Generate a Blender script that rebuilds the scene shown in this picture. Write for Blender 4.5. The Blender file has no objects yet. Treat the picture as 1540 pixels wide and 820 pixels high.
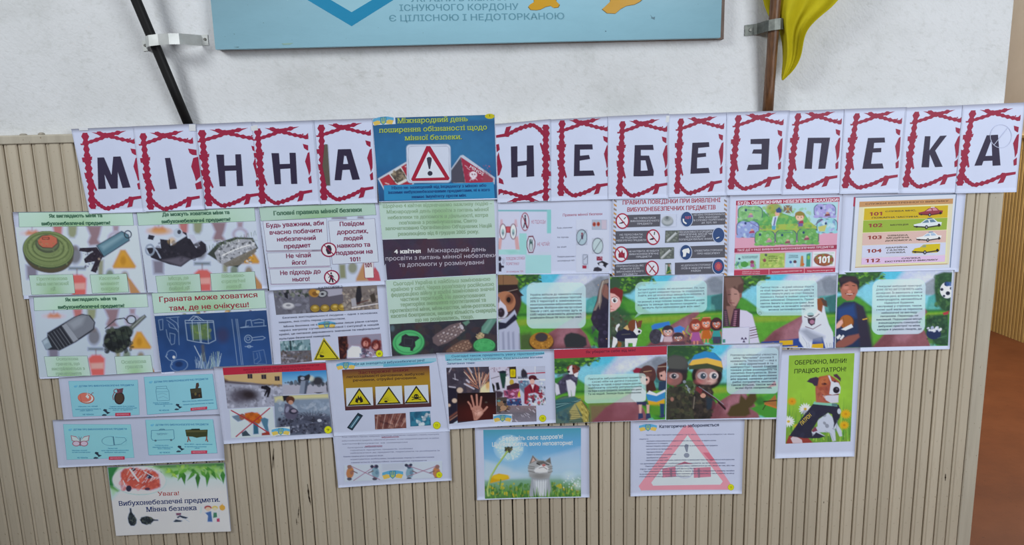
import bpy, math
import numpy as np

# ---------------------------------------------------------------- camera, world, light, exposure
SC = bpy.context.scene
COL = SC.collection
CAM_POS = np.array([0.0, -1.83, 1.50])
FPX, CX, CY = 1112.0, 770.0, 410.0
PITCH, ROLL, YAW = math.radians(10.5), math.radians(1.4), math.radians(1.8)
_F = np.array([math.sin(YAW)*math.cos(PITCH), math.cos(YAW)*math.cos(PITCH), -math.sin(PITCH)])
_R0 = np.array([math.cos(YAW), -math.sin(YAW), 0.0])
_U0 = np.cross(_R0, _F)
_R = math.cos(ROLL)*_R0 - math.sin(ROLL)*_U0
_U = math.sin(ROLL)*_R0 + math.cos(ROLL)*_U0
from mathutils import Matrix, Vector
cam_d = bpy.data.cameras.new('camera')
cam_d.sensor_width = 36.0
cam_d.lens = FPX/1540.0*36.0
cam = bpy.data.objects.new('camera', cam_d)
COL.objects.link(cam)
cam.matrix_world = Matrix(((_R[0], _U[0], -_F[0], CAM_POS[0]), (_R[1], _U[1], -_F[1], CAM_POS[1]),
                           (_R[2], _U[2], -_F[2], CAM_POS[2]), (0, 0, 0, 1)))
SC.camera = cam

world = bpy.data.worlds.new('world'); SC.world = world
world.use_nodes = True
bg = world.node_tree.nodes['Background']
bg.inputs[0].default_value = (0.80, 0.88, 1.0, 1)
bg.inputs[1].default_value = 0.20

def area(name, loc, target, sx, sy, power, color):
    d = bpy.data.lights.new(name, 'AREA'); d.shape = 'RECTANGLE'; d.size = sx; d.size_y = sy
    d.energy = power; d.color = color
    o = bpy.data.objects.new(name, d); COL.objects.link(o)
    o.location = loc
    o.rotation_euler = (Vector(target)-Vector(loc)).to_track_quat('-Z', 'Y').to_euler()
    return o
area('window_light', (-2.1, -1.75, 2.75), (0.0, 0, 2.05), 0.8, 0.7, 17, (0.94, 0.98, 1.0)).data.spread = math.radians(115)
area('corridor_light', (1.9, -2.5, 2.1), (0.3, 0, 1.2), 1.4, 1.4, 58, (0.91, 0.96, 1.0))
area('far_corridor_light', (3.6, 1.6, 2.9), (2.4, 2.8, 0.4), 1.2, 1.2, 240, (1.0, 0.96, 0.90))

SC.view_settings.view_transform = 'Standard'
SC.view_settings.look = 'None'
SC.view_settings.gamma = 1.0
SC.view_settings.use_curve_mapping = False
SC.view_settings.exposure = -0.08

# ---------------------------------------------------------------- helpers
def ray(px, py):
    px = np.asarray(px, float); py = np.asarray(py, float)
    return _F + ((px-CX)/FPX)[..., None]*_R - ((py-CY)/FPX)[..., None]*_U
def at(px, py, y=0.0):
    d = ray(px, py); t = (y-CAM_POS[1])/d[..., 1]
    return CAM_POS + t[..., None]*d
def on_floor(px, py, z=0.0):
    d = ray(px, py); t = (z-CAM_POS[2])/d[..., 2]
    return CAM_POS + t[..., None]*d

def lin(h):
    c = np.array([int(h[i:i+2], 16)/255.0 for i in (0, 2, 4)])
    return np.where(c <= 0.04045, c/12.92, ((c+0.055)/1.055)**2.4)

def tag(o, label=None, cat=None, group=None, kind=None):
    if label: o['label'] = label
    if cat: o['category'] = cat
    if group: o['group'] = group
    if kind: o['kind'] = kind
    return o
def empty(name, loc=(0, 0, 0)):
    o = bpy.data.objects.new(name, None); COL.objects.link(o); o.location = loc
    o.empty_display_size = 0.05
    return o
def link(name, me, parent=None, mat=None):
    o = bpy.data.objects.new(name, me); COL.objects.link(o)
    if mat is not None and not me.materials: me.materials.append(mat)
    if parent is not None:
        o.parent = parent
        o.matrix_parent_inverse = Matrix.Translation(-Vector(parent.location))
    return o
def mesh(name, verts, faces, smooth=False):
    me = bpy.data.meshes.new(name)
    me.from_pydata([tuple(v) for v in verts], [], faces)
    if smooth:
        me.polygons.foreach_set('use_smooth', [True]*len(me.polygons))
    me.update()
    return me
def box(x0, x1, y0, y1, z0, z1):
    v = [(x, y, z) for x in (x0, x1) for y in (y0, y1) for z in (z0, z1)]
    f = [(0, 1, 3, 2), (4, 6, 7, 5), (0, 4, 5, 1), (2, 3, 7, 6), (0, 2, 6, 4), (1, 5, 7, 3)]
    return v, f
def join(parts):
    V, F = [], []
    for v, f in parts:
        n = len(V); V += list(v); F += [tuple(i+n for i in q) for q in f]
    return V, F
def prism(profile, z0, z1):
    """closed xy outline swept along z"""
    n = len(profile)
    v = [(x, y, z0) for x, y in profile]+[(x, y, z1) for x, y in profile]
    f = [(i, (i+1) % n, n+(i+1) % n, n+i) for i in range(n)]
    f += [tuple(range(n-1, -1, -1)), tuple(range(n, 2*n))]
    return v, f
def tube(p0, p1, r0, r1=None, n=20, seg=1, wob=0.0):
    r1 = r0 if r1 is None else r1
    p0 = Vector(p0); p1 = Vector(p1); d = (p1-p0).normalized()
    a = d.orthogonal().normalized(); b = d.cross(a)
    V = []
    for k in range(seg+1):
        t = k/seg; c = p0.lerp(p1, t); r = r0+(r1-r0)*t
        for i in range(n):
            an = 2*math.pi*i/n; rr = r*(1+wob*math.sin(7*t*5+i*1.7))
            V.append(c+a*math.cos(an)*rr+b*math.sin(an)*rr)
    F = [(k*n+i, k*n+(i+1) % n, (k+1)*n+(i+1) % n, (k+1)*n+i) for k in range(seg) for i in range(n)]
    F += [tuple(range(n-1, -1, -1)), tuple(range(seg*n, seg*n+n))]
    return V, F

# ---- node materials
def new_mat(name, rough=0.6, color=(0.5, 0.5, 0.5), metallic=0.0, spec=0.5):
    m = bpy.data.materials.new(name); m.use_nodes = True
    nt = m.node_tree; b = nt.nodes['Principled BSDF']
    b.inputs['Roughness'].default_value = rough
    b.inputs['Base Color'].default_value = (*color, 1)
    b.inputs['Metallic'].default_value = metallic
    b.inputs['Specular IOR Level'].default_value = spec
    return m, nt, b
def noise(nt, scale, detail=4, rough=0.6, vec=None, stretch=None):
    n = nt.nodes.new('ShaderNodeTexNoise')
    n.inputs['Scale'].default_value = scale; n.inputs['Detail'].default_value = detail
    n.inputs['Roughness'].default_value = rough
    tc = nt.nodes.new('ShaderNodeTexCoord'); out = tc.outputs['Object']
    if stretch:
        mp = nt.nodes.new('ShaderNodeMapping'); mp.inputs['Scale'].default_value = stretch
        nt.links.new(out, mp.inputs['Vector']); out = mp.outputs['Vector']
    nt.links.new(out, n.inputs['Vector'])
    return n
def ramp(nt, src, stops):
    r = nt.nodes.new('ShaderNodeValToRGB')
    while len(r.color_ramp.elements) < len(stops): r.color_ramp.elements.new(0.5)
    for e, (p, c) in zip(r.color_ramp.elements, stops):
        e.position = p; e.color = (*c, 1)
    nt.links.new(src, r.inputs['Fac'])
    return r
def mul(nt, a, b, fac=1.0, mode='MULTIPLY'):
    m = nt.nodes.new('ShaderNodeMix'); m.data_type = 'RGBA'; m.blend_type = mode
    m.inputs['Factor'].default_value = fac
    nt.links.new(a, m.inputs[6]); nt.links.new(b, m.inputs[7])
    return m.outputs[2]
def bump(nt, b, src, strength, dist):
    n = nt.nodes.new('ShaderNodeBump'); n.inputs['Strength'].default_value = strength
    n.inputs['Distance'].default_value = dist
    nt.links.new(src, n.inputs['Height']); nt.links.new(n.outputs['Normal'], b.inputs['Normal'])
def A(r, g, b): return (r, g, b)

# plaster: white wash with a trowelled, hatched relief and grey grime
m_plaster, nt, b = new_mat('white_plaster', 0.85, spec=0.2)
n1 = noise(nt, 2.3, 6, 0.65); r1 = ramp(nt, n1.outputs['Fac'], [(0.30, A(.58, .59, .58)), (0.47, A(.74, .75, .76)), (0.70, A(.82, .83, .85))])
n2 = noise(nt, 55, 3, 0.7); r2 = ramp(nt, n2.outputs['Fac'], [(0.25, A(.88, .88, .86)), (0.48, A(1, 1, 1))])
n3 = noise(nt, 5, 9, 0.8, stretch=(1, 1, 3)); r3 = ramp(nt, n3.outputs['Fac'], [(0.30, A(.70, .70, .66)), (0.42, A(1, 1, 1))])
c = mul(nt, r1.outputs[0], r2.outputs[0]); c = mul(nt, c, r3.outputs[0], 0.8)
nt.links.new(c, b.inputs['Base Color'])
nb = noise(nt, 120, 4, 0.7, stretch=(1, 1, 1)); 
wv = nt.nodes.new('ShaderNodeTexWave'); wv.inputs['Scale'].default_value = 38; wv.inputs['Distortion'].default_value = 9
wv.inputs['Detail'].default_value = 3; wv.inputs['Detail Scale'].default_value = 2.2; wv.bands_direction = 'DIAGONAL'
tcw = nt.nodes.new('ShaderNodeTexCoord'); nt.links.new(tcw.outputs['Object'], wv.inputs['Vector'])
sm = nt.nodes.new('ShaderNodeMath'); sm.operation = 'MULTIPLY_ADD'; sm.inputs[1].default_value = 0.45
nt.links.new(wv.outputs['Fac'], sm.inputs[0]); nt.links.new(nb.outputs['Fac'], sm.inputs[2])
bump(nt, b, sm.outputs[0], 0.34, 0.0018)

# slats: beige gloss paint on wood, spots and scuffs
def slat_material(name, lo, hi, grime, obj_random=True):
    m, nt, b = new_mat(name, 0.48, spec=0.35)
    n1 = noise(nt, 6, 5, 0.6, stretch=(9, 1, 0.6)); r1 = ramp(nt, n1.outputs['Fac'], [(0.3, lo), (0.7, hi)])
    n2 = noise(nt, 140, 2, 0.5); r2 = ramp(nt, n2.outputs['Fac'], [(0.24, grime), (0.31, A(1, 1, 1))])
    n3 = noise(nt, 9, 6, 0.8, stretch=(6, 1, 0.8)); r3 = ramp(nt, n3.outputs['Fac'], [(0.25, A(.72, .67, .6)), (0.42, A(1, 1, 1))])
    c = mul(nt, r1.outputs[0], r2.outputs[0]); c = mul(nt, c, r3.outputs[0], 0.7)
    if obj_random:
        oi = nt.nodes.new('ShaderNodeObjectInfo'); r4 = ramp(nt, oi.outputs['Random'], [(0, A(.90, .89, .875)), (1, A(1.04, 1.03, 1.02))])
        c = mul(nt, c, r4.outputs[0])
    nt.links.new(c, b.inputs['Base Color'])
    bump(nt, b, n1.outputs['Fac'], 0.3, 0.002)
    return m
m_slat = slat_material('beige_painted_slats', A(.56, .49, .375), A(.65, .575, .45), A(.55, .5, .42))
m_rail = slat_material('beige_painted_rail', A(.48, .43, .34), A(.58, .525, .42), A(.5, .42, .33), False)
m_yellow = slat_material('yellow_painted_slats', A(.62, .40, .12), A(.72, .48, .17), A(.6, .5, .4), False)
m_gap, nt, b = new_mat('dark_backing', 0.9, (0.035, 0.022, 0.014), spec=0.1)
n1 = noise(nt, 20); r1 = ramp(nt, n1.outputs['Fac'], [(0.3, A(.02, .012, .008)), (0.7, A(.06, .04, .025))]); nt.links.new(r1.outputs[0], b.inputs['Base Color'])
m_peach, nt, b = new_mat('peach_wall_paint', 0.7, spec=0.25)
n1 = noise(nt, 5); r1 = ramp(nt, n1.outputs['Fac'], [(0.3, A(.74, .63, .49)), (0.7, A(.80, .69, .55))]); nt.links.new(r1.outputs[0], b.inputs['Base Color'])
m_floor, nt, b = new_mat('orange_brown_floor_paint', 0.5, spec=0.2)
n1 = noise(nt, 3.5, 8, 0.7); r1 = ramp(nt, n1.outputs['Fac'], [(0.28, A(.080, .023, .008)), (0.55, A(.110, .033, .011)), (0.8, A(.135, .045, .017))])
n2 = noise(nt, 60, 3, 0.6); r2 = ramp(nt, n2.outputs['Fac'], [(0.27, A(.55, .45, .4)), (0.36, A(1, 1, 1))])
nt.links.new(mul(nt, r1.outputs[0], r2.outputs[0]), b.inputs['Base Color']); bump(nt, b, n1.outputs['Fac'], 0.25, 0.01)

# printed matter: print colour held per vertex, paper tooth from noise
m_print, nt, b = new_mat('printed_paper', 0.5, spec=0.3)
at_ = nt.nodes.new('ShaderNodeAttribute'); at_.attribute_name = 'print'
n1 = noise(nt, 18, 3, 0.5); r1 = ramp(nt, n1.outputs['Fac'], [(0.25, A(.965, .965, .965)), (0.75, A(1.02, 1.02, 1.02))])
nt.links.new(mul(nt, at_.outputs['Color'], r1.outputs[0]), b.inputs['Base Color'])
bump(nt, b, n1.outputs['Fac'], 0.10, 0.004)
m_board, nt, b = new_mat('sign_board_paint', 0.38, spec=0.4)
at_ = nt.nodes.new('ShaderNodeAttribute'); at_.attribute_name = 'print'
n1 = noise(nt, 9, 6, 0.7, stretch=(1, 1, 3)); r1 = ramp(nt, n1.outputs['Fac'], [(0.25, A(.93, .94, .94)), (0.7, A(1.02, 1.02, 1.02))])
n2 = noise(nt, 130, 2); r2 = ramp(nt, n2.outputs['Fac'], [(0.22, A(.55, .55, .52)), (0.28, A(1, 1, 1))])
nt.links.new(mul(nt, mul(nt, at_.outputs['Color'], r1.outputs[0]), r2.outputs[0]), b.inputs['Base Color'])
bump(nt, b, n1.outputs['Fac'], 0.3, 0.002)

def simple(name, lo, hi, rough, metallic=0.0, spec=0.5, scale=20, stretch=None, bmp=0.2):
    m, nt, b = new_mat(name, rough, metallic=metallic, spec=spec)
    n = noise(nt, scale, 4, 0.6, stretch=stretch); r = ramp(nt, n.outputs['Fac'], [(0.3, lo), (0.7, hi)])
    nt.links.new(r.outputs[0], b.inputs['Base Color']); bump(nt, b, n.outputs['Fac'], bmp, 0.002)
    return m
m_black = simple('black_plastic_pole', A(.006, .006, .007), A(.014, .013, .013), 0.55, spec=0.25)
m_wood = simple('varnished_brown_wood', A(.085, .035, .014), A(.21, .095, .04), 0.4, scale=30, stretch=(6, 6, 0.5))
m_strap = simple('pale_zinc_strap', A(.50, .52, .50), A(.68, .69, .67), 0.45, 0.35)
m_clamp = simple('dark_steel_clamp', A(.10, .11, .10), A(.20, .21, .19), 0.5, 0.6, scale=60)
m_screw = simple('screw_steel', A(.08, .08, .075), A(.2, .2, .18), 0.45, 0.7)
m_bedge = simple('brown_board_edge', A(.14, .09, .07), A(.22, .15, .12), 0.7)
m_putty = simple('dried_mortar', A(.30, .27, .22), A(.42, .38, .32), 0.9)
m_cable = simple('old_wire_grey', A(.35, .33, .3), A(.45, .43, .4), 0.7)
def cloth(name, lo, hi):
    m, nt, b = new_mat(name, 0.75, spec=0.2)
    n = noise(nt, 14, 3); r = ramp(nt, n.outputs['Fac'], [(0.3, lo), (0.7, hi)])
    w = nt.nodes.new('ShaderNodeTexWave'); w.inputs['Scale'].default_value = 420
    nt.links.new(r.outputs[0], b.inputs['Base Color']); bump(nt, b, w.outputs['Fac'], 0.12, 0.0005)
    return m
m_fy = cloth('yellow_flag_cloth', A(.46, .39, .008), A(.57, .485, .012))
m_fb = cloth('blue_flag_cloth', A(.02, .12, .5), A(.03, .16, .6))
m_tape, nt, b = new_mat('glint_white_tape', 0.12, (0.95, 0.97, 1.0), spec=0.9)  # clear tape coloured near-opaque white, its glints put into the colour
b.inputs['Alpha'].default_value = 0.8
m_otape, nt, b = new_mat('aged_brown_tape', 0.35, (0.17, 0.15, 0.11), spec=0.6)
b.inputs['Alpha'].default_value = 0.72

# ---------------------------------------------------------------- print engine: everything printed is geometry with colours on it
KL = 0.80            # light level the print colours are read against
_lat = {}
def vnoise(X, Y, scale, seed=0):
    rng = _lat.get(seed)
    if rng is None: rng = _lat[seed] = np.random.RandomState(seed).rand(64, 64)
    x = X/scale; y = Y/scale
    xi = np.floor(x).astype(int); yi = np.floor(y).astype(int); fx = x-xi; fy = y-yi
    fx = fx*fx*(3-2*fx); fy = fy*fy*(3-2*fy)
    g = lambda a, c: rng[a % 64, c % 64]
    return (g(xi, yi)*(1-fx)+g(xi+1, yi)*fx)*(1-fy)+(g(xi, yi+1)*(1-fx)+g(xi+1, yi+1)*fx)*fy

_gl = {}
from mathutils.geometry import tessellate_polygon, interpolate_bezier
def contours(txt, res):
    """outlines of the built-in lettering, one point list per contour"""
    c = bpy.data.curves.new('t', 'FONT'); c.body = txt
    o = bpy.data.objects.new('t', c); COL.objects.link(o); bpy.context.view_layer.update()
    cu = o.to_curve(bpy.context.evaluated_depsgraph_get()); out = []
    for sp in cu.splines:
        B = sp.bezier_points; P = []
        for i in range(len(B)):
            a, b_ = B[i], B[(i+1) % len(B)]
            p0, h0, h1, p1 = a.co, a.handle_right, b_.handle_left, b_.co
            d = (p1-p0).to_2d(); L = d.length
            if L < 1e-5: continue
            dev = max(abs(d.x*(h0.y-p0.y)-d.y*(h0.x-p0.x)), abs(d.x*(h1.y-p0.y)-d.y*(h1.x-p0.x)))/L
            if dev < .004: P.append((p0.x, p0.y))
            else: P += [(q.x, q.y) for q in interpolate_bezier(p0, h0, h1, p1, res+2)[:-1]]
        if len(P) > 2: out.append(np.array(P))
    o.to_curve_clear(); bpy.data.objects.remove(o); bpy.data.curves.remove(c)
    return out
def sarea(P): x, y = P[:, 0], P[:, 1]; return 0.5*np.sum(x*np.roll(y, -1)-np.roll(x, -1)*y)
def inside(p, P):
    r = False
    for i in range(len(P)):
        a, b_ = P[i], P[(i+1) % len(P)]
        if (a[1] > p[1]) != (b_[1] > p[1]) and p[0] < (b_[0]-a[0])*(p[1]-a[1])/(b_[1]-a[1])+a[0]: r = not r
    return r
def simple_loops(P, depth=0):
    """cut a self-crossing outline into simple ones"""
    n = len(P)
    if depth == 0: P = P+(np.random.RandomState(n).rand(n, 2)-.5)*3e-4
    if depth < 24:
        for i in range(n):
            a, b_ = P[i], P[(i+1) % n]
            for j in range(i+2, n):
                if i == 0 and j == n-1: continue
                c, d = P[j], P[(j+1) % n]
                r = b_-a; q = d-c; den = r[0]*q[1]-r[1]*q[0]
                if abs(den) < 1e-12: continue
                t_ = ((c[0]-a[0])*q[1]-(c[1]-a[1])*q[0])/den; u = ((c[0]-a[0])*r[1]-(c[1]-a[1])*r[0])/den
                if 1e-7 < t_ < 1-1e-7 and 1e-7 < u < 1-1e-7:
                    X = a+t_*r
                    A1_ = np.vstack([X, P[i+1:j+1]]); A2_ = np.vstack([P[:i+1], X, P[j+1:]])
                    return simple_loops(A1_, depth+1)+simple_loops(A2_, depth+1)
    return [P] if len(P) > 2 and abs(sarea(P)) > 1e-5 else []
def serifs(ch, res):
    """slab feet for the stem ends of a letter"""
    k = (ch, res, 'serif')
    if k in _gl: return _gl[k]
    adv = glyph(ch, 0, res)[2]; V = []; F = []; n = 0
    if ch.isalpha():
        C = contours(ch, res); top = max(c[:, 1].max() for c in C)
        for c in C:
            for i in range(len(c)):
                a, b_ = c[i], c[(i+1) % len(c)]; L = abs(a[0]-b_[0])
                if abs(a[1]-b_[1]) < .01 and .05 < L < .15 and (abs(a[1]) < .02 or abs(a[1]-top) < .02 or abs(a[1]-.542) < .02 or a[1] < -.1):
                    x0, x1 = min(a[0], b_[0])-.095, max(a[0], b_[0])+.095; s_ = -1 if a[1] > .2 else 1
                    y0 = a[1]; y1 = a[1]+s_*.065; y0, y1 = min(y0, y1), max(y0, y1)
                    V += [(x0, y0), (x1, y0), (x1, y1), (x0, y1)]; F += [(n, n+1, n+2), (n, n+2, n+3)]; n += 4
    _gl[k] = (np.array(V).reshape(-1, 2), F, adv)
    return _gl[k]
def glyph(ch, w, res):
    k = (ch, res)
    if k in _gl: return _gl[k]
    ka = ('adv', ch)
    if ka not in _gl:
        if 'bar' not in _gl: _gl['bar'] = contours('|', 1)[0][:, 0].max()
        _gl[ka] = max(c[:, 0].max() for c in contours(ch+'|', 1))-_gl['bar']
    adv = _gl[ka]
    V = []; F = []; n = 0
    if ch != ' ':
        C = [q for c in contours(ch, res) for q in simple_loops(c)] if ch != '1' else [np.array([(.33, .70), (.33, 0), (.225, 0), (.225, .555), (.08, .50), (.08, .585), (.25, .70)])]
        ar = [sarea(c) for c in C]; big = max(range(len(C)), key=lambda i: abs(ar[i])); sg = 1 if ar[big] > 0 else -1
        outs = [i for i in range(len(C)) if ar[i]*sg > 0]; holes = {i: [] for i in outs}
        for h in range(len(C)):
            if h in holes: continue
            cand = [i for i in outs if abs(ar[i]) > abs(ar[h]) and inside(C[h].mean(0) if inside(C[h].mean(0), C[h]) else C[h][0], C[i])]
            if cand: holes[min(cand, key=lambda i: abs(ar[i]))].append(h)
        for i in outs:
            loops = [C[i]]+[C[h] for h in holes[i]]
            T = tessellate_polygon([[Vector((x, y, 0)) for x, y in L] for L in loops]); P = np.concatenate(loops)
            for f in T:
                a, b_, c = P[f[0]], P[f[1]], P[f[2]]
                if (b_[0]-a[0])*(c[1]-a[1])-(b_[1]-a[1])*(c[0]-a[0]) < 0: f = (f[0], f[2], f[1])
                F.append((f[0]+n, f[1]+n, f[2]+n))
            V.append(P); n += len(P)
    _gl[k] = (np.concatenate(V) if V else np.zeros((0, 2)), F, adv)
    return _gl[k]
CAP = 0.70

class Grid:
    """a picture: fine mesh of coloured vertices, painted in crop coordinates"""
    def __init__(s, sh, q, cell=0.95, fill='ffffff'):
        s.sh = sh; q = np.array(q, float); s.q = q
        P = sh.ph(q)
        w = max(np.linalg.norm(P[1]-P[0]), np.linalg.norm(P[2]-P[3])); h = max(np.linalg.norm(P[3]-P[0]), np.linalg.norm(P[2]-P[1]))
        nx = max(2, int(w/cell)); ny = max(2, int(h/cell))
        U, V = np.meshgrid(np.linspace(0, 1, nx+1), np.linspace(0, 1, ny+1))
        s.U, s.V, s.nx, s.ny = U, V, nx, ny
        B = (q[0]*((1-U)*(1-V))[..., None]+q[1]*(U*(1-V))[..., None]+q[2]*(U*V)[..., None]+q[3]*((1-U)*V)[..., None])
        s.X, s.Y = B[..., 0], B[..., 1]
        s.S = 0.85*sh.T[2]
        s.C = np.empty(U.shape+(3,)); s.C[:] = lin(fill)
        s.rs = np.random.RandomState(7); s.ct = 1.0
    def mix(s, m, col, a):
        col = lin(col) if isinstance(col, str) else col
        al = (a if np.ndim(a) else a)
        s.C[m] += (col-s.C[m])*np.atleast_1d(al)[..., None] if np.ndim(al) else (col-s.C[m])*al
        return s
    def sub(s, x0, y0, x1, y1):
        e = s.S*2
        return (s.X > x0-e) & (s.X < x1+e) & (s.Y > y0-e) & (s.Y < y1+e)
    def vg(s, *cols):
        cs = np.array([lin(c) for c in cols]); t = s.V*(len(cols)-1); i = np.minimum(t.astype(int), len(cols)-2); f = (t-i)[..., None]
        s.C = cs[i]*(1-f)+cs[i+1]*f
        return s
    def soft(s, sd, m, col, a, so): 
        al = np.clip(0.5+sd/(s.S*so), 0, 1)*a
        return s.mix(m, col, al)
    def e(s, cx, cy, rx, ry, col, ang=0, a=1, so=1.0, ring=0):
        R = max(rx, ry)+ring+s.S*so; m = s.sub(cx-R, cy-R, cx+R, cy+R)
        if not m.any(): return s
        x = s.X[m]-cx; y = s.Y[m]-cy; t = math.radians(ang); X = x*math.cos(t)+y*math.sin(t); Y = -x*math.sin(t)+y*math.cos(t)
        d = np.sqrt((X/rx)**2+(Y/ry)**2)+1e-6
        sd = (1-d)*min(rx, ry)
        if ring: sd = ring/2-np.abs(sd)
        return s.soft(sd, m, col, a, so)
    def p(s, pts, col, a=1, so=1.0):
        P = np.array(pts, float); x0, y0 = P.min(0); x1, y1 = P.max(0); m = s.sub(x0, y0, x1, y1)
        if not m.any(): return s
        x = s.X[m]; y = s.Y[m]; ins = np.zeros(x.shape, bool); d = np.full(x.shape, 1e9)
        for i in range(len(P)):
            ax, ay = P[i]; bx, by = P[(i+1) % len(P)]
            c = ((ay > y) != (by > y)) & (x < (bx-ax)*(y-ay)/((by-ay) if by != ay else 1e-9)+ax); ins ^= c
            L = (bx-ax)**2+(by-ay)**2+1e-9; t = np.clip(((x-ax)*(bx-ax)+(y-ay)*(by-ay))/L, 0, 1)
            d = np.minimum(d, np.hypot(x-ax-t*(bx-ax), y-ay-t*(by-ay)))
        return s.soft(np.where(ins, d, -d), m, col, a, so)
    def r(s, x0, y0, x1, y1, col, a=1, so=1.0): return s.p([(x0, y0), (x1, y0), (x1, y1), (x0, y1)], col, a, so)
    def l(s, pts, w, col, a=1, so=1.0):
        P = np.array(pts, float); x0, y0 = P.min(0); x1, y1 = P.max(0); m = s.sub(x0-w, y0-w, x1+w, y1+w)
        if not m.any(): return s
        x = s.X[m]; y = s.Y[m]; d = np.full(x.shape, 1e9)
        for i in range(len(P)-1):
            ax, ay = P[i]; bx, by = P[i+1]
            L = (bx-ax)**2+(by-ay)**2+1e-9; t = np.clip(((x-ax)*(bx-ax)+(y-ay)*(by-ay))/L, 0, 1)
            d = np.minimum(d, np.hypot(x-ax-t*(bx-ax), y-ay-t*(by-ay)))
        return s.soft(w/2-d, m, col, a, so)
    def rr(s, x0, y0, x1, y1, rad, col, a=1, so=1.0, ring=0, sl=0.0, sk=0.0):
        m = s.sub(x0-20, y0-20, x1+20, y1+20); cx = (x0+x1)/2; cy = (y0+y1)/2
        y = s.Y[m]-cy-(s.X[m]-cx)*sl; x = s.X[m]-cx-y*sk
        qx = np.abs(x)-(x1-x0)/2+rad; qy = np.abs(y)-(y1-y0)/2+rad
        d = np.hypot(np.maximum(qx, 0), np.maximum(qy, 0))+np.minimum(np.maximum(qx, qy), 0)-rad
        sd = -d if not ring else ring/2-np.abs(d)
        return s.soft(sd, m, col, a, so)
    def n(s, scale, amp, seed=1, sy=None):
        k = vnoise(s.X, s.Y*(scale/(sy or scale)), scale, seed)*2-1
        s.C *= (1+amp*k)[..., None]
        return s
    def nm(s, m, scale, amp, seed=1):
        k = vnoise(s.X[m], s.Y[m], scale, seed)*2-1; s.C[m] *= (1+amp*k)[..., None]; return s
    def bl(s, x0, y0, x1, y1, n, lo, hi, cols, seed=1, a=0.8, ang=None, asp=1.0):
        rs = np.random.RandomState(seed)
        for _ in range(n):
            r = rs.uniform(lo, hi)
            s.e(rs.uniform(x0, x1), rs.uniform(y0, y1), r*asp, r*rs.uniform(.5, 1), cols[rs.randint(len(cols))], rs.uniform(0, 180) if ang is None else ang, a)
        return s

PAPER = 'c8cfe6'
def level(x, y):
    """how bright the light on this stretch of wall is in the photograph, to read true ink colours from it"""
    xs = [0, 200, 400, 600, 800, 1200, 1540]
    r = [np.interp(x, xs, k) for k in ([.84, .87, .93, 1, 1, 1, .96], [.69, .73, .83, .94, .97, .94, .90], [.50, .55, .68, .80, .82, .79, .75])]
    return float(np.interp(y, [200, 450, 780], r))

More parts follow.
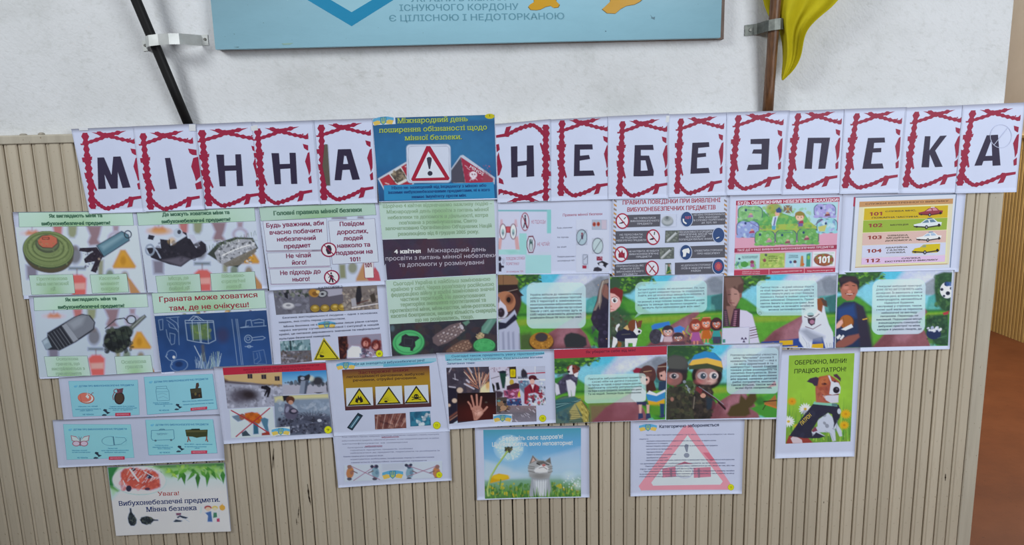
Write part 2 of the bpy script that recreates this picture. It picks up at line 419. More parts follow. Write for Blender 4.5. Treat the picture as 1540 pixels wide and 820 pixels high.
class Sheet:
    """one sheet of paper on the wall; corners are photo pixels on its own plane"""
    def __init__(s, q, lift, T=(0, 0, 1.0), g=1.0, paper='cdd3ea', bend=(0, 0, 0, 0), base=0.030, thick=0.0003, ripple=0.0004, nx=24, ny=18):
        s.q = np.array(q, float); s.lift = lift; s.T = T; s.g = level(*s.q.mean(0)); s.y = -(base+lift); s.bend = bend; s.ripple = ripple
        s.V = []; s.C = []; s.F = []; s.nv = 0; s.layer = 0; s.hold = False; s.seed = int(abs(q[0][0])*7+q[0][1]) % 97
        src = s.q; A_ = []
        for (x, y), (u, v) in zip(src, ((0, 0), (1, 0), (1, 1), (0, 1))):
            A_ += [[x, y, 1, 0, 0, 0, -u*x, -u*y], [0, 0, 0, x, y, 1, -v*x, -v*y]]
        bvec = [0, 0, 1, 0, 1, 1, 0, 1]
        s.H = np.append(np.linalg.solve(np.array(A_), np.array(bvec, float)), 1).reshape(3, 3)
        # paper itself: front, back and edges
        U, V = np.meshgrid(np.linspace(0, 1, nx+1), np.linspace(0, 1, ny+1))
        q = s.q
        B = (q[0]*((1-U)*(1-V))[..., None]+q[1]*(U*(1-V))[..., None]+q[2]*(U*V)[..., None]+q[3]*((1-U)*V)[..., None])
        pc = lin(paper if base == .030 and thick > .01 else PAPER)/KL
        n = (nx+1)*(ny+1); P = B.reshape(-1, 2)
        s.raw(P, 0.0, np.tile(pc, (n, 1)), s.grid_faces(nx, ny))
        s.raw(P, -thick, np.tile(pc, (n, 1)), s.grid_faces(nx, ny)[:, ::-1])
        i = np.arange(nx+1); j = np.arange(ny+1)*(nx+1)
        loop = np.concatenate([i, j[1:]+nx, (i+ny*(nx+1))[::-1][1:], j[::-1][1:-1]])
        l2 = np.roll(loop, -1)
        s.F.append(np.stack([loop, loop+n, l2+n, l2], 1))
    def grid_faces(s, nx, ny):
        a = (np.arange(ny)[:, None]*(nx+1)+np.arange(nx)[None]).ravel()
        return np.stack([a, a+nx+1, a+nx+2, a+1], 1)
    def ph(s, pts):
        pts = np.asarray(pts, float); return pts/s.T[2]+np.array(s.T[:2])
    def place(s, P, h):
        w = at(P[:, 0], P[:, 1], s.y)
        d = np.c_[P, np.ones(len(P))] @ s.H.T; u = d[:, 0]/d[:, 2]; v = d[:, 1]/d[:, 2]
        tl, tr, br, bl_ = s.bend
        k = lambda t: np.clip(t, 0, 1.05)**3
        f = tl*k(1-u)*k(1-v)+tr*k(u)*k(1-v)+br*k(u)*k(v)+bl_*k(1-u)*k(v)
        f = f+s.ripple*(1+np.sin(u*5.1+v*2.3+s.seed))*0.5*4*np.clip(v, 0, 1)*np.abs(u-0.5)
        w[:, 1] -= f+h
        return w
    def raw(s, P, h, C, F):
        w = s.place(np.asarray(P, float), h)
        s.V.append(w); s.C.append(C); s.F.append(np.asarray(F)+s.nv); s.nv += len(w)
    def col(s, c): return np.clip(lin(c)/(KL*s.g), 0, 0.97)
    def H_(s, step=0.00004):
        if not s.hold: s.layer += 1
        return 0.00010+s.layer*0.000010
    # picture
    def pic(s, q, cell=0.95, fill='ffffff'): return Grid(s, q, cell, fill)
    ct = 1.0
    def put(s, g):
        ct = max(s.ct, g.ct)
        if ct != 1.0: g.C = .30*np.power(np.clip(g.C, .002, 1)/.30, ct)
        P = s.ph(np.stack([g.X.ravel(), g.Y.ravel()], 1))
        s.raw(P, s.H_(), np.clip(g.C.reshape(-1, 3)/(KL*s.g), 0, 0.97), s.grid_faces(g.nx, g.ny))
    def pg(s, pts, c):
        """flat convex or simple polygon"""
        from mathutils.geometry import tessellate_polygon
        P = s.ph(pts); t = tessellate_polygon([[Vector((x, y, 0)) for x, y in P]])
        F = np.array(t)
        # keep one winding (towards the room)
        a = P[F]; ar = (a[:, 1, 0]-a[:, 0, 0])*(a[:, 2, 1]-a[:, 0, 1])-(a[:, 1, 1]-a[:, 0, 1])*(a[:, 2, 0]-a[:, 0, 0])
        F = np.where((ar > 0)[:, None], F[:, ::-1], F)
        LM = 6.0
        if np.ptp(P, axis=0).max() > LM:
            P = [tuple(p) for p in P]; st = [tuple(f) for f in F]; out = []; mid = {}
            while st:
                f = st.pop(); e = [math.dist(P[f[k]], P[f[(k+1) % 3]]) for k in range(3)]; k = e.index(max(e))
                if e[k] <= LM: out.append(f); continue
                a_, b_, c_ = f[k], f[(k+1) % 3], f[(k+2) % 3]; key = (min(a_, b_), max(a_, b_))
                if key not in mid: P.append(((P[a_][0]+P[b_][0])/2, (P[a_][1]+P[b_][1])/2)); mid[key] = len(P)-1
                m_ = mid[key]; st += [(a_, m_, c_), (m_, b_, c_)]
            P = np.array(P); F = np.array(out)
        s.raw(P, s.H_(), np.tile(s.col(c), (len(P), 1)), F)
    def quad(s, pts, c, n=8):
        q = np.array(pts, float); e_ = s.ph(q); n = max(n, int(max(np.ptp(e_, axis=0))/6)); U, V = np.meshgrid(np.linspace(0, 1, n+1), np.linspace(0, 1, n+1))
        B = (q[0]*((1-U)*(1-V))[..., None]+q[1]*(U*(1-V))[..., None]+q[2]*(U*V)[..., None]+q[3]*((1-U)*V)[..., None])
        P = s.ph(B.reshape(-1, 2)); s.raw(P, s.H_(), np.tile(s.col(c), (len(P), 1)), s.grid_faces(n, n))
    def ln(s, pts, w, c, closed=False):
        pts = [np.array(p, float) for p in pts]
        if closed: pts = pts+[pts[0]]
        for a, b_ in zip(pts[:-1], pts[1:]):
            d = b_-a; L = np.hypot(*d)
            if L < 1e-6: continue
            m = np.array([-d[1], d[0]])/L*w/2
            k = max(1, int(L/(s.T[2]*25)))
            for i in range(k):
                p0 = a+d*i/k; p1 = a+d*(i+1)/k
                s.pg([p0-m, p1-m, p1+m, p0+m], c)
    def el(s, cx, cy, rx, ry, c, n=20, ang=0):
        t = np.linspace(0, 2*math.pi, n, endpoint=False); a = math.radians(ang)
        x = rx*np.cos(t); y = ry*np.sin(t)
        s.pg(np.stack([cx+x*math.cos(a)-y*math.sin(a), cy+x*math.sin(a)+y*math.cos(a)], 1), c)
    def ring(s, cx, cy, rx, ry, w, c, n=24):
        t = np.linspace(0, 2*math.pi, n+1)
        P = [(cx+rx*math.cos(k), cy+ry*math.sin(k)) for k in t]
        s.ln(P, w, c)
    def t(s, txt, x0, y0, x1, y1, h, c, w=0.0, res=None, lean=None, ital=0.0, slab=False, feet=False):
        """a line of lettering, baseline (x0,y0)-(x1,y1), cap height h, all in crop pixels"""
        if res is None: res = 1 if h/s.T[2] < 7 else 2
        if slab: s.t(txt, x0, y0, x1, y1, h, c, w, res, lean, ital); feet = True
        gs = [serifs(ch, res) if feet else glyph(ch, w, res) for ch in txt]
        if feet: w = 0.0
        tot = sum(g[2] for g in gs)
        if tot == 0: return
        d = np.array([x1-x0, y1-y0], float); o = np.array([x0, y0], float)
        ph0 = s.ph(o)
        if lean is None: lean = (880-ph0[0])/5900.0
        up = np.array([-lean*h+ital*h, -h])/CAP
        V = []; F = []; HH = []; n = 0; x = 0
        for v, f, adv in gs:
            if len(v):
                for kk, (ox, oy) in enumerate(((-1, -.6), (1, -.6), (-1, .6), (1, .6)) if w >= .008 else ((0, 0),)):
                    V.append(o+((v[:, 0:1]+x+ox*w*.9)/tot)*d+(v[:, 1:2]+oy*w)*up); F += [tuple(i+n for i in q) for q in f]
                    n += len(v); HH.append(np.full(len(v), kk*6e-6))
            x += adv
        if not V: return
        P = s.ph(np.concatenate(V)); hh = s.H_()+np.concatenate(HH); s.layer += 3 if w >= .008 else 0
        s.raw(P, hh, np.tile(s.col(c), (len(P), 1)), np.array(F))
    def width(s, txt, h, w=0.0):
        res = 1 if h/s.T[2] < 7 else 2
        return sum(glyph(ch, w, res)[2] for ch in txt)*h/CAP
    def tb(s, lines, x0, y0, x1, y1, h, c, al='c', sl=0.0, sk=0.0, w=0.0, cond=1.0):
        """block: first baseline y0, last baseline y1; sl slope, sk side drift per y"""
        n = len(lines)
        for i, L in enumerate(lines):
            y = y0 if n == 1 else y0+(y1-y0)*i/(n-1)
            if not L: continue
            a = x0+(y-y0)*sk; b_ = x1+(y-y0)*sk; W = s.width(L, h, w)*cond
            if al == 'j' or W > b_-a: l, r = a, b_
            elif al == 'l': l, r = a, a+W
            elif al == 'r': l, r = b_-W, b_
            else: l = (a+b_-W)/2; r = l+W
            s.t(L, l, y+(l-x0)*sl, r, y+(r-x0)*sl, h, c, w)
    def build(s, name, label, cat, group=None, mat=None):
        V = np.concatenate(s.V); C = np.concatenate(s.C)
        T3 = [f for f in s.F if f.shape[1] == 3]; T4 = [f for f in s.F if f.shape[1] == 4]
        loops = np.concatenate([f.ravel() for f in T4]+[f.ravel() for f in T3]).astype(np.int32)
        n4 = sum(len(f) for f in T4); n3 = sum(len(f) for f in T3)
        starts = np.concatenate([np.arange(n4)*4, n4*4+np.arange(n3)*3]).astype(np.int32)
        o0 = V[:0]; org = V.mean(0); org = np.array([org[0], -0.0, V[:, 2].min()])
        me = bpy.data.meshes.new(name)
        me.vertices.add(len(V)); me.vertices.foreach_set('co', (V-org).astype(np.float32).ravel())
        me.loops.add(len(loops)); me.loops.foreach_set('vertex_index', loops)
        me.polygons.add(n4+n3); me.polygons.foreach_set('loop_start', starts)
        me.update(calc_edges=True)
        me.validate()
        ca = me.color_attributes.new('print', 'FLOAT_COLOR', 'POINT')
        ca.data.foreach_set('color', np.c_[C, np.ones(len(C))].astype(np.float32).ravel())
        me.materials.append(mat or m_print)
        o = bpy.data.objects.new(name, me); COL.objects.link(o); o.location = org
        tag(o, label, cat, group)
        s.obj = o; s.tris = n4*2+n3
        return o

# ---------------------------------------------------------------- the building
XE = 1.287
def setting():
    v, f = join([box(-2.3, XE-0.002, 0.0, 0.30, 1.505, 2.75)])
    w = link('wall_back', mesh('wall_back', v, f), None, m_plaster); tag(w, kind='structure')
    lw = link('wall_lower', mesh('wall_lower', *box(-2.3, XE-0.004, -0.004, 0.30, 0.0, 1.505)), None, m_gap); tag(lw, kind='structure')
    pitch = 0.03262
    rs = np.random.RandomState(3)
    kinds = []
    for gap in (0.0013, 0.0022, 0.0030, 0.0038):
        a = gap/2; b_ = pitch-gap/2
        prof = [(a, -.003), (a, -.0262), (a+.0012, -.0284), (a+.0040, -.0288), (a+.0052, -.0272), (a+.0068, -.0272), (a+.0090, -.0296),
                (a+.0120, -.0300), (b_-.0045, -.0300), (b_-.0020, -.0292), (b_, -.0265), (b_, -.003)]
        me = mesh('slat', *prism(prof, 0.0, 1.508)); me.materials.append(m_slat); kinds.append(me)
    x = -1.1313-pitch*35; k = 0
    while x+pitch < XE-0.020:
        o = bpy.data.objects.new('slat', kinds[rs.choice(4, p=[.3, .3, .25, .15])]); COL.objects.link(o)
        o.location = (x, rs.uniform(0, .0007), 0); o.parent = lw
        x += pitch; k += 1
    # scuffs and chips in the paint
    for i_, (px, py, L, w_, sl) in enumerate(((411, 690, .055, .0030, -.12), (464, 742, .050, .0045, .03), (466, 752, .030, .0025, .1), (449, 771, .030, .0028, -.15), (446, 785, .018, .0022, 0), (1422, 718, .020, .0040, .05), (1399, 590, .012, .0022, .1), (1239, 756, .006, .0022, 0))):
        p = at(px, py, -.0302); V = []; m = 9
        for k in range(m):
            t_ = k/(m-1); ww = w_*math.sin(math.pi*min(max(t_, .08), .92))*(.7+.3*math.sin(k*2.1+i_))
            for s_ in (-1, 1): V.append((p[0]+s_*ww/2+sl*(t_-.5)*L, -.0302, p[2]-(t_-.5)*L))
        n0 = len(V); V += [(a_, -.0296, c_) for a_, b__, c_ in V]
        Fq = [(2*k, 2*k+2, 2*k+3, 2*k+1) for k in range(m-1)]+[(n0+2*k, n0+2*k+1, n0+2*k+3, n0+2*k+2) for k in range(m-1)]
        Fq += [(2*k, n0+2*k, n0+2*k+2, 2*k+2) for k in range(m-1)]+[(2*k+1, 2*k+3, n0+2*k+3, n0+2*k+1) for k in range(m-1)]
        link('scuff_mark', mesh('scuff_mark', V, Fq), lw, m_gap)
    c = link('corner_strip', mesh('corner_strip', *prism([(x+.001, -.004), (x+.001, -.027), (x+.003, -.0295), (XE-.002, -.0295), (XE, -.0275), (XE, .30), (XE-.004, .30), (XE-.004, -.004)], 0, 1.508)), lw, m_rail)
    prof = [(0.0, 1.508), (-.0325, 1.508), (-.0338, 1.5095), (-.0338, 1.525), (-.0315, 1.528), (0.0, 1.529)]
    n = len(prof)
    V = [(X, y, z) for X in (-2.3, XE) for y, z in prof]
    F_ = [(i, n+i, n+(i+1) % n, (i+1) % n) for i in range(n)]+[tuple(range(n)), tuple(range(2*n-1, n-1, -1))]
    r = link('trim_1', mesh('trim_1', V, F_), None, m_rail); tag(r, kind='structure')
    # two lumps of mortar left on the rail
    for px, w_, h_ in ((34, .013, .004), (62, .010, .0055)):
        p = at(px, 203, -.02)
        V = []; F_ = []
        m = 9
        for j, (rr, hh) in enumerate(((1, 0), (.9, .5), (.55, .9))):
            for i in range(m):
                a = 2*math.pi*i/m; q = 1+.25*math.sin(3*i+px)
                V.append((p[0]+math.cos(a)*w_*rr*q*.7, -.018+math.sin(a)*w_*.5*rr, 1.5285+h_*hh))
        V.append((p[0], -.018, 1.5285+h_))
        for j in range(2):
            for i in range(m): F_.append((j*m+i, j*m+(i+1) % m, (j+1)*m+(i+1) % m, (j+1)*m+i))
        for i in range(m): F_.append((2*m+i, 2*m+(i+1) % m, 3*m))
        F_.append(tuple(range(m-1, -1, -1)))
        link('mortar_lump', mesh('mortar_lump', V, F_, True), r, m_putty)
    fl = link('floor', mesh('floor', *box(-3.0, 3.69, -4.0, 6.2, -.05, 0.0)), None, m_floor); tag(fl, kind='structure')
    # far side wall of the corridor
    XR = 3.705
    wr = link('wall_right', mesh('wall_right', *box(XR, XR+.2, -1.2, 6.2, 0, 2.75)), None, m_peach); tag(wr, kind='structure')
    parts = []; y = 1.2
    while y < 6.1:
        parts.append(prism([(XR, y+.001), (XR-.014, y+.001), (XR-.020, y+.006), (XR-.020, y+.025), (XR-.014, y+.0305), (XR, y+.0305)][::-1], 0.0, 1.40)); y += .0326
    yp = link('slat_panel', mesh('slat_panel', *join(parts)), wr, m_yellow); yp['kind'] = 'stuff'
    parts = []; y = -1.2
    link('cap_rail', mesh('cap_rail', *box(XR-.026, XR, -1.2, 6.1, 1.40, 1.418)), wr, m_yellow)
    link('slat_panel', mesh('slat_panel', *join([prism([(XR, q+.001), (XR-.014, q+.001), (XR-.020, q+.006), (XR-.020, q+.025), (XR-.014, q+.0305), (XR, q+.0305)][::-1], 0.0, 1.40) for q in np.arange(-1.2, 1.19, .0326)])), wr, m_yellow)['kind'] = 'stuff'
    wf = link('wall_far', mesh('wall_far', *box(-2.3, 3.9, 6.2, 6.4, 0, 2.75)), None, m_peach); tag(wf, kind='structure')
setting()

def strip(profile, z0, z1, th, tilt=0.0):
    """bent flat bar following profile [(x, y)], height z0..z1, thickness th; tilt: rise per x"""
    P = [Vector((x, y)) for x, y in profile]; n = len(P); V = []
    nor = []
    for i in range(n):
        a = P[max(0, i-1)]; b_ = P[min(n-1, i+1)]; d = (b_-a).normalized(); nor.append(Vector((d.y, -d.x)))
    for i in range(n):
        q = P[i]+nor[i]*th
        dz = (P[i].x-P[0].x)*tilt
        V += [(P[i].x, P[i].y, z0+dz), (P[i].x, P[i].y, z1+dz), (q.x, q.y, z1+dz), (q.x, q.y, z0+dz)]
    F_ = []
    for i in range(n-1):
        for k in range(4): F_.append((i*4+k, i*4+(k+1) % 4, (i+1)*4+(k+1) % 4, (i+1)*4+k))
    F_ += [(3, 2, 1, 0), tuple((n-1)*4+k for k in range(4))]
    return V, F_
def screw(parent, x, y, z, r=.0035):
    V, F_ = tube((x, y, z), (x, y-.0022, z), r, r*.8, n=10)
    link('screw', mesh('screw', V, F_), parent, m_screw)

def poles():
    # black flagpole leaning out to the left, its foot on the rail behind the paper
    b_ = at(287, 193, -.0135); t = at(204.5, 0, -.052)
    b_[2] = 1.5295
    d = t-b_; top = b_+d*2.3
    root = empty('flagpole', tuple(b_)); tag(root, 'black flagpole leaning left above the letter sheets', 'pole')
    link('shaft', mesh('shaft', *tube(b_, top, .0108, .0118, n=20, seg=6), smooth=True), root, m_black)
    # zinc strap over it
    p = at(244, 65, -.05); x0 = at(214, 66, -.002)[0]; x1 = at(313, 62, -.002)[0]; z = at(262, 66, -.03)[2]
    zz = at(216, 69, -.002)[2]
    prof = [(x0, -.0008), (x0+.012, -.0012), (p[0]-.036, -.050), (p[0]-.022, -.0655), (p[0], -.0690), (p[0]+.022, -.0660), (p[0]+.040, -.054), (x1-.016, -.0012), (x1, -.0008)]
    st = empty('wall_bracket', (x0, 0, zz-.012)); tag(st, 'pale zinc strap bracket holding the black flagpole', 'bracket')
    link('strap', mesh('strap', *strip(prof, zz-.012, zz+.012, .0012, 0.07)), st, m_strap)
    screw(st, x0+.006, -.0019, zz+.001); screw(st, x1-.007, -.0019, zz+.012)
    # wooden pole
    b_ = at(1154.5, 165, -.0135); t = at(1166.5, 0, -.050); b_[2] = 1.5295
    d = t-b_; top = b_+d*2.3
    root = empty('flagpole', tuple(b_)); tag(root, 'brown varnished wooden flagpole beside the yellow flag', 'pole')
    link('shaft', mesh('shaft', *tube(b_, top, .0125, .0118, n=20, seg=10, wob=.03), smooth=True), root, m_wood)
    p = at(1165, 43, -.045); x0 = at(1120, 46, -.002)[0]; zz = at(1126, 46, -.002)[2]
    st = empty('wall_bracket', (x0, 0, zz-.013)); tag(st, 'dark steel clamp bracket around the wooden flagpole', 'bracket')
    prof = [(x0, -.0008), (x0+.022, -.0010), (x0+.030, -.006), (p[0]-.0215, -.040), (p[0]-.016, -.052), (p[0]-.006, -.0605), (p[0]+.006, -.0605), (p[0]+.016, -.052), (p[0]+.0185, -.040), (p[0]+.024, -.004), (p[0]+.036, -.0008)]
    link('clamp_band', mesh('clamp_band', *strip(prof, zz-.0125, zz+.0125, .0020, 0.10)), st, m_clamp)
    screw(st, x0+.013, -.0028, zz+.001, .0042)
    # flag
    rows = [(-330, 1168, 1290), (-240, 1166, 1330), (-150, 1164, 1335), (-70, 1163, 1312), (0, 1162, 1262), (14, 1163, 1247), (28, 1166, 1229), (44, 1171, 1214), (60, 1175.5, 1208.5), (80, 1177, 1206.5), (95, 1177, 1201), (108, 1175.5, 1192), (115, 1175, 1184), (120.5, 1175.5, 1178)]
    V = []; n = 26
    for k, (py, l, r) in enumerate(rows):
        for i in range(n+1):
            u = i/n; amp = min(1.0, (r-l)/60.0)
            y = -.040-.018*amp*(0.6+0.9*math.sin(u*2.3*math.pi+0.5-py*.004)+.35*math.sin(u*6.1*math.pi+1.2+py*.01))-.006*u
            if u < .22: y = y*(u/.22)+(-.027)*(1-u/.22)
            V.append(at(l+(r-l)*u, py, y))
    F_ = [(k*(n+1)+i, (k+1)*(n+1)+i, (k+1)*(n+1)+i+1, k*(n+1)+i+1) for k in range(len(rows)-1) for i in range(n)]
    fb = at(1177, 120, -.05)
    root = empty('flag', tuple(fb)); tag(root, 'yellow flag cloth hanging in a point from the wooden pole', 'flag')
    o = link('cloth', mesh('cloth', V, F_, True), root, m_fy)
    md = o.modifiers.new('subdivision', 'SUBSURF'); md.levels = 1; md.render_levels = 2
    md = o.modifiers.new('thickness', 'SOLIDIFY'); md.thickness = .0008
    rows = [(-120, 1135, 1168), (-40, 1142, 1168), (0, 1147.5, 1166), (10, 1150, 1164), (20, 1154, 1162), (30, 1158.5, 1161)]
    V = []; n = 6
    for k, (py, l, r) in enumerate(rows):
        for i in range(n+1):
            u = i/n; V.append(at(l+(r-l)*u, py, -.020-.005*math.sin(u*3.1)))
    F_ = [(k*(n+1)+i, (k+1)*(n+1)+i, (k+1)*(n+1)+i+1, k*(n+1)+i+1) for k in range(len(rows)-1) for i in range(n)]
    o = link('back_fold', mesh('back_fold', V, F_, True), root, m_fy)
    o.modifiers.new('thickness', 'SOLIDIFY').thickness = .0008
poles()

# ---- painted board at the top
def board():
    s = Sheet([(306, -112), (1090, -128), (1083.5, 56.5), (324, 74.5)], .0, (300, 0, 4.1), base=.030, thick=.016, paper='8db7c6', ripple=0, nx=2, ny=2)
    # chevron of the big emblem (its point shows)
    s.pg([(420, -160), (540, -160), (938, 75), (938, 162), (640, -15)], '1f7fa6')
    s.pg([(938, 162), (938, 75), (1330, -160), (1440, -160), (1215, -12)], '1f7fa6')
    s.pg([(540, -160), (938, 75), (1330, -160)], '8fb9c6')
    s.T = (580, 0, 4.1)
    c = '5d8c9d'
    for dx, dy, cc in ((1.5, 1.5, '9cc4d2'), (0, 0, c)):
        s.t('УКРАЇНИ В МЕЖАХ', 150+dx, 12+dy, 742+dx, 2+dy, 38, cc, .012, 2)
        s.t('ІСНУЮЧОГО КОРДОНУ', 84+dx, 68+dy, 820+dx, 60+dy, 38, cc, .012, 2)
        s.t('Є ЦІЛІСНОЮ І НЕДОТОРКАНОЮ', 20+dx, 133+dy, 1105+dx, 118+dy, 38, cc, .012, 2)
    # lower rim of the painted map
    m = [(880, 42), (895, 60), (930, 62), (955, 58), (985, 42), (1015, 35), (1035, 48), (1062, 45), (1072, 28), (1050, 5), (1055, -60), (910, -60), (915, 12), (890, 28)]
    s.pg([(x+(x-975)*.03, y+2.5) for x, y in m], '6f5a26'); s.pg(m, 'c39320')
    s.T = (860, 0, 3.667)
    m = [(168, 50), (195, 72), (240, 74), (270, 48), (300, 32), (345, 24), (375, 8), (420, -40), (210, -60), (212, 8), (190, 30)]
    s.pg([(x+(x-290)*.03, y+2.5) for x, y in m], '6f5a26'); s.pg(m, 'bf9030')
    s.pg([(432, 82), (440, 95), (436, 100), (455, 108), (458, 92), (446, 96)], '4f6f7c')
    s.el(186, 172, 3, 3, '4f6f7c'); s.T = (300, 0, 4.1); s.pg([(505, 268), (580, 265), (560, 275), (520, 278)], '86a59a'); s.pg([(210, 290), (245, 288), (240, 294)], '5f7f86')
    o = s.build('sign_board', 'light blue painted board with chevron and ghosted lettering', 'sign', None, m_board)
    org = o.location
    a = at(326, 74, -.014); b_ = at(1088.5, 57, -.014)
    V, F_ = box(a[0]+.002, b_[0], -.0139, -.0005, a[2]-.001, a[2]+.36)
    bk = link('backing_panel', mesh('backing_panel', V, F_), o, m_bedge)
board()

# ---------------------------------------------------------------- letter sheets
RED, INK = '8f1f3d', '2e273f'
def ribbon(s, Q, pts, w, seed=0, n=7):
    """chunky, hand-cut looking band in frame coordinates"""
    q = np.array(Q, float); rs = np.random.RandomState(seed)
    def mp(u, v): return q[0]*(1-u)*(1-v)+q[1]*u*(1-v)+q[2]*u*v+q[3]*(1-u)*v
    w *= 1.7; P = [np.array(p) for p in pts]
    L = [0]+list(np.cumsum([np.hypot(*(b_-a)) for a, b_ in zip(P[:-1], P[1:])]))
    def pos(t):
        t = t*L[-1]
        for i in range(len(P)-1):
            if t <= L[i+1]+1e-9: return P[i]+(P[i+1]-P[i])*(t-L[i])/(L[i+1]-L[i])
        return P[-1]
    for k in range(n):
        a = pos(k/n); b_ = pos(min(1, (k+1.18)/n)); d = b_-a; d = d/np.hypot(*d); m = np.array([-d[1], d[0]*.7])
        w0 = w*rs.uniform(.42, .68)/2; w1 = w*rs.uniform(.85, 1.15)/2
        c = (a+b_)/2
        s.pg([mp(*(a-m*w0)), mp(*(c-m*w1)), mp(*(b_-m*w0)), mp(*(b_+m*w0)), mp(*(c+m*w1)), mp(*(a+m*w0))], RED)
def frame(s, Q, flip=False, right=1.0):
    q = [Q[2], Q[3], Q[0], Q[1]] if flip else Q
    def P(*pts):
        qq = np.array(q, float)
        s.pg([qq[0]*(1-u)*(1-v)+qq[1]*u*(1-v)+qq[2]*u*v+qq[3]*(1-u)*v for u, v in pts], RED)
    ribbon(s, q, [(.04, 0), (.035, .3), (.04, .62), (.035, 1.0)], .085, 1, 12)
    P((0, 0), (.09, 0), (.08, .06), (.01, .06)); P((0, .93), (.085, .93), (.09, 1.0), (0, 1.0))
    ribbon(s, q, [(.08, .13), (.30, .085), (.50, .035), (.72, .0)], .050, 2, 6)
    ribbon(s, q, [(.27, .005), (.46, .035), (.68, .085), (1.0, .135)], .050, 3, 7)
    P((.17, -.005), (.42, .012), (.84, -.018), (.70, .02), (.30, .03))
    P((-.07, .142), (.05, .135), (.05, .160), (-.06, .162))
    P((-.07, .325), (.13, .312), (.12, .356), (-.06, .388)); P((-.015, .375), (.06, .362), (.05, .385), (-.01, .395))
    P((-.055, .52), (-.01, .53), (.10, .63), (.08, .655), (-.04, .60)); P((.06, .60), (.10, .63), (.155, .75), (.13, .765), (.07, .68))
    P((.88, .085), (.905, .075), (.915, .09), (.89, .10)); P((.955, .10), (1.0, .07), (1.0, .12))
    r = right
    P((.885, .215), (.985*r, .235), (.98*r, .305), (.955, .30), (.905, .275))
    P((.905, .45), (.965, .34), (1.0*r, .325), (1.005*r, .50), (1.0*r, .58), (.965, .64), (.945, .56))
    P((.94, .675), (1.0*r, .64), (1.005*r, .74), (.955, .75))
    ribbon(s, q, [(.07, .875), (.18, .955), (.29, 1.0)], .052, 4, 4)
    ribbon(s, q, [(.28, 1.0), (.50, .965), (.66, .915), (.82, .855)], .052, 5, 6)
    P((.28, .99), (.42, .985), (.34, 1.003), (.29, 1.005))
    P((.76, .85), (1.0, .83), (1.0, .865), (.84, .885), (.80, .97), (.70, .985), (.74, .92))
C6 = (100, 160, 4.823); C7 = (380, 160, 4.053); C5 = (740, 150, 3.949); C6b = (1090, 150, 3.422)
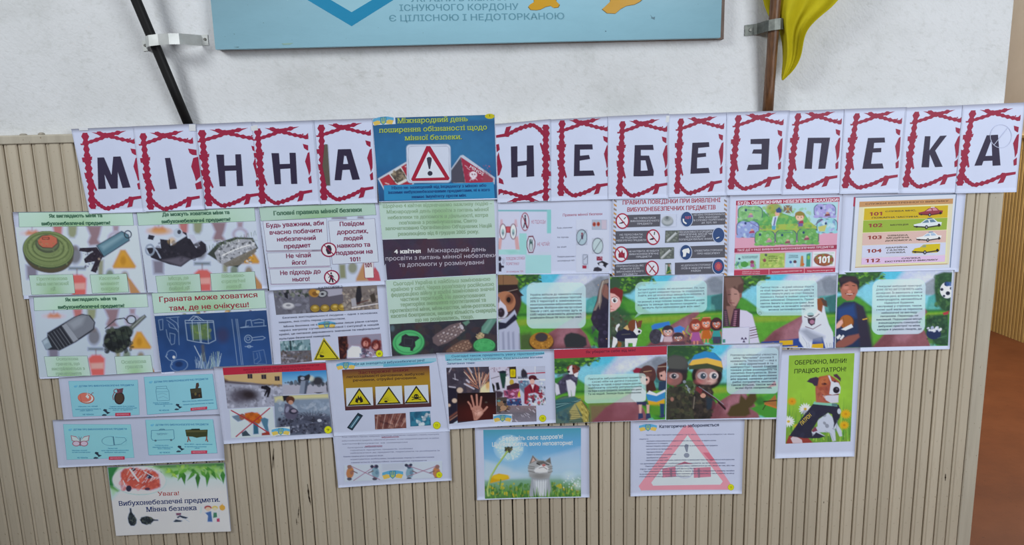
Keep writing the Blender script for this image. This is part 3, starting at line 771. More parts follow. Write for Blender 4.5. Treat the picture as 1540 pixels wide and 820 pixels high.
LET = [
 ('letter М', C6, [(107, 194), (204, 190), (220, 315), (134, 318)], [(118, 192), (495, 185), (555, 742), (180, 745)],
  [[(225, 372), (272, 370), (328, 500), (340, 365), (392, 363), (465, 588), (408, 592), (372, 470), (372, 595), (325, 597), (275, 490), (287, 598), (232, 600)]], 'М', 'at the left end of the top row'),
 ('letter І', C6, [(200, 190), (294, 186), (308, 311), (215, 315)], [(540, 195), (910, 185), (978, 742), (600, 750)],
  [[(715, 375), (752, 373), (802, 597), (750, 602)]], 'І', 'below the foot of the black flagpole'),
 ('letter Н', C6, [(290, 187), (384, 183), (396, 307), (304, 311)], [(965, 172), (1385, 165), (1400, 722), (1022, 725)],
  [[(1087, 350), (1142, 350), (1145, 430), (1228, 428), (1225, 348), (1265, 347), (1282, 577), (1238, 578), (1232, 465), (1150, 468), (1155, 580), (1112, 580)]], 'Н', 'third from the left end of the row'),
 ('letter Н', C7, [(378, 184), (472, 181), (482, 303), (392, 307)], [(18, 135), (335, 130), (368, 585), (50, 595)],
  [[(115, 285), (160, 285), (165, 352), (228, 350), (225, 283), (262, 283), (272, 472), (235, 473), (230, 378), (168, 382), (173, 474), (135, 475)]], 'Н', 'fourth from the left end of the row'),
 ('letter А', C7, [(468, 181), (562, 178), (568, 301), (478, 304)], [(405, 112), (718, 108), (740, 565), (425, 572)],
  [[(520, 262), (562, 261), (540, 450), (500, 450)], [(560, 261), (598, 260), (653, 445), (608, 448)], [(555, 261), (566, 261), (577, 302), (560, 302)], [(548, 352), (592, 350), (598, 385), (544, 388)]], 'А', 'left of dark blue poster, brown tape on it'),
 ('letter Н', C5, [(744, 187), (828, 179), (828, 302), (748, 305)], [(22, 150), (330, 148), (330, 600), (40, 600)],
  [[(112, 278), (150, 276), (150, 368), (207, 362), (207, 272), (246, 271), (250, 455), (205, 458), (205, 388), (152, 395), (152, 460), (115, 462)]], 'Н', 'right of dark blue poster, frame upside down'),
 ('letter Е', C5, [(824, 180), (918, 175), (916, 300), (824, 303)], [(405, 123), (692, 118), (692, 570), (398, 572)],
  [[(490, 266), (595, 265), (598, 295), (522, 296), (522, 333), (575, 328), (582, 352), (520, 362), (520, 422), (600, 420), (610, 450), (486, 454)]], 'Е', 'second sheet right of the dark blue poster'),
 ('letter Б', C5, [(914, 175), (1006, 171), (1005, 298), (914, 300)], [(765, 128), (1040, 122), (1040, 568), (745, 575)],
  [[(848, 270), (955, 268), (960, 298), (883, 298), (883, 332), (932, 332), (960, 425), (958, 452), (925, 453), (925, 420), (912, 360), (883, 360), (882, 455), (840, 455)], [(880, 422), (930, 420), (930, 453), (880, 455)]], 'Б', 'third sheet right of the dark blue poster'),
 ('letter Е', C5, [(1003, 172), (1096, 169), (1092, 294), (1002, 297)], [(1112, 112), (1380, 106), (1360, 553), (1088, 560)],
  [[(1190, 256), (1288, 252), (1290, 280), (1224, 286), (1222, 320), (1270, 316), (1270, 338), (1218, 344), (1216, 408), (1285, 404), (1292, 435), (1178, 440)]], 'Е', 'just left of the sheet under the wooden flagpole'),
 ('letter З', C6b, [(1093, 169), (1188, 166), (1176, 292), (1090, 294)], [(62, 80), (305, 72), (280, 456), (22, 462)],
  [[(133, 203), (230, 200), (222, 358), (113, 363), (122, 335), (187, 333), (190, 278), (140, 277), (148, 256), (190, 255), (190, 228), (133, 228)]], 'З', 'below the wooden flagpole'),
 ('letter П', C6b, [(1183, 167), (1276, 164), (1265, 291), (1174, 293)], [(370, 70), (605, 68), (573, 454), (318, 460)],
  [[(428, 196), (541, 195), (517, 355), (481, 356), (498, 224), (458, 224), (447, 356), (410, 355)]], 'П', 'just right of the sheet under the wooden flagpole'),
 ('letter Е', C6b, [(1270, 164), (1364, 161), (1352, 290), (1262, 292)], [(672, 70), (915, 66), (882, 450), (608, 456)],
  [[(737, 197), (822, 195), (824, 220), (768, 222), (765, 250), (805, 248), (804, 270), (760, 272), (752, 330), (810, 328), (816, 354), (708, 356)]], 'Е', 'third from the right end of the row'),
 ('letter К', C6b, [(1358, 162), (1454, 158), (1440, 290), (1350, 291)], [(978, 62), (1225, 58), (1182, 444), (920, 452)],
  [[(1030, 188), (1058, 188), (1052, 262), (1108, 186), (1142, 184), (1082, 262), (1120, 345), (1082, 347), (1055, 280), (1050, 348), (1012, 348)]], 'К', 'second from the right end of the row'),
 ('letter А', C6b, [(1448, 158), (1542, 154), (1528, 289), (1436, 291)], [(1268, 55), (1525, 50), (1490, 436), (1196, 443)],
  [[(1348, 183), (1380, 183), (1322, 338), (1284, 340)], [(1372, 182), (1405, 180), (1418, 338), (1378, 340)], [(1350, 183), (1405, 182), (1403, 206), (1345, 208)], [(1328, 290), (1385, 288), (1388, 313), (1320, 316)]], 'А', 'last at the right end, with a pencilled circle'),
]
def tape(parent, pts, y, mat=m_tape, name='tape'):
    P = [at(px, py, y) for px, py in pts]
    V = [tuple(p) for p in P]+[(p[0], p[1]+.0002, p[2]) for p in P]; n = len(P)
    F_ = [tuple(range(n-1, -1, -1)), tuple(range(n, 2*n))]+[(i, (i+1) % n, n+(i+1) % n, n+i) for i in range(n)]
    return link(name, mesh(name, V, F_), parent, mat)
for i, (nm, T, q, fr, glyphs, ch, where) in enumerate(LET):
    if i < 5: q = [q[0], q[1], (q[2][0]+.4, q[2][1]+4), (q[3][0]+.4, q[3][1]+3.5)]
    lift = .0050+(.0012 if i % 2 else 0)+(.0004 if i in (5,) else 0)
    paper = 'c9d0e8' if i > 4 else 'bcc5dc'
    bend = (0, 0, .0035, .001) if i in (4, 8, 11) else (0, 0, .0012, .0006)
    s = Sheet(q, lift, T, paper=paper, bend=bend, ripple=.0005)
    if i not in (13,):
        # thin printed cell line on the right
        a, b_ = (np.array(q[1])-np.array(q[0])), (np.array(q[2])-np.array(q[3]))
        p0 = (np.array(q[0])+a*.975-T[:2])*T[2]; p1 = (np.array(q[3])+b_*.975-T[:2])*T[2]
        s.ln([p0+(p1-p0)*.05, p0+(p1-p0)*.97], 1.2, '9aa0b4')
    frame(s, fr, flip=(i == 5), right=1.06 if i in (1, 0) else 1.0)
    for g in glyphs: s.pg(g, INK)
    if i == 13:
        s.ring(1420, 188, 55, 60, 3, 'b2b8ce', 26); s.ln([(1385, 232), (1455, 145)], 3, 'b4bad0')
    o = s.build('letter_sheet', 'white red-framed sheet with letter %s, %s' % (ch, where), 'sheet', 'letter sheets of the top row')
    if i == 1: tape(o, [(284, 187), (294, 187), (294.5, 197), (284.5, 197)], s.y-.0015)
    if i == 2: tape(o, [(377, 190), (387, 188), (388, 196), (378, 197)], s.y-.0015)
    if i == 4: tape(o, [(488, 217), (492.5, 217), (496.5, 279), (491, 279), (485, 250)], s.y-.0018, m_otape, 'brown_tape')
    if i == 8: tape(o, [(1002, 174), (1007, 174), (1006, 184), (1001, 184)], s.y-.0015)
    if i == 0: tape(o, [(118, 192), (132, 191.5), (132.5, 196), (119, 196.5)], s.y-.0015)

# ---------------------------------------------------------------- posters
def emblem(s, cx, cy, w, sl=-.05):
    """blue and yellow ribbon with the trident shield"""
    k = w/100.0
    def Q(pts, c): s.pg([(cx+x*k, cy+(y+x*sl)*k) for x, y in pts], c)
    Q([(-50, -12), (-18, -20), (-8, -2), (-30, -2), (-50, 4)], '5aa0c4'); Q([(50, -12), (18, -20), (8, -2), (30, -2), (50, 4)], '5aa0c4')
    Q([(-50, 2), (-28, -4), (-8, 4), (-14, 14), (-42, 20)], 'd2b45a'); Q([(50, 2), (28, -4), (8, 4), (14, 14), (42, 20)], 'd2b45a')
    Q([(-16, -20), (16, -20), (15, 8), (0, 20), (-15, 8)], '3f86a8')
    Q([(-10, -14), (-7, -14), (-6, 2), (6, 2), (7, -14), (10, -14), (9, 8), (0, 15), (-9, 8)], '9fb36a'); Q([(-1.8, -17), (1.8, -17), (1.8, 9), (-1.8, 9)], '9fb36a')
def badge(s, x, y, r, n, c='c9cc1e'):
    s.el(x, y, r, r, 'a8aa20', 18); s.el(x, y, r*.86, r*.86, c, 18); s.t(n, x-r*.4, y+r*.35, x+r*.4, y+r*.3, r*.65, '6a6a10', .01)
def hollow(s, txt, x0, y0, x1, y1, h, dark, light, w=.035):
    s.t(txt, x0, y0, x1, y1, h, dark, w); s.t(txt, x0, y0, x1, y1, h, light, -.012)
def hb(s, lines, x0, x1, y0, y1, h, dark, light, sl, sk, w=.035, al='c'):
    n = len(lines)
    for i, L in enumerate(lines):
        y = y0+(y1-y0)*i/max(1, n-1); a = x0+(y-y0)*sk; b_ = x1+(y-y0)*sk; W = min(b_-a, s.width(L, h, w))
        l = (a+b_-W)/2
        hollow(s, L, l, y+(l-x0)*sl, l+W, y+(l+W-x0)*sl, h, dark, light, w)
G1, G2 = 'acc6ba', '86ad7a'
def greenbox(s, q, lines=None, h=24, y0=None, y1=None, dark='4c6c58', light='a0bf9c', edge='3d5a55'):
    g = s.pic(q, 2.0, G1); m = np.ones_like(g.U, bool)
    w = np.exp(-((g.U-.5)/.28)**2)*np.clip(.35+.6*g.V, 0, 1)
    g.mix(m, G2, w[m]*.85); s.put(g); s.ln(q, 2.2, edge, True)
    if lines:
        x0, x1 = q[3][0]*.5+q[0][0]*.5+8, q[1][0]*.5+q[2][0]*.5-8
        sl = (q[1][1]-q[0][1])/(q[1][0]-q[0][0])
        hb(s, lines, x0, x1, y0, y1, h, dark, light, sl, (q[3][0]-q[0][0])/(q[3][1]-q[0][1])*.6, .03)
def blurred_props(g, k, ox, oy):
    """the washed out background picture shared by the question sheets; (ox, oy) top left, k scale"""
    X = lambda x: ox+x*k
    Y = lambda y: oy+y*k
    P = lambda pts: [(X(x), Y(y)) for x, y in pts]
    g.e(X(110), Y(42), 60*k, 15*k, 'c9956a', 0, .8, 8); g.p(P([(60, 40), (80, 15), (110, 28), (140, 12), (165, 40), (160, 55), (65, 55)]), 'b46a48', .8, 6)
    g.p(P([(105, -10), (112, -10), (112, 20), (105, 20)]), '8d6a66', .8, 4)
    g.p(P([(268, -20), (348, -20), (342, 60), (330, 75), (290, 70), (282, 50)]), 'a85a52', .9, 6); 
    g.p(P([(385, -20), (465, -20), (458, 50), (440, 78), (405, 75), (390, 50)]), '7d8258', .9, 6)
    g.p(P([(530, -20), (655, -20), (640, 50), (625, 90), (650, 130), (560, 140), (545, 110), (565, 60)]), '7c5c60', .9, 6)
    g.p(P([(740, -20), (790, -20), (785, 25), (745, 25)]), '8a6870', .8, 5)
    g.e(X(765), Y(80), 52*k, 42*k, '8a6c78', 0, .8, 6, ring=14*k)
    g.e(X(445), Y(215), 50*k, 68*k, '5d5a5e', 0, .85, 6); g.e(X(445), Y(155), 24*k, 20*k, '6a6264', 0, .8, 5)
    g.p(P([(395, 305), (525, 305), (525, 328), (395, 328)]), '4d5a5e', .85, 5); g.p(P([(455, 320), (465, 320), (465, 370), (455, 370)]), '7a6a66', .8, 3)
    g.p(P([(395, 395), (430, 365), (500, 365), (535, 395), (530, 540), (425, 540), (405, 440)]), 'c24a3a', .9, 5)
    g.p(P([(415, 435), (525, 430), (525, 480), (420, 482)]), 'd09c96', .85, 4)
    g.p(P([(60, 290), (150, 290), (150, 400), (70, 400)]), '5c4d5c', .8, 7)
    g.p(P([(620, 250), (670, 250), (665, 390), (625, 390)]), '7a7a50', .85, 6)
    g.p(P([(800, 170), (840, 170), (925, 300), (915, 318), (745, 318), (738, 300)]), 'b5832a', .95, 4); g.p(P([(815, 190), (828, 190), (900, 302), (760, 302)]), 'c08c30', .9, 3); g.e(X(822), Y(255), 22*k, 34*k, '9a6a20', 0, .6, 4)
    g.e(X(718), Y(370), 32*k, 45*k, '5f6e50', 0, .85, 5); g.e(X(835), Y(380), 30*k, 40*k, '7a6a48', 0, .85, 5)
    g.p(P([(850, 380), (880, 400), (960, 510), (950, 525), (880, 525)]), 'a8732a', .9, 4)

# title poster, dark blue
T1 = (560, 170, 6.074)
s = Sheet([(559.8, 178.5), (744, 172.5), (748.3, 300), (570, 304)], .0066, T1, paper='cdd3e8', bend=(0, 0, .001, .001))
q = [(0, 48), (1113, 15), (1140, 778), (62, 808)]
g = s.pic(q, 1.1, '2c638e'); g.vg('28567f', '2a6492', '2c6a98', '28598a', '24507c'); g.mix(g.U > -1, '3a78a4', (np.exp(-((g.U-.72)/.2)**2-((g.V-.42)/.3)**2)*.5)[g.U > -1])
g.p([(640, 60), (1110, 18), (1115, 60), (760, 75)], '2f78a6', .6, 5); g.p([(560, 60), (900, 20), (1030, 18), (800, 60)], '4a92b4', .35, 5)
g.n(40, .05, 2)
g.p([(50, 600), (320, 440), (380, 640), (360, 700), (110, 710)], 'c3cad6'); g.p([(68, 608), (312, 462), (368, 640), (350, 700), (120, 690)], '9e2c3c')
g.p([(66, 606), (150, 560), (200, 655), (110, 690)], 'a8323e'); g.p([(150, 556), (262, 490), (330, 610), (222, 650)], 'cfd0ce'); g.p([(165, 560), (258, 502), (318, 600), (225, 642)], '5c5148')
g.bl(185, 530, 300, 625, 60, 5, 14, ['3f3a34', '7d6f60', '8d7f6c', '4a433c', '9a8a72'], 3)
g.p([(228, 648), (305, 600), (318, 622), (240, 660)], 'd3d3d0'); g.p([(285, 480), (320, 462), (335, 560), (320, 590)], 'a62a3a'); g.l([(120, 640), (150, 650)], 10, 'd6c0c4', .8); g.l([(300, 490), (318, 486)], 9, 'd6c0c4', .8)
g.p([(720, 510), (805, 388), (830, 384), (1120, 590), (1115, 650), (740, 640)], 'b9c3d4'); g.p([(722, 522), (808, 402), (850, 640), (720, 636)], '4b4a58'); g.p([(808, 402), (1105, 600), (1100, 640), (850, 640)], '9c2f48')
g.bl(870, 470, 1080, 630, 50, 3, 8, ['b8607a', '8c2038', 'b04660'], 5, .7)
g.p([(1020, 520), (1108, 598), (1100, 640), (1000, 640)], '8f4a56', .6, 4)
for x, y in ((845, 480), (868, 505), (900, 600)): g.l([(x, y), (x+22, y+14)], 5, 'd8c4d0', .8)
g.e(922, 565, 34, 30, 'e0d8e2'); g.p([(905, 585), (940, 585), (936, 605), (910, 605)], 'ddd4de'); g.e(912, 562, 8, 9, '7c2a3c'); g.e(936, 562, 8, 9, '7c2a3c'); g.p([(920, 575), (926, 575), (928, 584), (918, 584)], '7c2a3c')
g.l([(890, 620), (955, 545)], 6, 'd8c8d2', .7); g.l([(890, 548), (958, 612)], 6, 'd8c8d2', .7)
# the warning sign
g.rr(312, 284, 718, 640, 36, '8fa0b6', sl=-.01, sk=.02); g.rr(316, 290, 714, 634, 32, 'c8cfe0', sl=-.01, sk=.02); g.rr(330, 304, 702, 622, 26, '8c93a8', ring=4, sl=-.01, sk=.02)
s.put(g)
s.quad([(104, 660), (1108, 632), (1118, 778), (110, 800)], '2f86b8', 8)
s.pg([(494, 302), (528, 302), (706, 596), (694, 614), (366, 622), (354, 606)], '9e2038'); s.pg([(512, 352), (662, 588), (396, 596)], 'd4dae8')
s.pg([(497, 412), (512, 402), (528, 402), (542, 412), (542, 436), (528, 512), (516, 512), (500, 440)], '3a3a4a'); s.el(527, 552, 23, 22, '343444')
s.pg([(0, 52), (208, 38), (212, 100), (8, 112)], 'c8d2de'); emblem(s, 100, 72, 190, -.08)
s.el(1072, 30, 44, 24, 'b8b01e', 16); s.t('1', 1064, 36, 1080, 35, 20, '5a5810', .02)
for L, x0, y0, x1, y1 in (('Міжнародний день', 228, 94, 874, 74), ('поширення обізнаності щодо', 62, 180, 1050, 150), ('мінної безпеки.', 296, 250, 820, 238)):
    s.t(L, x0+3, y0+3, x1+3, y1+3, 44, '1f4a66', .02, 2, slab=True); s.t(L, x0, y0, x1, y1, 44, 'a8bb48', .014, 2, slab=True)
for L, x0, y0, x1, y1 in (('Ніхто не захищений від інциденту з міною або', 176, 696, 1042, 672), ('іншими вибухонебезпечними предметами, ні в кого', 146, 738, 1075, 712), ('немає імунітету проти мін.', 360, 778, 862, 762)):
    s.t(L, x0, y0, x1, y1, 24, '1d3a78', .012, slab=True)
# skull board wording on the red sign
s.t('MINOS', 884, 498, 1010, 575, 24, 'd9c6d0', .02, lean=-.5)
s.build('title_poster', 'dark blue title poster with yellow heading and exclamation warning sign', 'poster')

# ---------------- second row, left
A1 = (0, 300, 5.468)
s = Sheet([(19, 319), (206, 317), (221, 441), (36, 450)], .0016, A1, paper='b8c3dc')
g = s.pic([(128, 228), (1128, 215), (1195, 775), (190, 790)], 1.0, 'b9c3da'); blurred_props(g, 1.05, 150, 235)
# anti-tank mine
g.e(400, 455, 205, 150, '4c4638', 8, so=2); g.e(398, 415, 212, 155, '3f4a38', 6); g.e(398, 410, 206, 148, '6f7d52', 6); g.e(398, 415, 190, 130, '5a6844', 6, ring=4)
for r_, c_ in ((170, '55633f'), (150, '7c8a5c'), (128, '4f5c3c'), (108, '76855a')): g.e(396, 395, r_, r_*.68, c_, 6, ring=7)
g.e(390, 365, 100, 76, '4a5240', 6); g.e(390, 360, 88, 62, '5f6a50', 6); g.p([(308, 340), (345, 302), (420, 292), (470, 318), (475, 365), (430, 402), (350, 400), (318, 372)], '4d3a34', 1, 2)
g.p([(312, 336), (348, 302), (420, 294), (466, 318), (470, 358), (428, 396), (352, 392), (320, 368)], 'b0604c'); g.rr(345, 308, 408, 332, 8, '6e3c34'); g.rr(352, 313, 398, 326, 5, 'a85848')
g.bl(220, 330, 560, 560, 60, 4, 12, ['7f8e62', '4f5a3c', '68784e'], 8, .35)
# cluster element
g.p([(790, 380), (1000, 258), (1060, 290), (1068, 340), (850, 480)], '27323c', 1, 2); g.p([(800, 382), (998, 266), (1052, 292), (1060, 335), (856, 468)], '4f7080'); g.p([(825, 385), (1000, 285), (1030, 300), (850, 420)], '7c9aa6', .7, 6); g.e(1052, 288, 28, 30, '2e3a44', 0, ring=9)
g.p([(655, 400), (795, 392), (850, 470), (830, 500), (790, 605), (745, 590), (780, 510), (700, 525), (690, 490), (745, 440), (650, 425)], '2b2530'); g.l([(690, 460), (760, 430)], 10, 'b8bcc8', .7); g.e(815, 490, 10, 10, '8a7a70'); g.bl(680, 400, 830, 580, 30, 4, 12, ['3d3640', '1e1a22', '4a4450'], 3, .6)
s.put(g)
greenbox(s, [(152, 108), (1088, 100), (1100, 214), (158, 228)]); greenbox(s, [(240, 624), (600, 616), (618, 772), (262, 785)], ['Протитанкова', 'міна натискної', 'дії'], 26, 668, 752); greenbox(s, [(740, 620), (1042, 610), (1062, 762), (760, 772)], ['Касетний', 'елемент', 'снаряду'], 26, 665, 750)
hb(s, ['Як виглядають міни та', 'вибухонебезпечні предмети?'], 240, 1010, 152, 214, 28, '1f4038', '3c6a50', -.012, .02, .035)
s.build('question_poster', 'white poster with green round mine, its row\'s leftmost, under letter М', 'poster', 'mine awareness posters')

A2 = (200, 300, 5.465)
s = Sheet([(206, 318), (388, 311), (403, 435), (222, 441)], .0020, A2, paper='b8c3dc')
g = s.pic([(42, 215), (1012, 175), (1062, 735), (130, 770)], 1.0, 'b9c3da'); blurred_props(g, 1.02, 100, 205)
g.e(220, 265, 90, 26, 'c08a4a', 0, .8, 6)
g.p([(130, 290), (180, 300), (165, 335), (120, 325)], '2b2b38'); g.p([(222, 325), (300, 335), (310, 380), (440, 300), (380, 250), (350, 245), (440, 275), (450, 320), (500, 330), (510, 390), (560, 340), (600, 370), (605, 430), (560, 470), (470, 500), (395, 555), (300, 535), (150, 480), (110, 400), (160, 395), (230, 400)], '2a2832', 1, 1.5)
g.e(370, 275, 38, 38, 'a9b4c4'); g.e(380, 268, 16, 18, '3a3e4c'); g.p([(450, 290), (500, 290), (530, 350), (550, 380), (520, 400), (480, 340)], 'b4b8ca'); g.l([(115, 380), (150, 370), (200, 430), (225, 480)], 12, '9aa4b8'); g.e(140, 415, 34, 42, '8894a6', 0, .9, ring=14)
g.p([(240, 500), (400, 470), (470, 490), (390, 548)], '5c5866', .9, 5); g.e(320, 340, 30, 28, 'c2a478', 0, .8, 6); g.l([(300, 330), (300, 390)], 8, '1d1b22'); g.bl(200, 350, 560, 500, 40, 6, 20, ['3a3640', '211f28', '45424e'], 4, .5)
g.p([(610, 450), (700, 355), (840, 310), (985, 315), (1030, 400), (860, 560), (720, 520)], '3a403c', 1, 2); g.p([(670, 440), (720, 380), (860, 325), (970, 330), (1018, 395), (900, 470), (760, 545), (700, 520)], '9a9ca4'); g.bl(690, 340, 1000, 530, 170, 4, 12, ['c4c6cc', '70747c', '54585e', 'aeb0b6', '3e4246'], 6, .8)
g.p([(740, 530), (880, 460), (1010, 400), (1015, 430), (870, 540), (770, 555)], '6f695e', .9); g.l([(735, 462), (820, 420), (905, 390), (960, 375)], 9, 'e2e4ea', .9); g.l([(590, 340), (720, 330)], 5, 'aab0a8', .8); g.l([(950, 330), (1040, 340)], 5, '9aa098', .8)
for i in range(22): g.l([(612+i*19, 420-i*6), (605+i*19+(i % 3)*6, 385-i*6)], 4, '5c6f4e', .8)
s.put(g)
greenbox(s, [(30, 108), (998, 68), (1008, 178), (46, 215)]); greenbox(s, [(186, 630), (548, 612), (562, 765), (205, 768)], ['Місця, де', 'проходили', 'бойові дії'], 26, 668, 752); greenbox(s, [(636, 610), (1000, 592), (1015, 742), (650, 760)], ['Військово-', 'стратегічні', 'локації'], 26, 648, 736)
hb(s, ['Де можуть ховатися міни та', 'вибухонебезпечні предмети?'], 132, 905, 142, 200, 28, '22423a', '44705a', -.035, .02, .035)
s.build('question_poster', 'white poster with black car wreck and rubble slab, under the Н sheets', 'poster', 'mine awareness posters')

A3 = (385, 295, 5.655)
s = Sheet([(388, 311), (571, 302), (583, 428), (405, 437)], .0016, A3, paper='c0c9e2')
g = s.pic([(42, 212), (1020, 165), (1062, 722), (112, 775)], 1.1, 'bfc8e0')
for a, b_, c_ in (((645, 178), (770, 195), '5c4a50'), ((865, 172), (915, 190), '6a5a62'), ((90, 462), (550, 470), 'a06a60')): g.r(a[0], a[1], b_[0], b_[1], c_, .85, 4)
g.p([(705, 580), (760, 578), (768, 700), (712, 704)], '7a7c50', .9, 5); g.e(822, 610, 40, 50, '7a7c58', 0, .85, 5); g.p([(915, 560), (940, 560), (940, 700), (1060, 720), (850, 725), (852, 700)], 'b07a34', .9, 4)
g.p([(925, 680), (990, 640), (1012, 600), (1045, 650), (1062, 722), (960, 720)], 'b4505c', 1, 2); g.p([(940, 660), (1000, 640), (1010, 660), (950, 672)], 'd08890', .9, 2); g.rr(918, 532, 1003, 700, 12, '8a3044', sl=0, sk=.05); g.rr(924, 542, 998, 694, 8, 'dfe2f0', sk=.05); g.rr(930, 533, 975, 543, 4, '4a4a5a')
g.l([(110, 612), (620, 598)], 8, 'a86a78', .7, 4); g.l([(130, 748), (600, 738)], 8, 'a86a78', .7, 4); g.l([(95, 466), (300, 462)], 7, '4a3c48', .7, 3); g.l([(480, 460), (600, 452)], 12, '3a3048', .8, 2)
s.put(g)
greenbox(s, [(26, 97), (1010, 52), (1022, 160), (42, 212)])
for q in ([(58, 212), (600, 190), (612, 455), (92, 466)], [(92, 484), (622, 468), (634, 592), (112, 610)], [(114, 622), (640, 604), (648, 738), (130, 748)], [(616, 212), (1010, 190), (1042, 560), (650, 580)]):
    s.quad(q, 'c6cde4', 3); s.ln(q, 2.4, '6a5a78', True)
MA = '7c2048'
hb(s, ['Головні правила мінної безпеки'], 110, 940, 165, 165, 34, '24443c', '4f7a60', -.042, 0, .035)
for L, x0, y0, x1, y1 in (('Будь уважним, аби', 86, 268, 580, 245), ('вчасно побачити', 115, 328, 565, 308), ('небезпечний', 178, 386, 512, 372), ('предмет', 238, 446, 466, 434), ('Не чіпай', 255, 528, 470, 518), ('його!', 306, 584, 432, 580), ('Не підходь до', 205, 672, 552, 656), ('нього!', 310, 726, 460, 720),
                          ('Повідом', 710, 256, 922, 248), ('дорослих,', 690, 324, 955, 312), ('людей', 745, 378, 912, 370), ('навколо та', 690, 440, 974, 428), ('подзвони на', 682, 502, 996, 486), ('101!', 798, 556, 892, 552), ('101', 926, 606, 990, 602)):
    s.t(L, x0, y0, x1, y1, 36, MA, .022, 2)
for cx, cy in ((620, 456), (645, 690)):
    s.el(cx, cy, 66, 62, '8f2548', 24); s.el(cx, cy, 55, 51, 'd6d6e6', 24)
s.pg([(598, 430), (612, 416), (635, 420), (645, 450), (638, 492), (610, 494), (595, 460)], '3a2a3a')
s.el(640, 656, 8, 9, '3a2a3a', 10); s.pg([(630, 668), (650, 668), (655, 695), (662, 735), (650, 735), (640, 705), (630, 735), (618, 732), (630, 700)], '3a2a3a'); s.ln([(630, 675), (618, 695)], 6, '3a2a3a'); s.ln([(652, 675), (664, 692)], 6, '3a2a3a')
s.ln([(578, 414), (662, 498)], 9, '8f2548'); s.ln([(603, 648), (688, 732)], 9, '8f2548')
s.build('rules_poster', 'white rules poster in maroon lettering, boxes and two prohibition circles', 'poster', 'mine awareness posters')

# ---------------- centre column
A7 = (565, 290, 5.858)
s = Sheet([(569.5, 303), (749, 299.5), (750, 412), (579.5, 423)], .0020, A7, paper='c3cde0')
g = s.pic([(28, 75), (1042, 55), (1055, 395), (58, 412)], 1.6, 'b6cec3'); m = g.U > -1; g.mix(m, '84ae74', (np.exp(-((g.U-.55)/.2)**2-((g.V-.45)/.5)**2)*.8)[m]); s.put(g)
g = s.pic([(60, 412), (1054, 392), (1060, 714), (85, 768)], 1.2, '3e3548'); g.bl(80, 400, 1050, 760, 120, 30, 110, ['463c50', '38303e', '4c3440', '3a3a4c', '42304a', '502e38'], 3, .28); g.n(5, .05, 3); s.put(g)
s.ln([(60, 411), (240, 405)], 6, 'c3cdd4'); s.ln([(455, 404), (600, 398)], 8, 'b4c8b8')
for L, x0, y0, x1, y1 in (('Щорічно 4 квітня відзначаємо важливу подію –', 62, 134, 1026, 108), ('Міжнародний день просвіти з питань мінної', 95, 184, 996, 160), ('небезпеки та допомоги в діяльності, котра', 106, 234, 992, 210), ("пов'язана з розмінуванням. Свято", 205, 280, 894, 260), ("започатковано Організацією Об'єднаних Націй", 84, 330, 1024, 304), ('резолюцією від 8 грудня 2005 року.', 196, 378, 912, 356)):
    s.t(L, x0, y0, x1, y1, 30, '3f5a48', .026); s.t(L, x0, y0, x1, y1, 30, '9ab896', -.028)
s.t('4 квітня', 165, 536, 400, 530, 34, 'e6e2ee', .04, 2)
for L, x0, y0, x1, y1 in (('Міжнародний день', 455, 528, 972, 514), ('просвіти з питань мінної небезпеки', 84, 598, 1066, 566), ('та допомоги у розмінуванні', 205, 654, 958, 628)): s.t(L, x0, y0, x1, y1, 36, 'c2bccb', -.006, 2)
s.build('text_poster', 'pale green text poster with dark purple band dated 4 квітня', 'poster', 'mine awareness posters')

A8 = (570, 410, 5.858)
s = Sheet([(578, 422), (748, 412.5), (750.5, 530), (587, 541)], .0026, A8, paper='c3cde0')
g = s.pic([(60, 70), (1030, 14), (1036, 404), (92, 462)], 1.6, 'b6cec3'); m = g.U > -1; g.mix(m, '7eab70', (np.exp(-((g.U-.5)/.22)**2-((g.V-.5)/.5)**2)*.8)[m]); s.put(g)
g = s.pic([(94, 455), (1036, 404), (1042, 690), (118, 765)], .9, '36343e'); g.bl(90, 400, 1040, 770, 160, 20, 60, ['3e3a46', '2c2a34', '4a3e3c', '3a4440', '4a3434', '30343e'], 4, .4)
g.e(262, 622, 142, 112, '2c6a44', -6, so=2); g.e(260, 616, 138, 108, '4fae6c', -6); g.e(260, 616, 118, 90, '3f8f5c', -6, ring=6); g.e(258, 618, 104, 78, '57b674', -6)
g.p([(200, 560), (235, 540), (262, 556), (340, 560), (360, 578), (318, 610), (322, 650), (300, 680), (270, 660), (215, 655), (170, 640), (195, 610)], '2f3038'); g.p([(275, 650), (300, 650), (300, 692), (275, 690)], '2f3038'); g.l([(222, 575), (300, 585), (290, 645), (222, 640), (222, 575)], 4, '454650', .9)
g.p([(470, 575), (500, 545), (620, 465), (700, 442), (735, 470), (748, 510), (700, 560), (600, 620), (520, 648), (478, 620)], '6c5c60', 1, 2)
for i in range(9):
    for j in range(4):
        x = 520+i*24+j*11; y = 560-i*13.5+j*20; g.p([(x-9, y-4), (x+8, y-12), (x+12, y+1), (x-5, y+9)], ['a08e8c', '8c7a78', 'bcaeb0', '7c6a68'][(i+j*3) % 4], .9)
g.e(728, 480, 14, 24, 'c8c2cc', -30, .8); g.p([(735, 440), (790, 420), (800, 440), (765, 470)], '5f8474', 1, 2)
g.p([(590, 690), (640, 650), (730, 595), (790, 592), (822, 640), (812, 672), (770, 700), (600, 730)], '6a5148', 1, 2)
for i in range(8):
    for j in range(4):
        x = 640+i*20+j*9; y = 668-i*9+j*17; g.p([(x-8, y-4), (x+7, y-9), (x+10, y+3), (x-5, y+8)], ['9a7a68', '7c5c4e', 'ac8c78', '8a6a5a'][(i+j*3) % 4], .9)
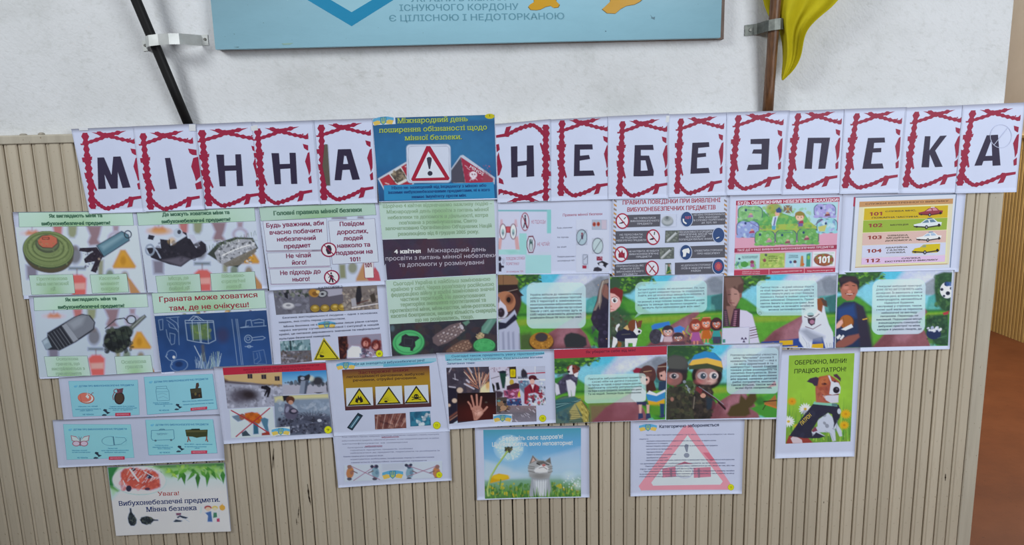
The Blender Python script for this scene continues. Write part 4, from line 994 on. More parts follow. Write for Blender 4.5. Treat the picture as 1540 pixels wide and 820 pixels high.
g.p([(905, 480), (960, 410), (1030, 404), (1036, 420), (960, 540), (900, 530)], '5f8a7c', 1, 2); g.l([(930, 510), (990, 420)], 14, '86aca0', .6, 4); g.p([(850, 565), (890, 525), (930, 545), (922, 575), (870, 590)], 'a49070'); g.bl(860, 535, 920, 580, 14, 5, 10, ['c4b088', '84705a'], 3)
g.e(928, 650, 98, 66, '2e6c40', 0, so=2); g.e(928, 640, 94, 58, '4ba864'); g.e(928, 640, 78, 46, '3f955a', 0, ring=5); g.bl(860, 600, 1000, 670, 20, 6, 18, ['58b470', '3c9054'], 5, .5)
g.e(118, 492, 18, 26, '5c7480', 0, .7, 3); g.l([(360, 740), (500, 728)], 8, '5a7a50', .7, 3)
s.put(g)
for L, x0, y0, x1, y1 in (('Сьогодні Україна є найбільш замінованою', 125, 116, 982, 72), ("країною у світі. Через розв'язану російською", 105, 166, 1014, 116), ('федерацією війну у країні заміновано значні', 106, 214, 1018, 158), ('частини територій. На деокупованих', 188, 254, 938, 212), ('територіях виявлено протитанкові та', 188, 300, 944, 256), ('протипіхотні міни, міни-пастки, міни-розтяжки,', 98, 354, 1026, 298), ('касетні боєприпаси, велику кількість снарядів,', 104, 400, 1034, 344), ('що не розірвались, тощо.', 318, 434, 834, 402)):
    s.t(L, x0, y0, x1, y1, 32, '3f5a4a', .026); s.t(L, x0, y0, x1, y1, 32, '96b490', -.028)
s.build('text_poster', 'pale green text poster above a photo of green mines and grenades', 'poster', 'mine awareness posters')

# ---------------- second row, right of centre
B1 = (740, 290, 5.858)
s = Sheet([(744, 303), (921.5, 298), (922, 412), (748, 413.5)], .0016, B1, paper='c9cfe8')
g = s.pic([(48, 150), (520, 148), (520, 710), (50, 716)], 1.0, 'c5cbe2')
g.r(40, 148, 525, 166, '6fb0b8', .9); g.r(484, 148, 525, 358, '86c6c8'); g.r(240, 358, 305, 545, '9ad0d0'); g.r(40, 500, 240, 545, 'a0d4d2', .9); g.p([(120, 512), (200, 505), (240, 530), (160, 540)], '8fc8c2', .8, 5); g.r(295, 545, 525, 715, 'a3d3d6'); g.r(305, 520, 525, 548, 'c3cce0')
g.r(50, 166, 240, 500, 'c9cbe0'); 
for x0, sx in ((80, -1), (205, 1)): g.p([(x0-5, 235), (x0+12, 235), (x0+20, 300), (x0-12, 300)], 'c9a0ac', .8, 2); g.p([(x0-8*sx, 400), (x0+22*sx, 380), (x0+38*sx*1, 500), (x0+4*sx, 500)] if sx > 0 else [(62, 400), (90, 395), (78, 500), (46, 500)], 'cf9c9c', .9, 2)
g.rr(118, 296, 165, 354, 8, 'a8404c'); g.rr(126, 305, 158, 345, 8, 'c05860')
for x in (96, 187): g.e(x, 342, 31, 70, '6c2c40'); g.e(x, 342, 24, 62, 'dfe6f0'); g.e(x, 350, 11, 26, '4a6a78', 0, .9, 2); g.e(x, 335, 9, 14, '9cc4c0', 0, .8, 2)
g.e(68, 582, 14, 22, '2a2438'); g.p([(58, 620), (74, 610), (84, 640), (104, 642), (106, 660), (84, 664), (82, 694), (58, 694)], '2a2438')
g.l([(92, 580), (100, 600), (95, 625)], 4, '5a5268', .8); g.l([(104, 575), (112, 600), (104, 630)], 3, '7a7288', .7)
g.e(290, 256, 38, 82, '962440'); g.e(290, 256, 31, 72, 'cdd2e6'); g.e(292, 205, 8, 11, '2a2438'); g.p([(284, 218), (300, 218), (302, 262), (312, 310), (302, 312), (292, 275), (282, 312), (272, 310), (284, 262)], '2a2438'); g.l([(265, 200), (315, 310)], 7, '962440')
g.p([(322, 380), (362, 378), (382, 430), (380, 475), (362, 530), (322, 532), (304, 480), (304, 432)], '6f2440'); g.p([(326, 392), (358, 390), (374, 432), (372, 474), (357, 520), (327, 521), (312, 478), (312, 434)], 'd0d4e6'); g.e(343, 470, 18, 42, '43404f'); g.e(343, 478, 12, 32, 'b9c8cc')
for i in range(4): g.l([(331+i*8, 450), (330+i*8, 408+abs(i-1.5)*5)], 6, '3e6a66')
s.put(g)
for L, x0, y0, x1, y1 in (('НЕ ПІДХОДЬ!', 345, 272, 474, 270), ('НЕ ЧІПАЙ!', 398, 470, 508, 466)): s.t(L, x0, y0, x1, y1, 30, 'a8506c', .0, 1)
for L, x0, y0, x1, y1, h in (('ПОВІДОМ СЛУЖБУ', 122, 594, 290, 588, 24), ('ПОРЯТУНКУ', 122, 640, 240, 637, 24), ('за номером: 101', 124, 702, 276, 700, 16)): s.t(L, x0, y0, x1, y1, h, 'a8506c', .0, 1)
s.t('Правила мінної безпеки', 622, 208, 972, 196, 22, 'a03a58', .008)
for L, x0, y0, x1 in (('Будь уважним!', 572, 316, 708), ('Не підходь', 574, 400, 676), ('Не чіпай!', 574, 486, 656), ('Повідом дорослим і', 574, 570, 736), ('зателефонуй 101!', 574, 606, 728)): s.t(L, x0, y0, x1, y0-4, 13, '555468', .004)
g = s.pic([(740, 235), (1030, 235), (1030, 700), (740, 700)], 1.0, 'c9cfe8')
g.r(880, 236, 1012, 326, '9aa4bc'); g.r(884, 240, 965, 322, 'aab4c4'); g.r(965, 240, 1008, 322, 'c4b8c8'); g.e(900, 278, 15, 20, 'b4503c'); g.e(936, 276, 15, 20, 'b4503c'); g.e(900, 278, 7, 10, '7a2c2c'); g.e(936, 276, 7, 10, '7a2c2c')
g.r(742, 325, 840, 462, 'b4bacc'); g.e(790, 393, 44, 66, 'a9c0cc'); g.e(790, 393, 46, 68, '33384c', 0, ring=5); g.l([(765, 440), (822, 340)], 5, '40465a'); g.e(793, 362, 9, 12, '8a4a5a'); g.p([(782, 374), (806, 374), (800, 410), (788, 410)], '5a4258')
g.r(880, 400, 978, 538, 'b9bfce'); g.e(930, 468, 44, 66, 'b9cbd0'); g.e(930, 468, 46, 68, '33384c', 0, ring=5); g.l([(900, 512), (958, 422)], 5, '40465a')
g.r(790, 540, 850, 668, 'b8c0d2', .8); g.rr(802, 546, 840, 630, 8, '5c6478', ring=4); g.l([(808, 590), (838, 560)], 4, '4a5060'); g.rr(796, 640, 832, 668, 3, 'a03048')
g.r(920, 562, 972, 598, '8c2c44'); g.bl(925, 566, 968, 594, 10, 3, 6, ['d0a0b0', '5c1c30'], 3)
g.p([(925, 620), (970, 598), (1028, 625), (1010, 640), (1000, 662), (975, 640), (940, 640)], '26242e'); g.e(962, 630, 18, 12, 'd0d4e4'); g.p([(890, 690), (900, 660), (930, 652), (972, 672), (965, 690), (930, 694)], '35323e')
s.put(g)
s.build('rules_poster', 'white poster with big binoculars, turquoise blocks and faint rules list', 'poster', 'mine awareness posters')

B2 = (910, 285, 5.855)
s = Sheet([(921, 297), (1098, 293), (1094, 415), (920, 414)], .0021, B2, paper='c6cee4')
s.quad([(80, 92), (1062, 62), (1058, 745), (72, 765)], 'c3cbe0', 6)
for side, x in ((0, 90), (1, 1060)):
    for k in range(0, 18):
        y = 85+k*38
        if (side and (y > 180 and y < 640 and k % 4)) : pass
        xx = x-(y-85)*.02*(1 if side == 0 else .03)
        s.pg([(xx-12, y), (xx+12, y+14), (xx+12, y+32), (xx-12, y+18)], 'b98a54' if k % 2 else '8c7f7a')
s.t('ПРАВИЛА ПОВЕДІНКИ ПРИ ВИЯВЛЕННІ', 152, 134, 1016, 110, 36, 'a32438', .018, 2); s.t('ВИБУХОНЕБЕЗПЕЧНИХ ПРЕДМЕТІВ', 192, 196, 974, 174, 36, 'a32438', .018, 2)
bars = [([(170, 225), (485, 218), (482, 325), (165, 335)], ['НЕ ТОРКАТИСЯ', 'ВИБУХОНЕБЕЗПЕЧНОГО', 'ПРЕДМЕТУ'], 222, 476, 262, 312, -.02),
 ([(730, 212), (1058, 200), (1058, 308), (730, 320)], ['НЕГАЙНО ПРОІНФОРМУВАТИ', 'ПРО ЗНАХІДКУ', 'В СЛУЖБУ ПОРЯТУНКУ', 'ЗА ТЕЛ. 101'], 778, 1052, 232, 304, -.03),
 ([(92, 368), (410, 362), (410, 472), (92, 480)], ['НЕ ПЕРЕСУВАТИ,', 'НЕ ПІДНІМАТИ', 'НЕБЕЗПЕЧНІ ПРЕДМЕТИ'], 98, 362, 408, 458, -.02),
 ([(532, 362), (985, 352), (985, 456), (528, 470)], ['ПРИ МОЖЛИВОСТІ ОГОРОДИТИ', 'НЕБЕЗПЕЧНЕ МІСЦЕ ЧИ', 'ВСТАНОВИТИ', 'ПОПЕРЕДЖУВАЛЬНІ ЗНАКИ'], 648, 942, 384, 450, -.03),
 ([(180, 518), (600, 508), (600, 610), (180, 620)], ['НЕ НАГРІВАТИ, НЕ КИДАТИ', 'ВИБУХОНЕБЕЗПЕЧНІ', 'ПРЕДМЕТИ'], 208, 474, 554, 604, -.03),
 ([(730, 500), (1055, 488), (1055, 598), (730, 605)], ['СПОВІСТИТИ СТОРОННІХ', 'ПРО НЕБЕЗПЕКУ'], 785, 1034, 548, 574, -.03),
 ([(85, 660), (405, 640), (405, 750), (82, 762)], ['ПРИПИНИТИ БУДЬ-ЯКІ', 'РОБОТИ БІЛЯ', 'ВИБУХОНЕБЕЗПЕЧНОГО', 'ПРЕДМЕТУ'], 98, 338, 684, 758, -.03),
 ([(615, 645), (985, 632), (985, 740), (615, 750)], ['НЕ ДОПУСКАТИ СТОРОННІХ', 'ОСІБ В НЕБЕЗПЕЧНИЙ', 'РАЙОН'], 668, 928, 678, 728, -.03)]
for q, L, x0, x1, y0, y1, sl in bars:
    s.quad(q, '55555f', 3); s.tb(L, x0, y0, x1, y1, 15, 'c9ccd8', 'c', sl, 0, .006, 1.15)
for x, y in ((152, 278), (422, 420), (142, 570), (412, 696)):
    s.el(x, y, 60, 70, 'a22a44', 26); s.el(x, y, 49, 58, 'd8d8e6', 26)
for x, y in ((718, 262), (998, 402), (710, 554), (996, 677)):
    s.el(x, y, 56, 70, 'c0c8dc', 26); s.el(x, y, 51, 65, '2d4878', 26)
s.pg([(120, 298), (160, 282), (175, 286), (150, 300), (125, 302)], '3c3440'); s.ln([(165, 262), (182, 244)], 8, '3c5a4c')
s.pg([(390, 438), (420, 424), (440, 430), (420, 444), (395, 445)], '3c3440'); s.ln([(432, 400), (436, 372)], 9, '3c5a4c')
s.pg([(118, 600), (116, 570), (130, 545), (136, 560), (150, 530), (158, 560), (172, 555), (172, 602)], '8c2438')
s.ln([(390, 730), (430, 672)], 9, '7c4450'); s.ln([(395, 678), (440, 724)], 7, '6a5a68')
for x, y in ((152, 278), (422, 420), (142, 570), (412, 696)): s.ln([(x-38, y-46), (x+38, y+46)], 9, 'a22a44')
s.ln([(688, 258), (690, 284), (716, 302)], 13, 'e2e6f0'); s.t('101', 700, 262, 758, 258, 24, 'b8566c', .03)
s.pg([(975, 428), (1005, 415), (1002, 424), (980, 434)], 'e0e6f0')
s.pg([(676, 540), (690, 526), (735, 516), (745, 540), (740, 565), (724, 558), (715, 556), (708, 590), (684, 594), (686, 560)], 'dfe6f2')
s.el(996, 677, 34, 40, 'b84048', 8); s.el(996, 677, 27, 32, '2d4878', 8); s.el(996, 677, 22, 28, 'c05a5c', 8)
g = s.pic([(488, 215), (625, 212), (625, 328), (488, 332)], .9, 'c3cade'); g.e(548, 282, 52, 42, '7f8890', 0, so=2); g.e(548, 270, 50, 38, 'aab0b4'); g.e(546, 258, 30, 22, '8d9498'); g.e(545, 250, 15, 12, '4b5258'); g.e(548, 280, 44, 30, '939a9e', 0, ring=4); s.put(g)
for q in ([(532, 362), (650, 360), (645, 466), (528, 470)], [(480, 512), (606, 508), (606, 608), (480, 614)]):
    g = s.pic(q, .9, '5f6662'); x0, y0 = q[0]; g.bl(x0, y0, x0+120, y0+105, 50, 4, 12, ['757c74', '4a504c', '8a8f86'], 5, .6); g.l([(x0+18, y0+90), (x0+96, y0+18)], 20, 'a9adae'); g.l([(x0+20, y0+84), (x0+90, y0+18)], 6, 'd0d4d6', .8); g.e(x0+98, y0+14, 8, 8, '3f4446'); s.put(g)
g = s.pic([(530, 648), (580, 645), (585, 750), (532, 752)], .9, 'b4bec4'); g.r(530, 648, 585, 660, '3c4a44'); g.p([(550, 660), (566, 655), (572, 700), (582, 745), (535, 748), (545, 700)], '38603c'); g.e(562, 668, 9, 12, '9a7a6a'); g.l([(540, 735), (580, 712)], 8, '8a9a3c'); s.put(g)
s.build('rules_poster', 'white poster with red heading ПРАВИЛА ПОВЕДІНКИ and grey instruction bars', 'poster', 'mine awareness posters')

B3 = (1090, 285, 5.858)
s = Sheet([(1095, 293), (1269, 290.5), (1263.5, 412), (1092, 416)], .0016, B3, paper='c8d0e6')
q = [(100, 100), (1012, 68), (972, 728), (80, 760)]
g = s.pic(q, .9, 'd49cb2')
g.p([(115, 140), (1000, 108), (985, 330), (840, 400), (800, 330), (300, 350), (110, 300)], 'a9cfd8'); g.p([(120, 230), (330, 180), (390, 240), (420, 180), (600, 240), (700, 210), (760, 300), (820, 330), (760, 400), (300, 380), (110, 320)], '5fa65c'); g.p([(300, 320), (760, 290), (830, 350), (800, 390), (300, 380)], '9fb24e')
g.e(440, 190, 70, 70, '8a9a3c', 0, .9, 4); g.e(400, 160, 40, 30, 'a0a040', 0, .8, 4); g.bl(310, 160, 760, 340, 120, 6, 24, ['6fb45c', '4c9350', '84b850', '3f8450', '96bc58'], 4, .5)
for dx in (-1, 1): g.p([(555, 172), (555+dx*36, 140), (555+dx*38, 205)], '7c6a54')
g.p([(555, 172), (530, 140), (580, 140)], '7c6a54'); g.p([(555, 172), (530, 208), (580, 208)], '7c6a54'); g.e(555, 172, 13, 14, 'b08e50')
# warden
g.e(462, 215, 20, 24, 'd8a890'); g.p([(450, 178), (480, 155), (502, 180), (495, 205), (455, 205)], '2f4a80'); g.p([(425, 240), (470, 232), (450, 300), (448, 350), (418, 352), (412, 300)], 'c4d8e4'); g.p([(440, 245), (455, 245), (440, 320), (425, 320)], '6a6aa4'); g.p([(415, 320), (450, 320), (445, 355), (415, 355)], '4f9ab4')
# boy
g.e(660, 232, 42, 40, '9c6a38'); g.e(660, 248, 34, 30, 'e4b8a0'); g.e(645, 245, 4, 5, '302020'); g.e(674, 245, 4, 5, '302020'); g.e(660, 215, 40, 18, '8a7a34'); g.p([(640, 280), (690, 272), (695, 300), (640, 305)], '9c2c54'); g.p([(645, 300), (690, 298), (688, 325), (648, 328)], '6a5a94'); g.l([(655, 280), (640, 300)], 8, '3f8f8c')
def cloud(x0, y0, x1, y1, c, e='35506a'):
    g.rr(x0-4, y0-4, x1+4, y1+4, 44, e); g.rr(x0+2, y0+2, x1-2, y1-2, 40, c)
    for k in range(5): g.e(x0+18+(x1-x0-36)*k/4, y0+6 if k % 2 else y1-6, 26, 14, c)
for x0, y0, x1, y1, c in ((118, 152, 330, 268, '7eb476'), (106, 286, 300, 420, '8f9fd0'), (266, 368, 440, 490, '6fae5c'), (448, 362, 630, 482, '6aa858'), (640, 350, 826, 480, '6aa658'), (788, 134, 975, 245, 'a49cd4'), (812, 262, 990, 380, '8fc8d2')):
    cloud(x0, y0, x1, y1, c)
    g.bl(x0+15, y0+10, x1-15, y1-8, 26, 5, 20, ['8cc07c', '4f9050', 'a0c8a0'] if c[0] == '6' or c[0] == '7' else ['b4b0e0', '6f80b8', 'c0d8e4'], int(x0), .55)
for x, y in ((186, 182), (850, 165), (505, 402), (694, 380), (890, 300), (182, 298), (310, 398)): g.e(x, y, 10, 12, '243c6c')
for x, y, c in ((228, 220, '9a7aa0'), (905, 210, '7a3c50'), (390, 440, 'b088a0'), (555, 450, '8a5060'), (722, 420, '8f4460'), (240, 360, 'a03c5c')): g.e(x, y, 14, 12, 'caa08c'); g.p([(x-20, y+8), (x+18, y+2), (x+24, y+24), (x-28, y+28)], c)
g.l([(200, 180), (300, 190)], 4, '3c6c7c'); g.l([(470, 380), (600, 378)], 3, '3c6c7c'); g.l([(220, 290), (330, 350)], 5, '6a4c94'); g.p([(780, 325), (850, 255), (870, 265)], '6a5a80')
g.p([(820, 330), (900, 310), (880, 370), (830, 370)], 'c0bc5c', .9)
for x0, x1, c in ((92, 308, 'a9d0d0'), (312, 530, '9cb85c'), (536, 770, 'a4ccd8'), (776, 975, 'd8dcec')):
    sl = -.03; y0 = 570+(x0-92)*sl; g.p([(x0, y0), (x1, y0-5), (x1-6, y0+126), (x0-6, y0+132)], c)
g.bl(320, 580, 520, 680, 60, 5, 14, ['b4c860', '7f9c48', 'c8d07c'], 2, .6); g.bl(90, 640, 300, 690, 20, 8, 22, ['4f9a58', '7cb860'], 2, .7); g.e(172, 660, 34, 26, '4c9444'); g.e(240, 640, 18, 16, '8c3c54'); g.p([(225, 655), (258, 655), (262, 685), (225, 685)], 'a85a94')
g.l([(125, 640), (105, 670)], 8, '3c5a8c'); g.e(128, 612, 10, 9, '2c3c60'); g.e(350, 625, 14, 16, '8a4c50'); g.e(362, 578, 12, 12, '4c5c58'); g.e(580, 640, 12, 12, '3c5a94'); g.e(618, 638, 15, 15, '5c3a44'); g.p([(605, 650), (632, 650), (628, 680), (610, 680)], 'c8d0e0')
g.p([(672, 585), (690, 585), (696, 680), (662, 680), (668, 620)], 'b07c44'); g.p([(720, 570), (755, 560), (752, 680), (716, 680)], '3f8c7c'); g.e(690, 660, 12, 10, 'c86030'); g.e(738, 600, 12, 18, '7cb44c')
g.e(872, 620, 88, 56, '7c3f30'); g.e(872, 620, 80, 50, '95563c'); g.bl(800, 580, 945, 660, 26, 7, 16, ['6a8c3c', 'a8643c', '7c3430'], 8, .6); g.l([(790, 572), (960, 560)], 3, '6fae70')
s.put(g)
s.quad([(100, 100), (1012, 68), (1010, 108), (98, 140)], 'a02c48', 6); s.t('БУДЬ ОБЕРЕЖНИМ! НЕБЕЗПЕЧНІ ЗНАХІДКИ!', 112, 134, 1004, 104, 26, 'e4d4e2', .03)
s.quad([(86, 520), (988, 488), (986, 525), (84, 557)], '9c3450', 6); s.t('ТВОЇ ДІЇ У РАЗІ ВИЯВЛЕННЯ ВИБУХОНЕБЕЗПЕЧНИХ ПРЕДМЕТІВ', 108, 546, 960, 514, 17, 'e0ccd8', .015)
s.quad([(82, 712), (974, 690), (972, 728), (80, 760)], 'b03c54', 6); s.tb(['ДЗВОНИ ДО СЛУЖБИ', 'ПОРЯТУНКУ НЕГАЙНО'], 115, 732, 345, 750, 10, 'e4ccd8', 'c', -.02); s.t('ТЕЛЕФОН СЛУЖБИ ПОРЯТУНКУ 101', 412, 736, 680, 722, 12, 'e4ccd8'); s.t('http://www.mns.gov.ua', 725, 724, 952, 715, 12, 'e4ccd8')
s.ln([(389, 703), (389, 750)], 4, 'e0b0c0'); s.ln([(700, 696), (700, 740)], 4, 'e0b0c0')
s.t('101', 818, 650, 932, 642, 56, 'e8e4ee', .05, 2)
s.tb(['НЕ ЧІПАЙ ЗНАЙДЕНИЙ', 'НЕБЕЗПЕЧНИЙ ПРЕДМЕТ'], 150, 596, 290, 608, 9, '2f5a64', 'c', -.02); s.tb(['ВІДІЙДИ НА', 'БЕЗПЕЧНУ', 'ВІДСТАНЬ'], 385, 596, 466, 634, 12, '4a6a30'); s.tb(['ПОВІДОМ', 'ДОРОСЛИХ'], 560, 588, 648, 604, 11, '2f5a64')
s.build('comic_poster', 'pink-bordered cartoon poster with green meadow, bubbles and white 101', 'poster', 'mine awareness posters')

B4 = (1270, 285, 5.858)
s = Sheet([(1268, 291.5), (1453, 289.5), (1441, 409), (1261, 412.5)], .0022, B4, paper='c9d2e4', bend=(0, 0, .0015, .001))
s.quad([(84, 68), (990, 38), (930, 688), (45, 720)], 'c9cfdc', 6)
for a, b_, w, c in (((84, 70), (988, 40), 8, '5f728c'), ((986, 40), (928, 688), 9, '6f7f9c'), ((92, 72), (48, 718), 14, '7a8090'), ((90, 68), (84, 150), 16, 'a0304c')): s.ln([a, b_], w, c)
s.quad([(132, 108), (958, 80), (918, 660), (92, 690)], 'd3ccb0', 5); s.quad([(165, 150), (918, 128), (895, 650), (150, 672)], 'd9d6a8', 5)
s.ln([(90, 686), (905, 655)], 5, 'a8763c')
s.quad([(132, 108), (956, 80), (954, 126), (130, 156)], 'b98a5c', 5); s.t('СЛУЖБИ ЕКСТРЕННОГО ВИКЛИКУ', 182, 136, 916, 108, 14, '6a4a34', .03)
rows = [('101', [(176, 168), (912, 140), (906, 248), (168, 272)], 'c4a81c', ['СЛУЖБА МНС,', 'ПОЖАРНА ЧАСТИНА'], 232), ('102', [(166, 274), (906, 250), (898, 354), (160, 380)], '8fa83c', ['МІЛІЦІЯ'], 334), ('103', [(160, 384), (898, 358), (892, 464), (155, 492)], 'd0b0a8', ['ШВИДКА', 'МЕДИЧНА', 'ДОПОМОГА'], 440), ('104', [(155, 494), (892, 466), (886, 576), (150, 602)], 'c6c9e2', ['АВАРІЙНА', 'ГАЗОВА', 'СЛУЖБА'], 558), ('112', [(150, 604), (886, 578), (882, 636), (146, 664)], 'd4b8d8', [], 644)]
for n_, q, c, L, by in rows:
    s.quad(q, c, 4); s.t(n_, {'101': 215, '102': 205, '103': 198, '104': 190, '112': 178}[n_], by, {'101': 342, '102': 334, '103': 330, '104': 325, '112': 314}[n_], by-5, 30, '8c3a34', .035, 2)
for L, x0, y0, x1, y1 in (('СЛУЖБА МНС,', 358, 200, 630, 190), ('ПОЖАРНА ЧАСТИНА', 238, 256, 648, 244), ('МІЛІЦІЯ', 400, 320, 562, 314), ('ШВИДКА', 378, 412, 558, 408), ('МЕДИЧНА', 366, 434, 570, 428), ('ДОПОМОГА', 356, 458, 592, 450), ('АВАРІЙНА', 358, 520, 554, 514), ('ГАЗОВА', 372, 542, 532, 536), ('СЛУЖБА', 366, 564, 536, 558), ('СЛУЖБА', 500, 614, 668, 608), ('ЕКСТРЕННОГО ВИКЛИКУ', 352, 642, 820, 624)): s.t(L, x0, y0, x1, y1, 12, '4a4030', .025)
def car(x, y, w, body, glass, van=False, roof=None, dark='3a3438'):
    h = w*.22
    if van:
        s.pg([(x, y), (x+w*.12, y-h*.55), (x+w*.3, y-h*.7), (x+w*.42, y-h*1.15), (x+w, y-h*1.3), (x+w*.98, y-h*.2), (x+w*.9, y+h*.1), (x+w*.05, y+h*.25)], body)
        s.pg([(x+w*.33, y-h*.7), (x+w*.43, y-h*1.08), (x+w*.5, y-h*1.1), (x+w*.5, y-h*.7)], glass)
    else:
        s.pg([(x, y-h*.3), (x+w*.25, y-h*.55), (x+w*.42, y-h*1.1), (x+w*.72, y-h*1.25), (x+w*.85, y-h*.75), (x+w, y-h*.7), (x+w*.97, y-h*.1), (x+w*.55, y+h*.18), (x+w*.05, y+h*.1)], body)
        s.pg([(x+w*.30, y-h*.55), (x+w*.44, y-h*1.02), (x+w*.70, y-h*1.15), (x+w*.80, y-h*.72)], glass)
        s.pg([(x+w*.52, y-h*1.08), (x+w*.56, y-h*1.1), (x+w*.6, y-h*.62), (x+w*.55, y-h*.6)], body)
    s.ln([(x+w*.02, y), (x+w*.5, y+h*.12), (x+w*.96, y-h*.2)], h*.2, dark)
    s.el(x+w*.46, y+h*.1, w*.055, h*.33, '1f1c22', 14); s.el(x+w*.46, y+h*.1, w*.028, h*.17, 'a0a0a8', 10)
    s.el(x+w*.9, y-h*.22, w*.045, h*.26, '1f1c22', 12); s.el(x+w*.12, y+h*.05, w*.04, h*.16, '2a262c', 10)
    if roof: s.ln([(x+w*.5, y-h*1.28), (x+w*.66, y-h*1.33)], h*.16, roof)
car(650, 218, 215, '8c3340', 'c88a98', roof='d8d0e0', dark='5c1c28'); car(605, 326, 250, 'd3dae8', '5f7c94', roof='4c6a9c'); car(628, 440, 225, 'dde2ee', '9fb4cc', roof='5f90b4'); car(590, 548, 250, 'c9b418', '8c9a80', van=True)
s.build('phone_number_poster', 'striped yellow, green and pink poster of emergency numbers with cars', 'poster', 'mine awareness posters')

# ---------------- park picture posters
def park(g, seed=1, right_trees=False):
    U, V = g.U, g.V; q = g.q
    def M(pts):  # normalised to crop
        return [tuple(q[0]*(1-u)*(1-v)+q[1]*u*(1-v)+q[2]*u*v+q[3]*(1-u)*v) for u, v in pts]
    g.vg('78b4cc', '7fbcca', '78b8b8', '6fb0a4')
    W = np.hypot(*(q[1]-q[0]))
    g.p(M([(.30, -.1), (.62, -.1), (.50, .12), (.34, .18)]), '5db4cc', 1, 6)
    g.p(M([(.60, -.05), (1.1, -.05), (1.05, .2), (.75, .16), (.50, .33), (.42, .28), (.52, .10)]), 'b9bed8', .95, 10); g.p(M([(.55, .15), (.8, .02), (.9, .1), (.6, .3)]), 'c8ccdf', .8, 10)
    g.p(M([(.68, .24), (.90, .03), (1.05, .02), (1.05, .36), (.78, .32)]), '8f959f', .95, 4); g.p(M([(.86, .1), (.93, .04), (1.02, .12), (1.02, .3), (.9, .25)]), '7b828e', .8, 4)
    g.p(M([(.80, .35), (.86, .30), (1.05, .28), (1.05, .60), (.78, .60)]), '4f9a98', .9, 3); g.p(M([(.90, .32), (1.05, .25), (1.05, .60), (.90, .60)]), '3c6a6c', .9, 3)
    for k in range(7): g.p(M([(.46+.07*k, .52-.02*(k % 3)), (.48+.07*k, .42), (.51+.07*k, .44), (.53+.07*k, .6), (.46+.07*k, .6)]), '6aa8a0', .6, 3)
    g.p(M([(-.05, .35), (.12, .26), (.25, .40), (.36, .52), (.36, .75), (-.05, .85)]), '3f7c38', 1, 4)
    g.p(M([(.1, .34), (.2, .33), (.32, .5), (.2, .6)]), '56943f', .8, 6)
    g.p(M([(-.05, .56), (.3, .54), (1.05, .53), (1.05, .95), (-.05, 1.05)]), '5f9a3c', 1, 3)
    g.p(M([(.05, .62), (.35, .58), (1.0, .56), (.6, .64), (.2, .68)]), '8ba03c', .8, 5); g.p(M([(-.05, .52), (1.05, .51), (1.05, .545), (-.05, .56)]), '336a34', .8, 4)
    g.p(M([(.78, .50), (.66, .60), (.46, .78), (.30, 1.05), (.86, 1.05), (.80, .82), (.72, .68), (.80, .55)]), '8a5c64', 1, 3)
    g.p(M([(.70, .60), (.56, .74), (.48, .9), (.62, .95), (.72, .80)]), 'a07480', .7, 8); g.p(M([(.30, 1.02), (.46, .80), (.55, .82), (.48, 1.02)]), '6c4048', .6, 8)
    g.p(M([(.80, .76), (.92, .68), (1.05, .66), (1.05, 1.05), (.90, 1.0)]), '4f9440', 1, 3); g.p(M([(.76, .74), (.85, .70), (1.0, .95), (.96, 1.0)]), '2f5c30', .6, 5)
    # overhanging leaves upper left
    rs = np.random.RandomState(seed)
    g.p(M([(-.05, -.05), (.40, -.05), (.36, .08), (.24, .16), (.18, .24), (.05, .28), (-.05, .24)]), '3b5f3c', 1, 5)
    for k in range(70):
        u = rs.uniform(0, .40); v = rs.uniform(0, .22*(1-u*1.6)+.03); p_ = M([(u, v)])[0]
        g.e(p_[0], p_[1], rs.uniform(8, 24)*W/1050, rs.uniform(5, 13)*W/1050, ['4f8236', '6a9c3c', '35562e', '79a844', '2f4a34', '44743a'][rs.randint(6)], rs.uniform(-40, 30), .75)
    m = g.U > -2; g.nm(m, 26, .07, seed); g.nm(m, 7, .05, seed+1); g.ct = 1.16
def bubble(s, x0, y0, x1, y1, rad, c='bfd6dc', sl=-.02, sk=.0):
    return x0, y0, x1, y1, rad, c, sl, sk
def face(g, cx, cy, rx, ry, skin, hair, eye='2e2a30', brim=None, big=1.0, smile=True, look=0):
    g.e(cx, cy-ry*.18, rx*1.22, ry*1.2, hair, 0, 1, 1.5); g.e(cx, cy+ry*.12, rx, ry, skin); g.p([(cx-rx, cy-ry*.35), (cx-rx*.3, cy-ry*.15), (cx+rx*.5, cy-ry*.5), (cx+rx, cy-ry*.2), (cx+rx*.9, cy-ry), (cx-rx*.8, cy-ry)], hair, 1)
    for sx in (-1, 1):
        g.e(cx+sx*rx*.4+look, cy+ry*.05, rx*.24*big, ry*.22*big, 'e8e4e8'); g.e(cx+sx*rx*.4+look*1.2, cy+ry*.07, rx*.14*big, ry*.16*big, eye)
    g.e(cx+look, cy+ry*.42, rx*.1, ry*.08, 'b0705c', 0, .8)
    if smile: g.p([(cx-rx*.32+look, cy+ry*.55), (cx+rx*.32+look, cy+ry*.55), (cx+look, cy+ry*.82)], 'f0e0dc' if rx > 22 else 'a84a48')
    else: g.l([(cx-rx*.2+look, cy+ry*.68), (cx+rx*.2+look, cy+ry*.66)], max(2, rx*.1), '9c5448')
def bubble_text(s, lines, sh=0.004, c='47505f'):
    for L, x0, y0, x1, y1, h in lines: s.t(L, x0, y0, x1, y1, h, c, sh)
def para(s, lines, x0, x1, y0, y1, h, sl, c='465062', seed=0, w=.006, var=.06):
    rs = np.random.RandomState(seed); n = len(lines)
    for i, L in enumerate(lines):
        y = y0+(y1-y0)*i/(n-1); W = min(x1-x0, s.width(L, h, w)*1.25); l = (x0+x1-W)/2
        s.t(L, l, y+(l-x0)*sl, l+W, y+(l+W-x0)*sl, h, c, w)

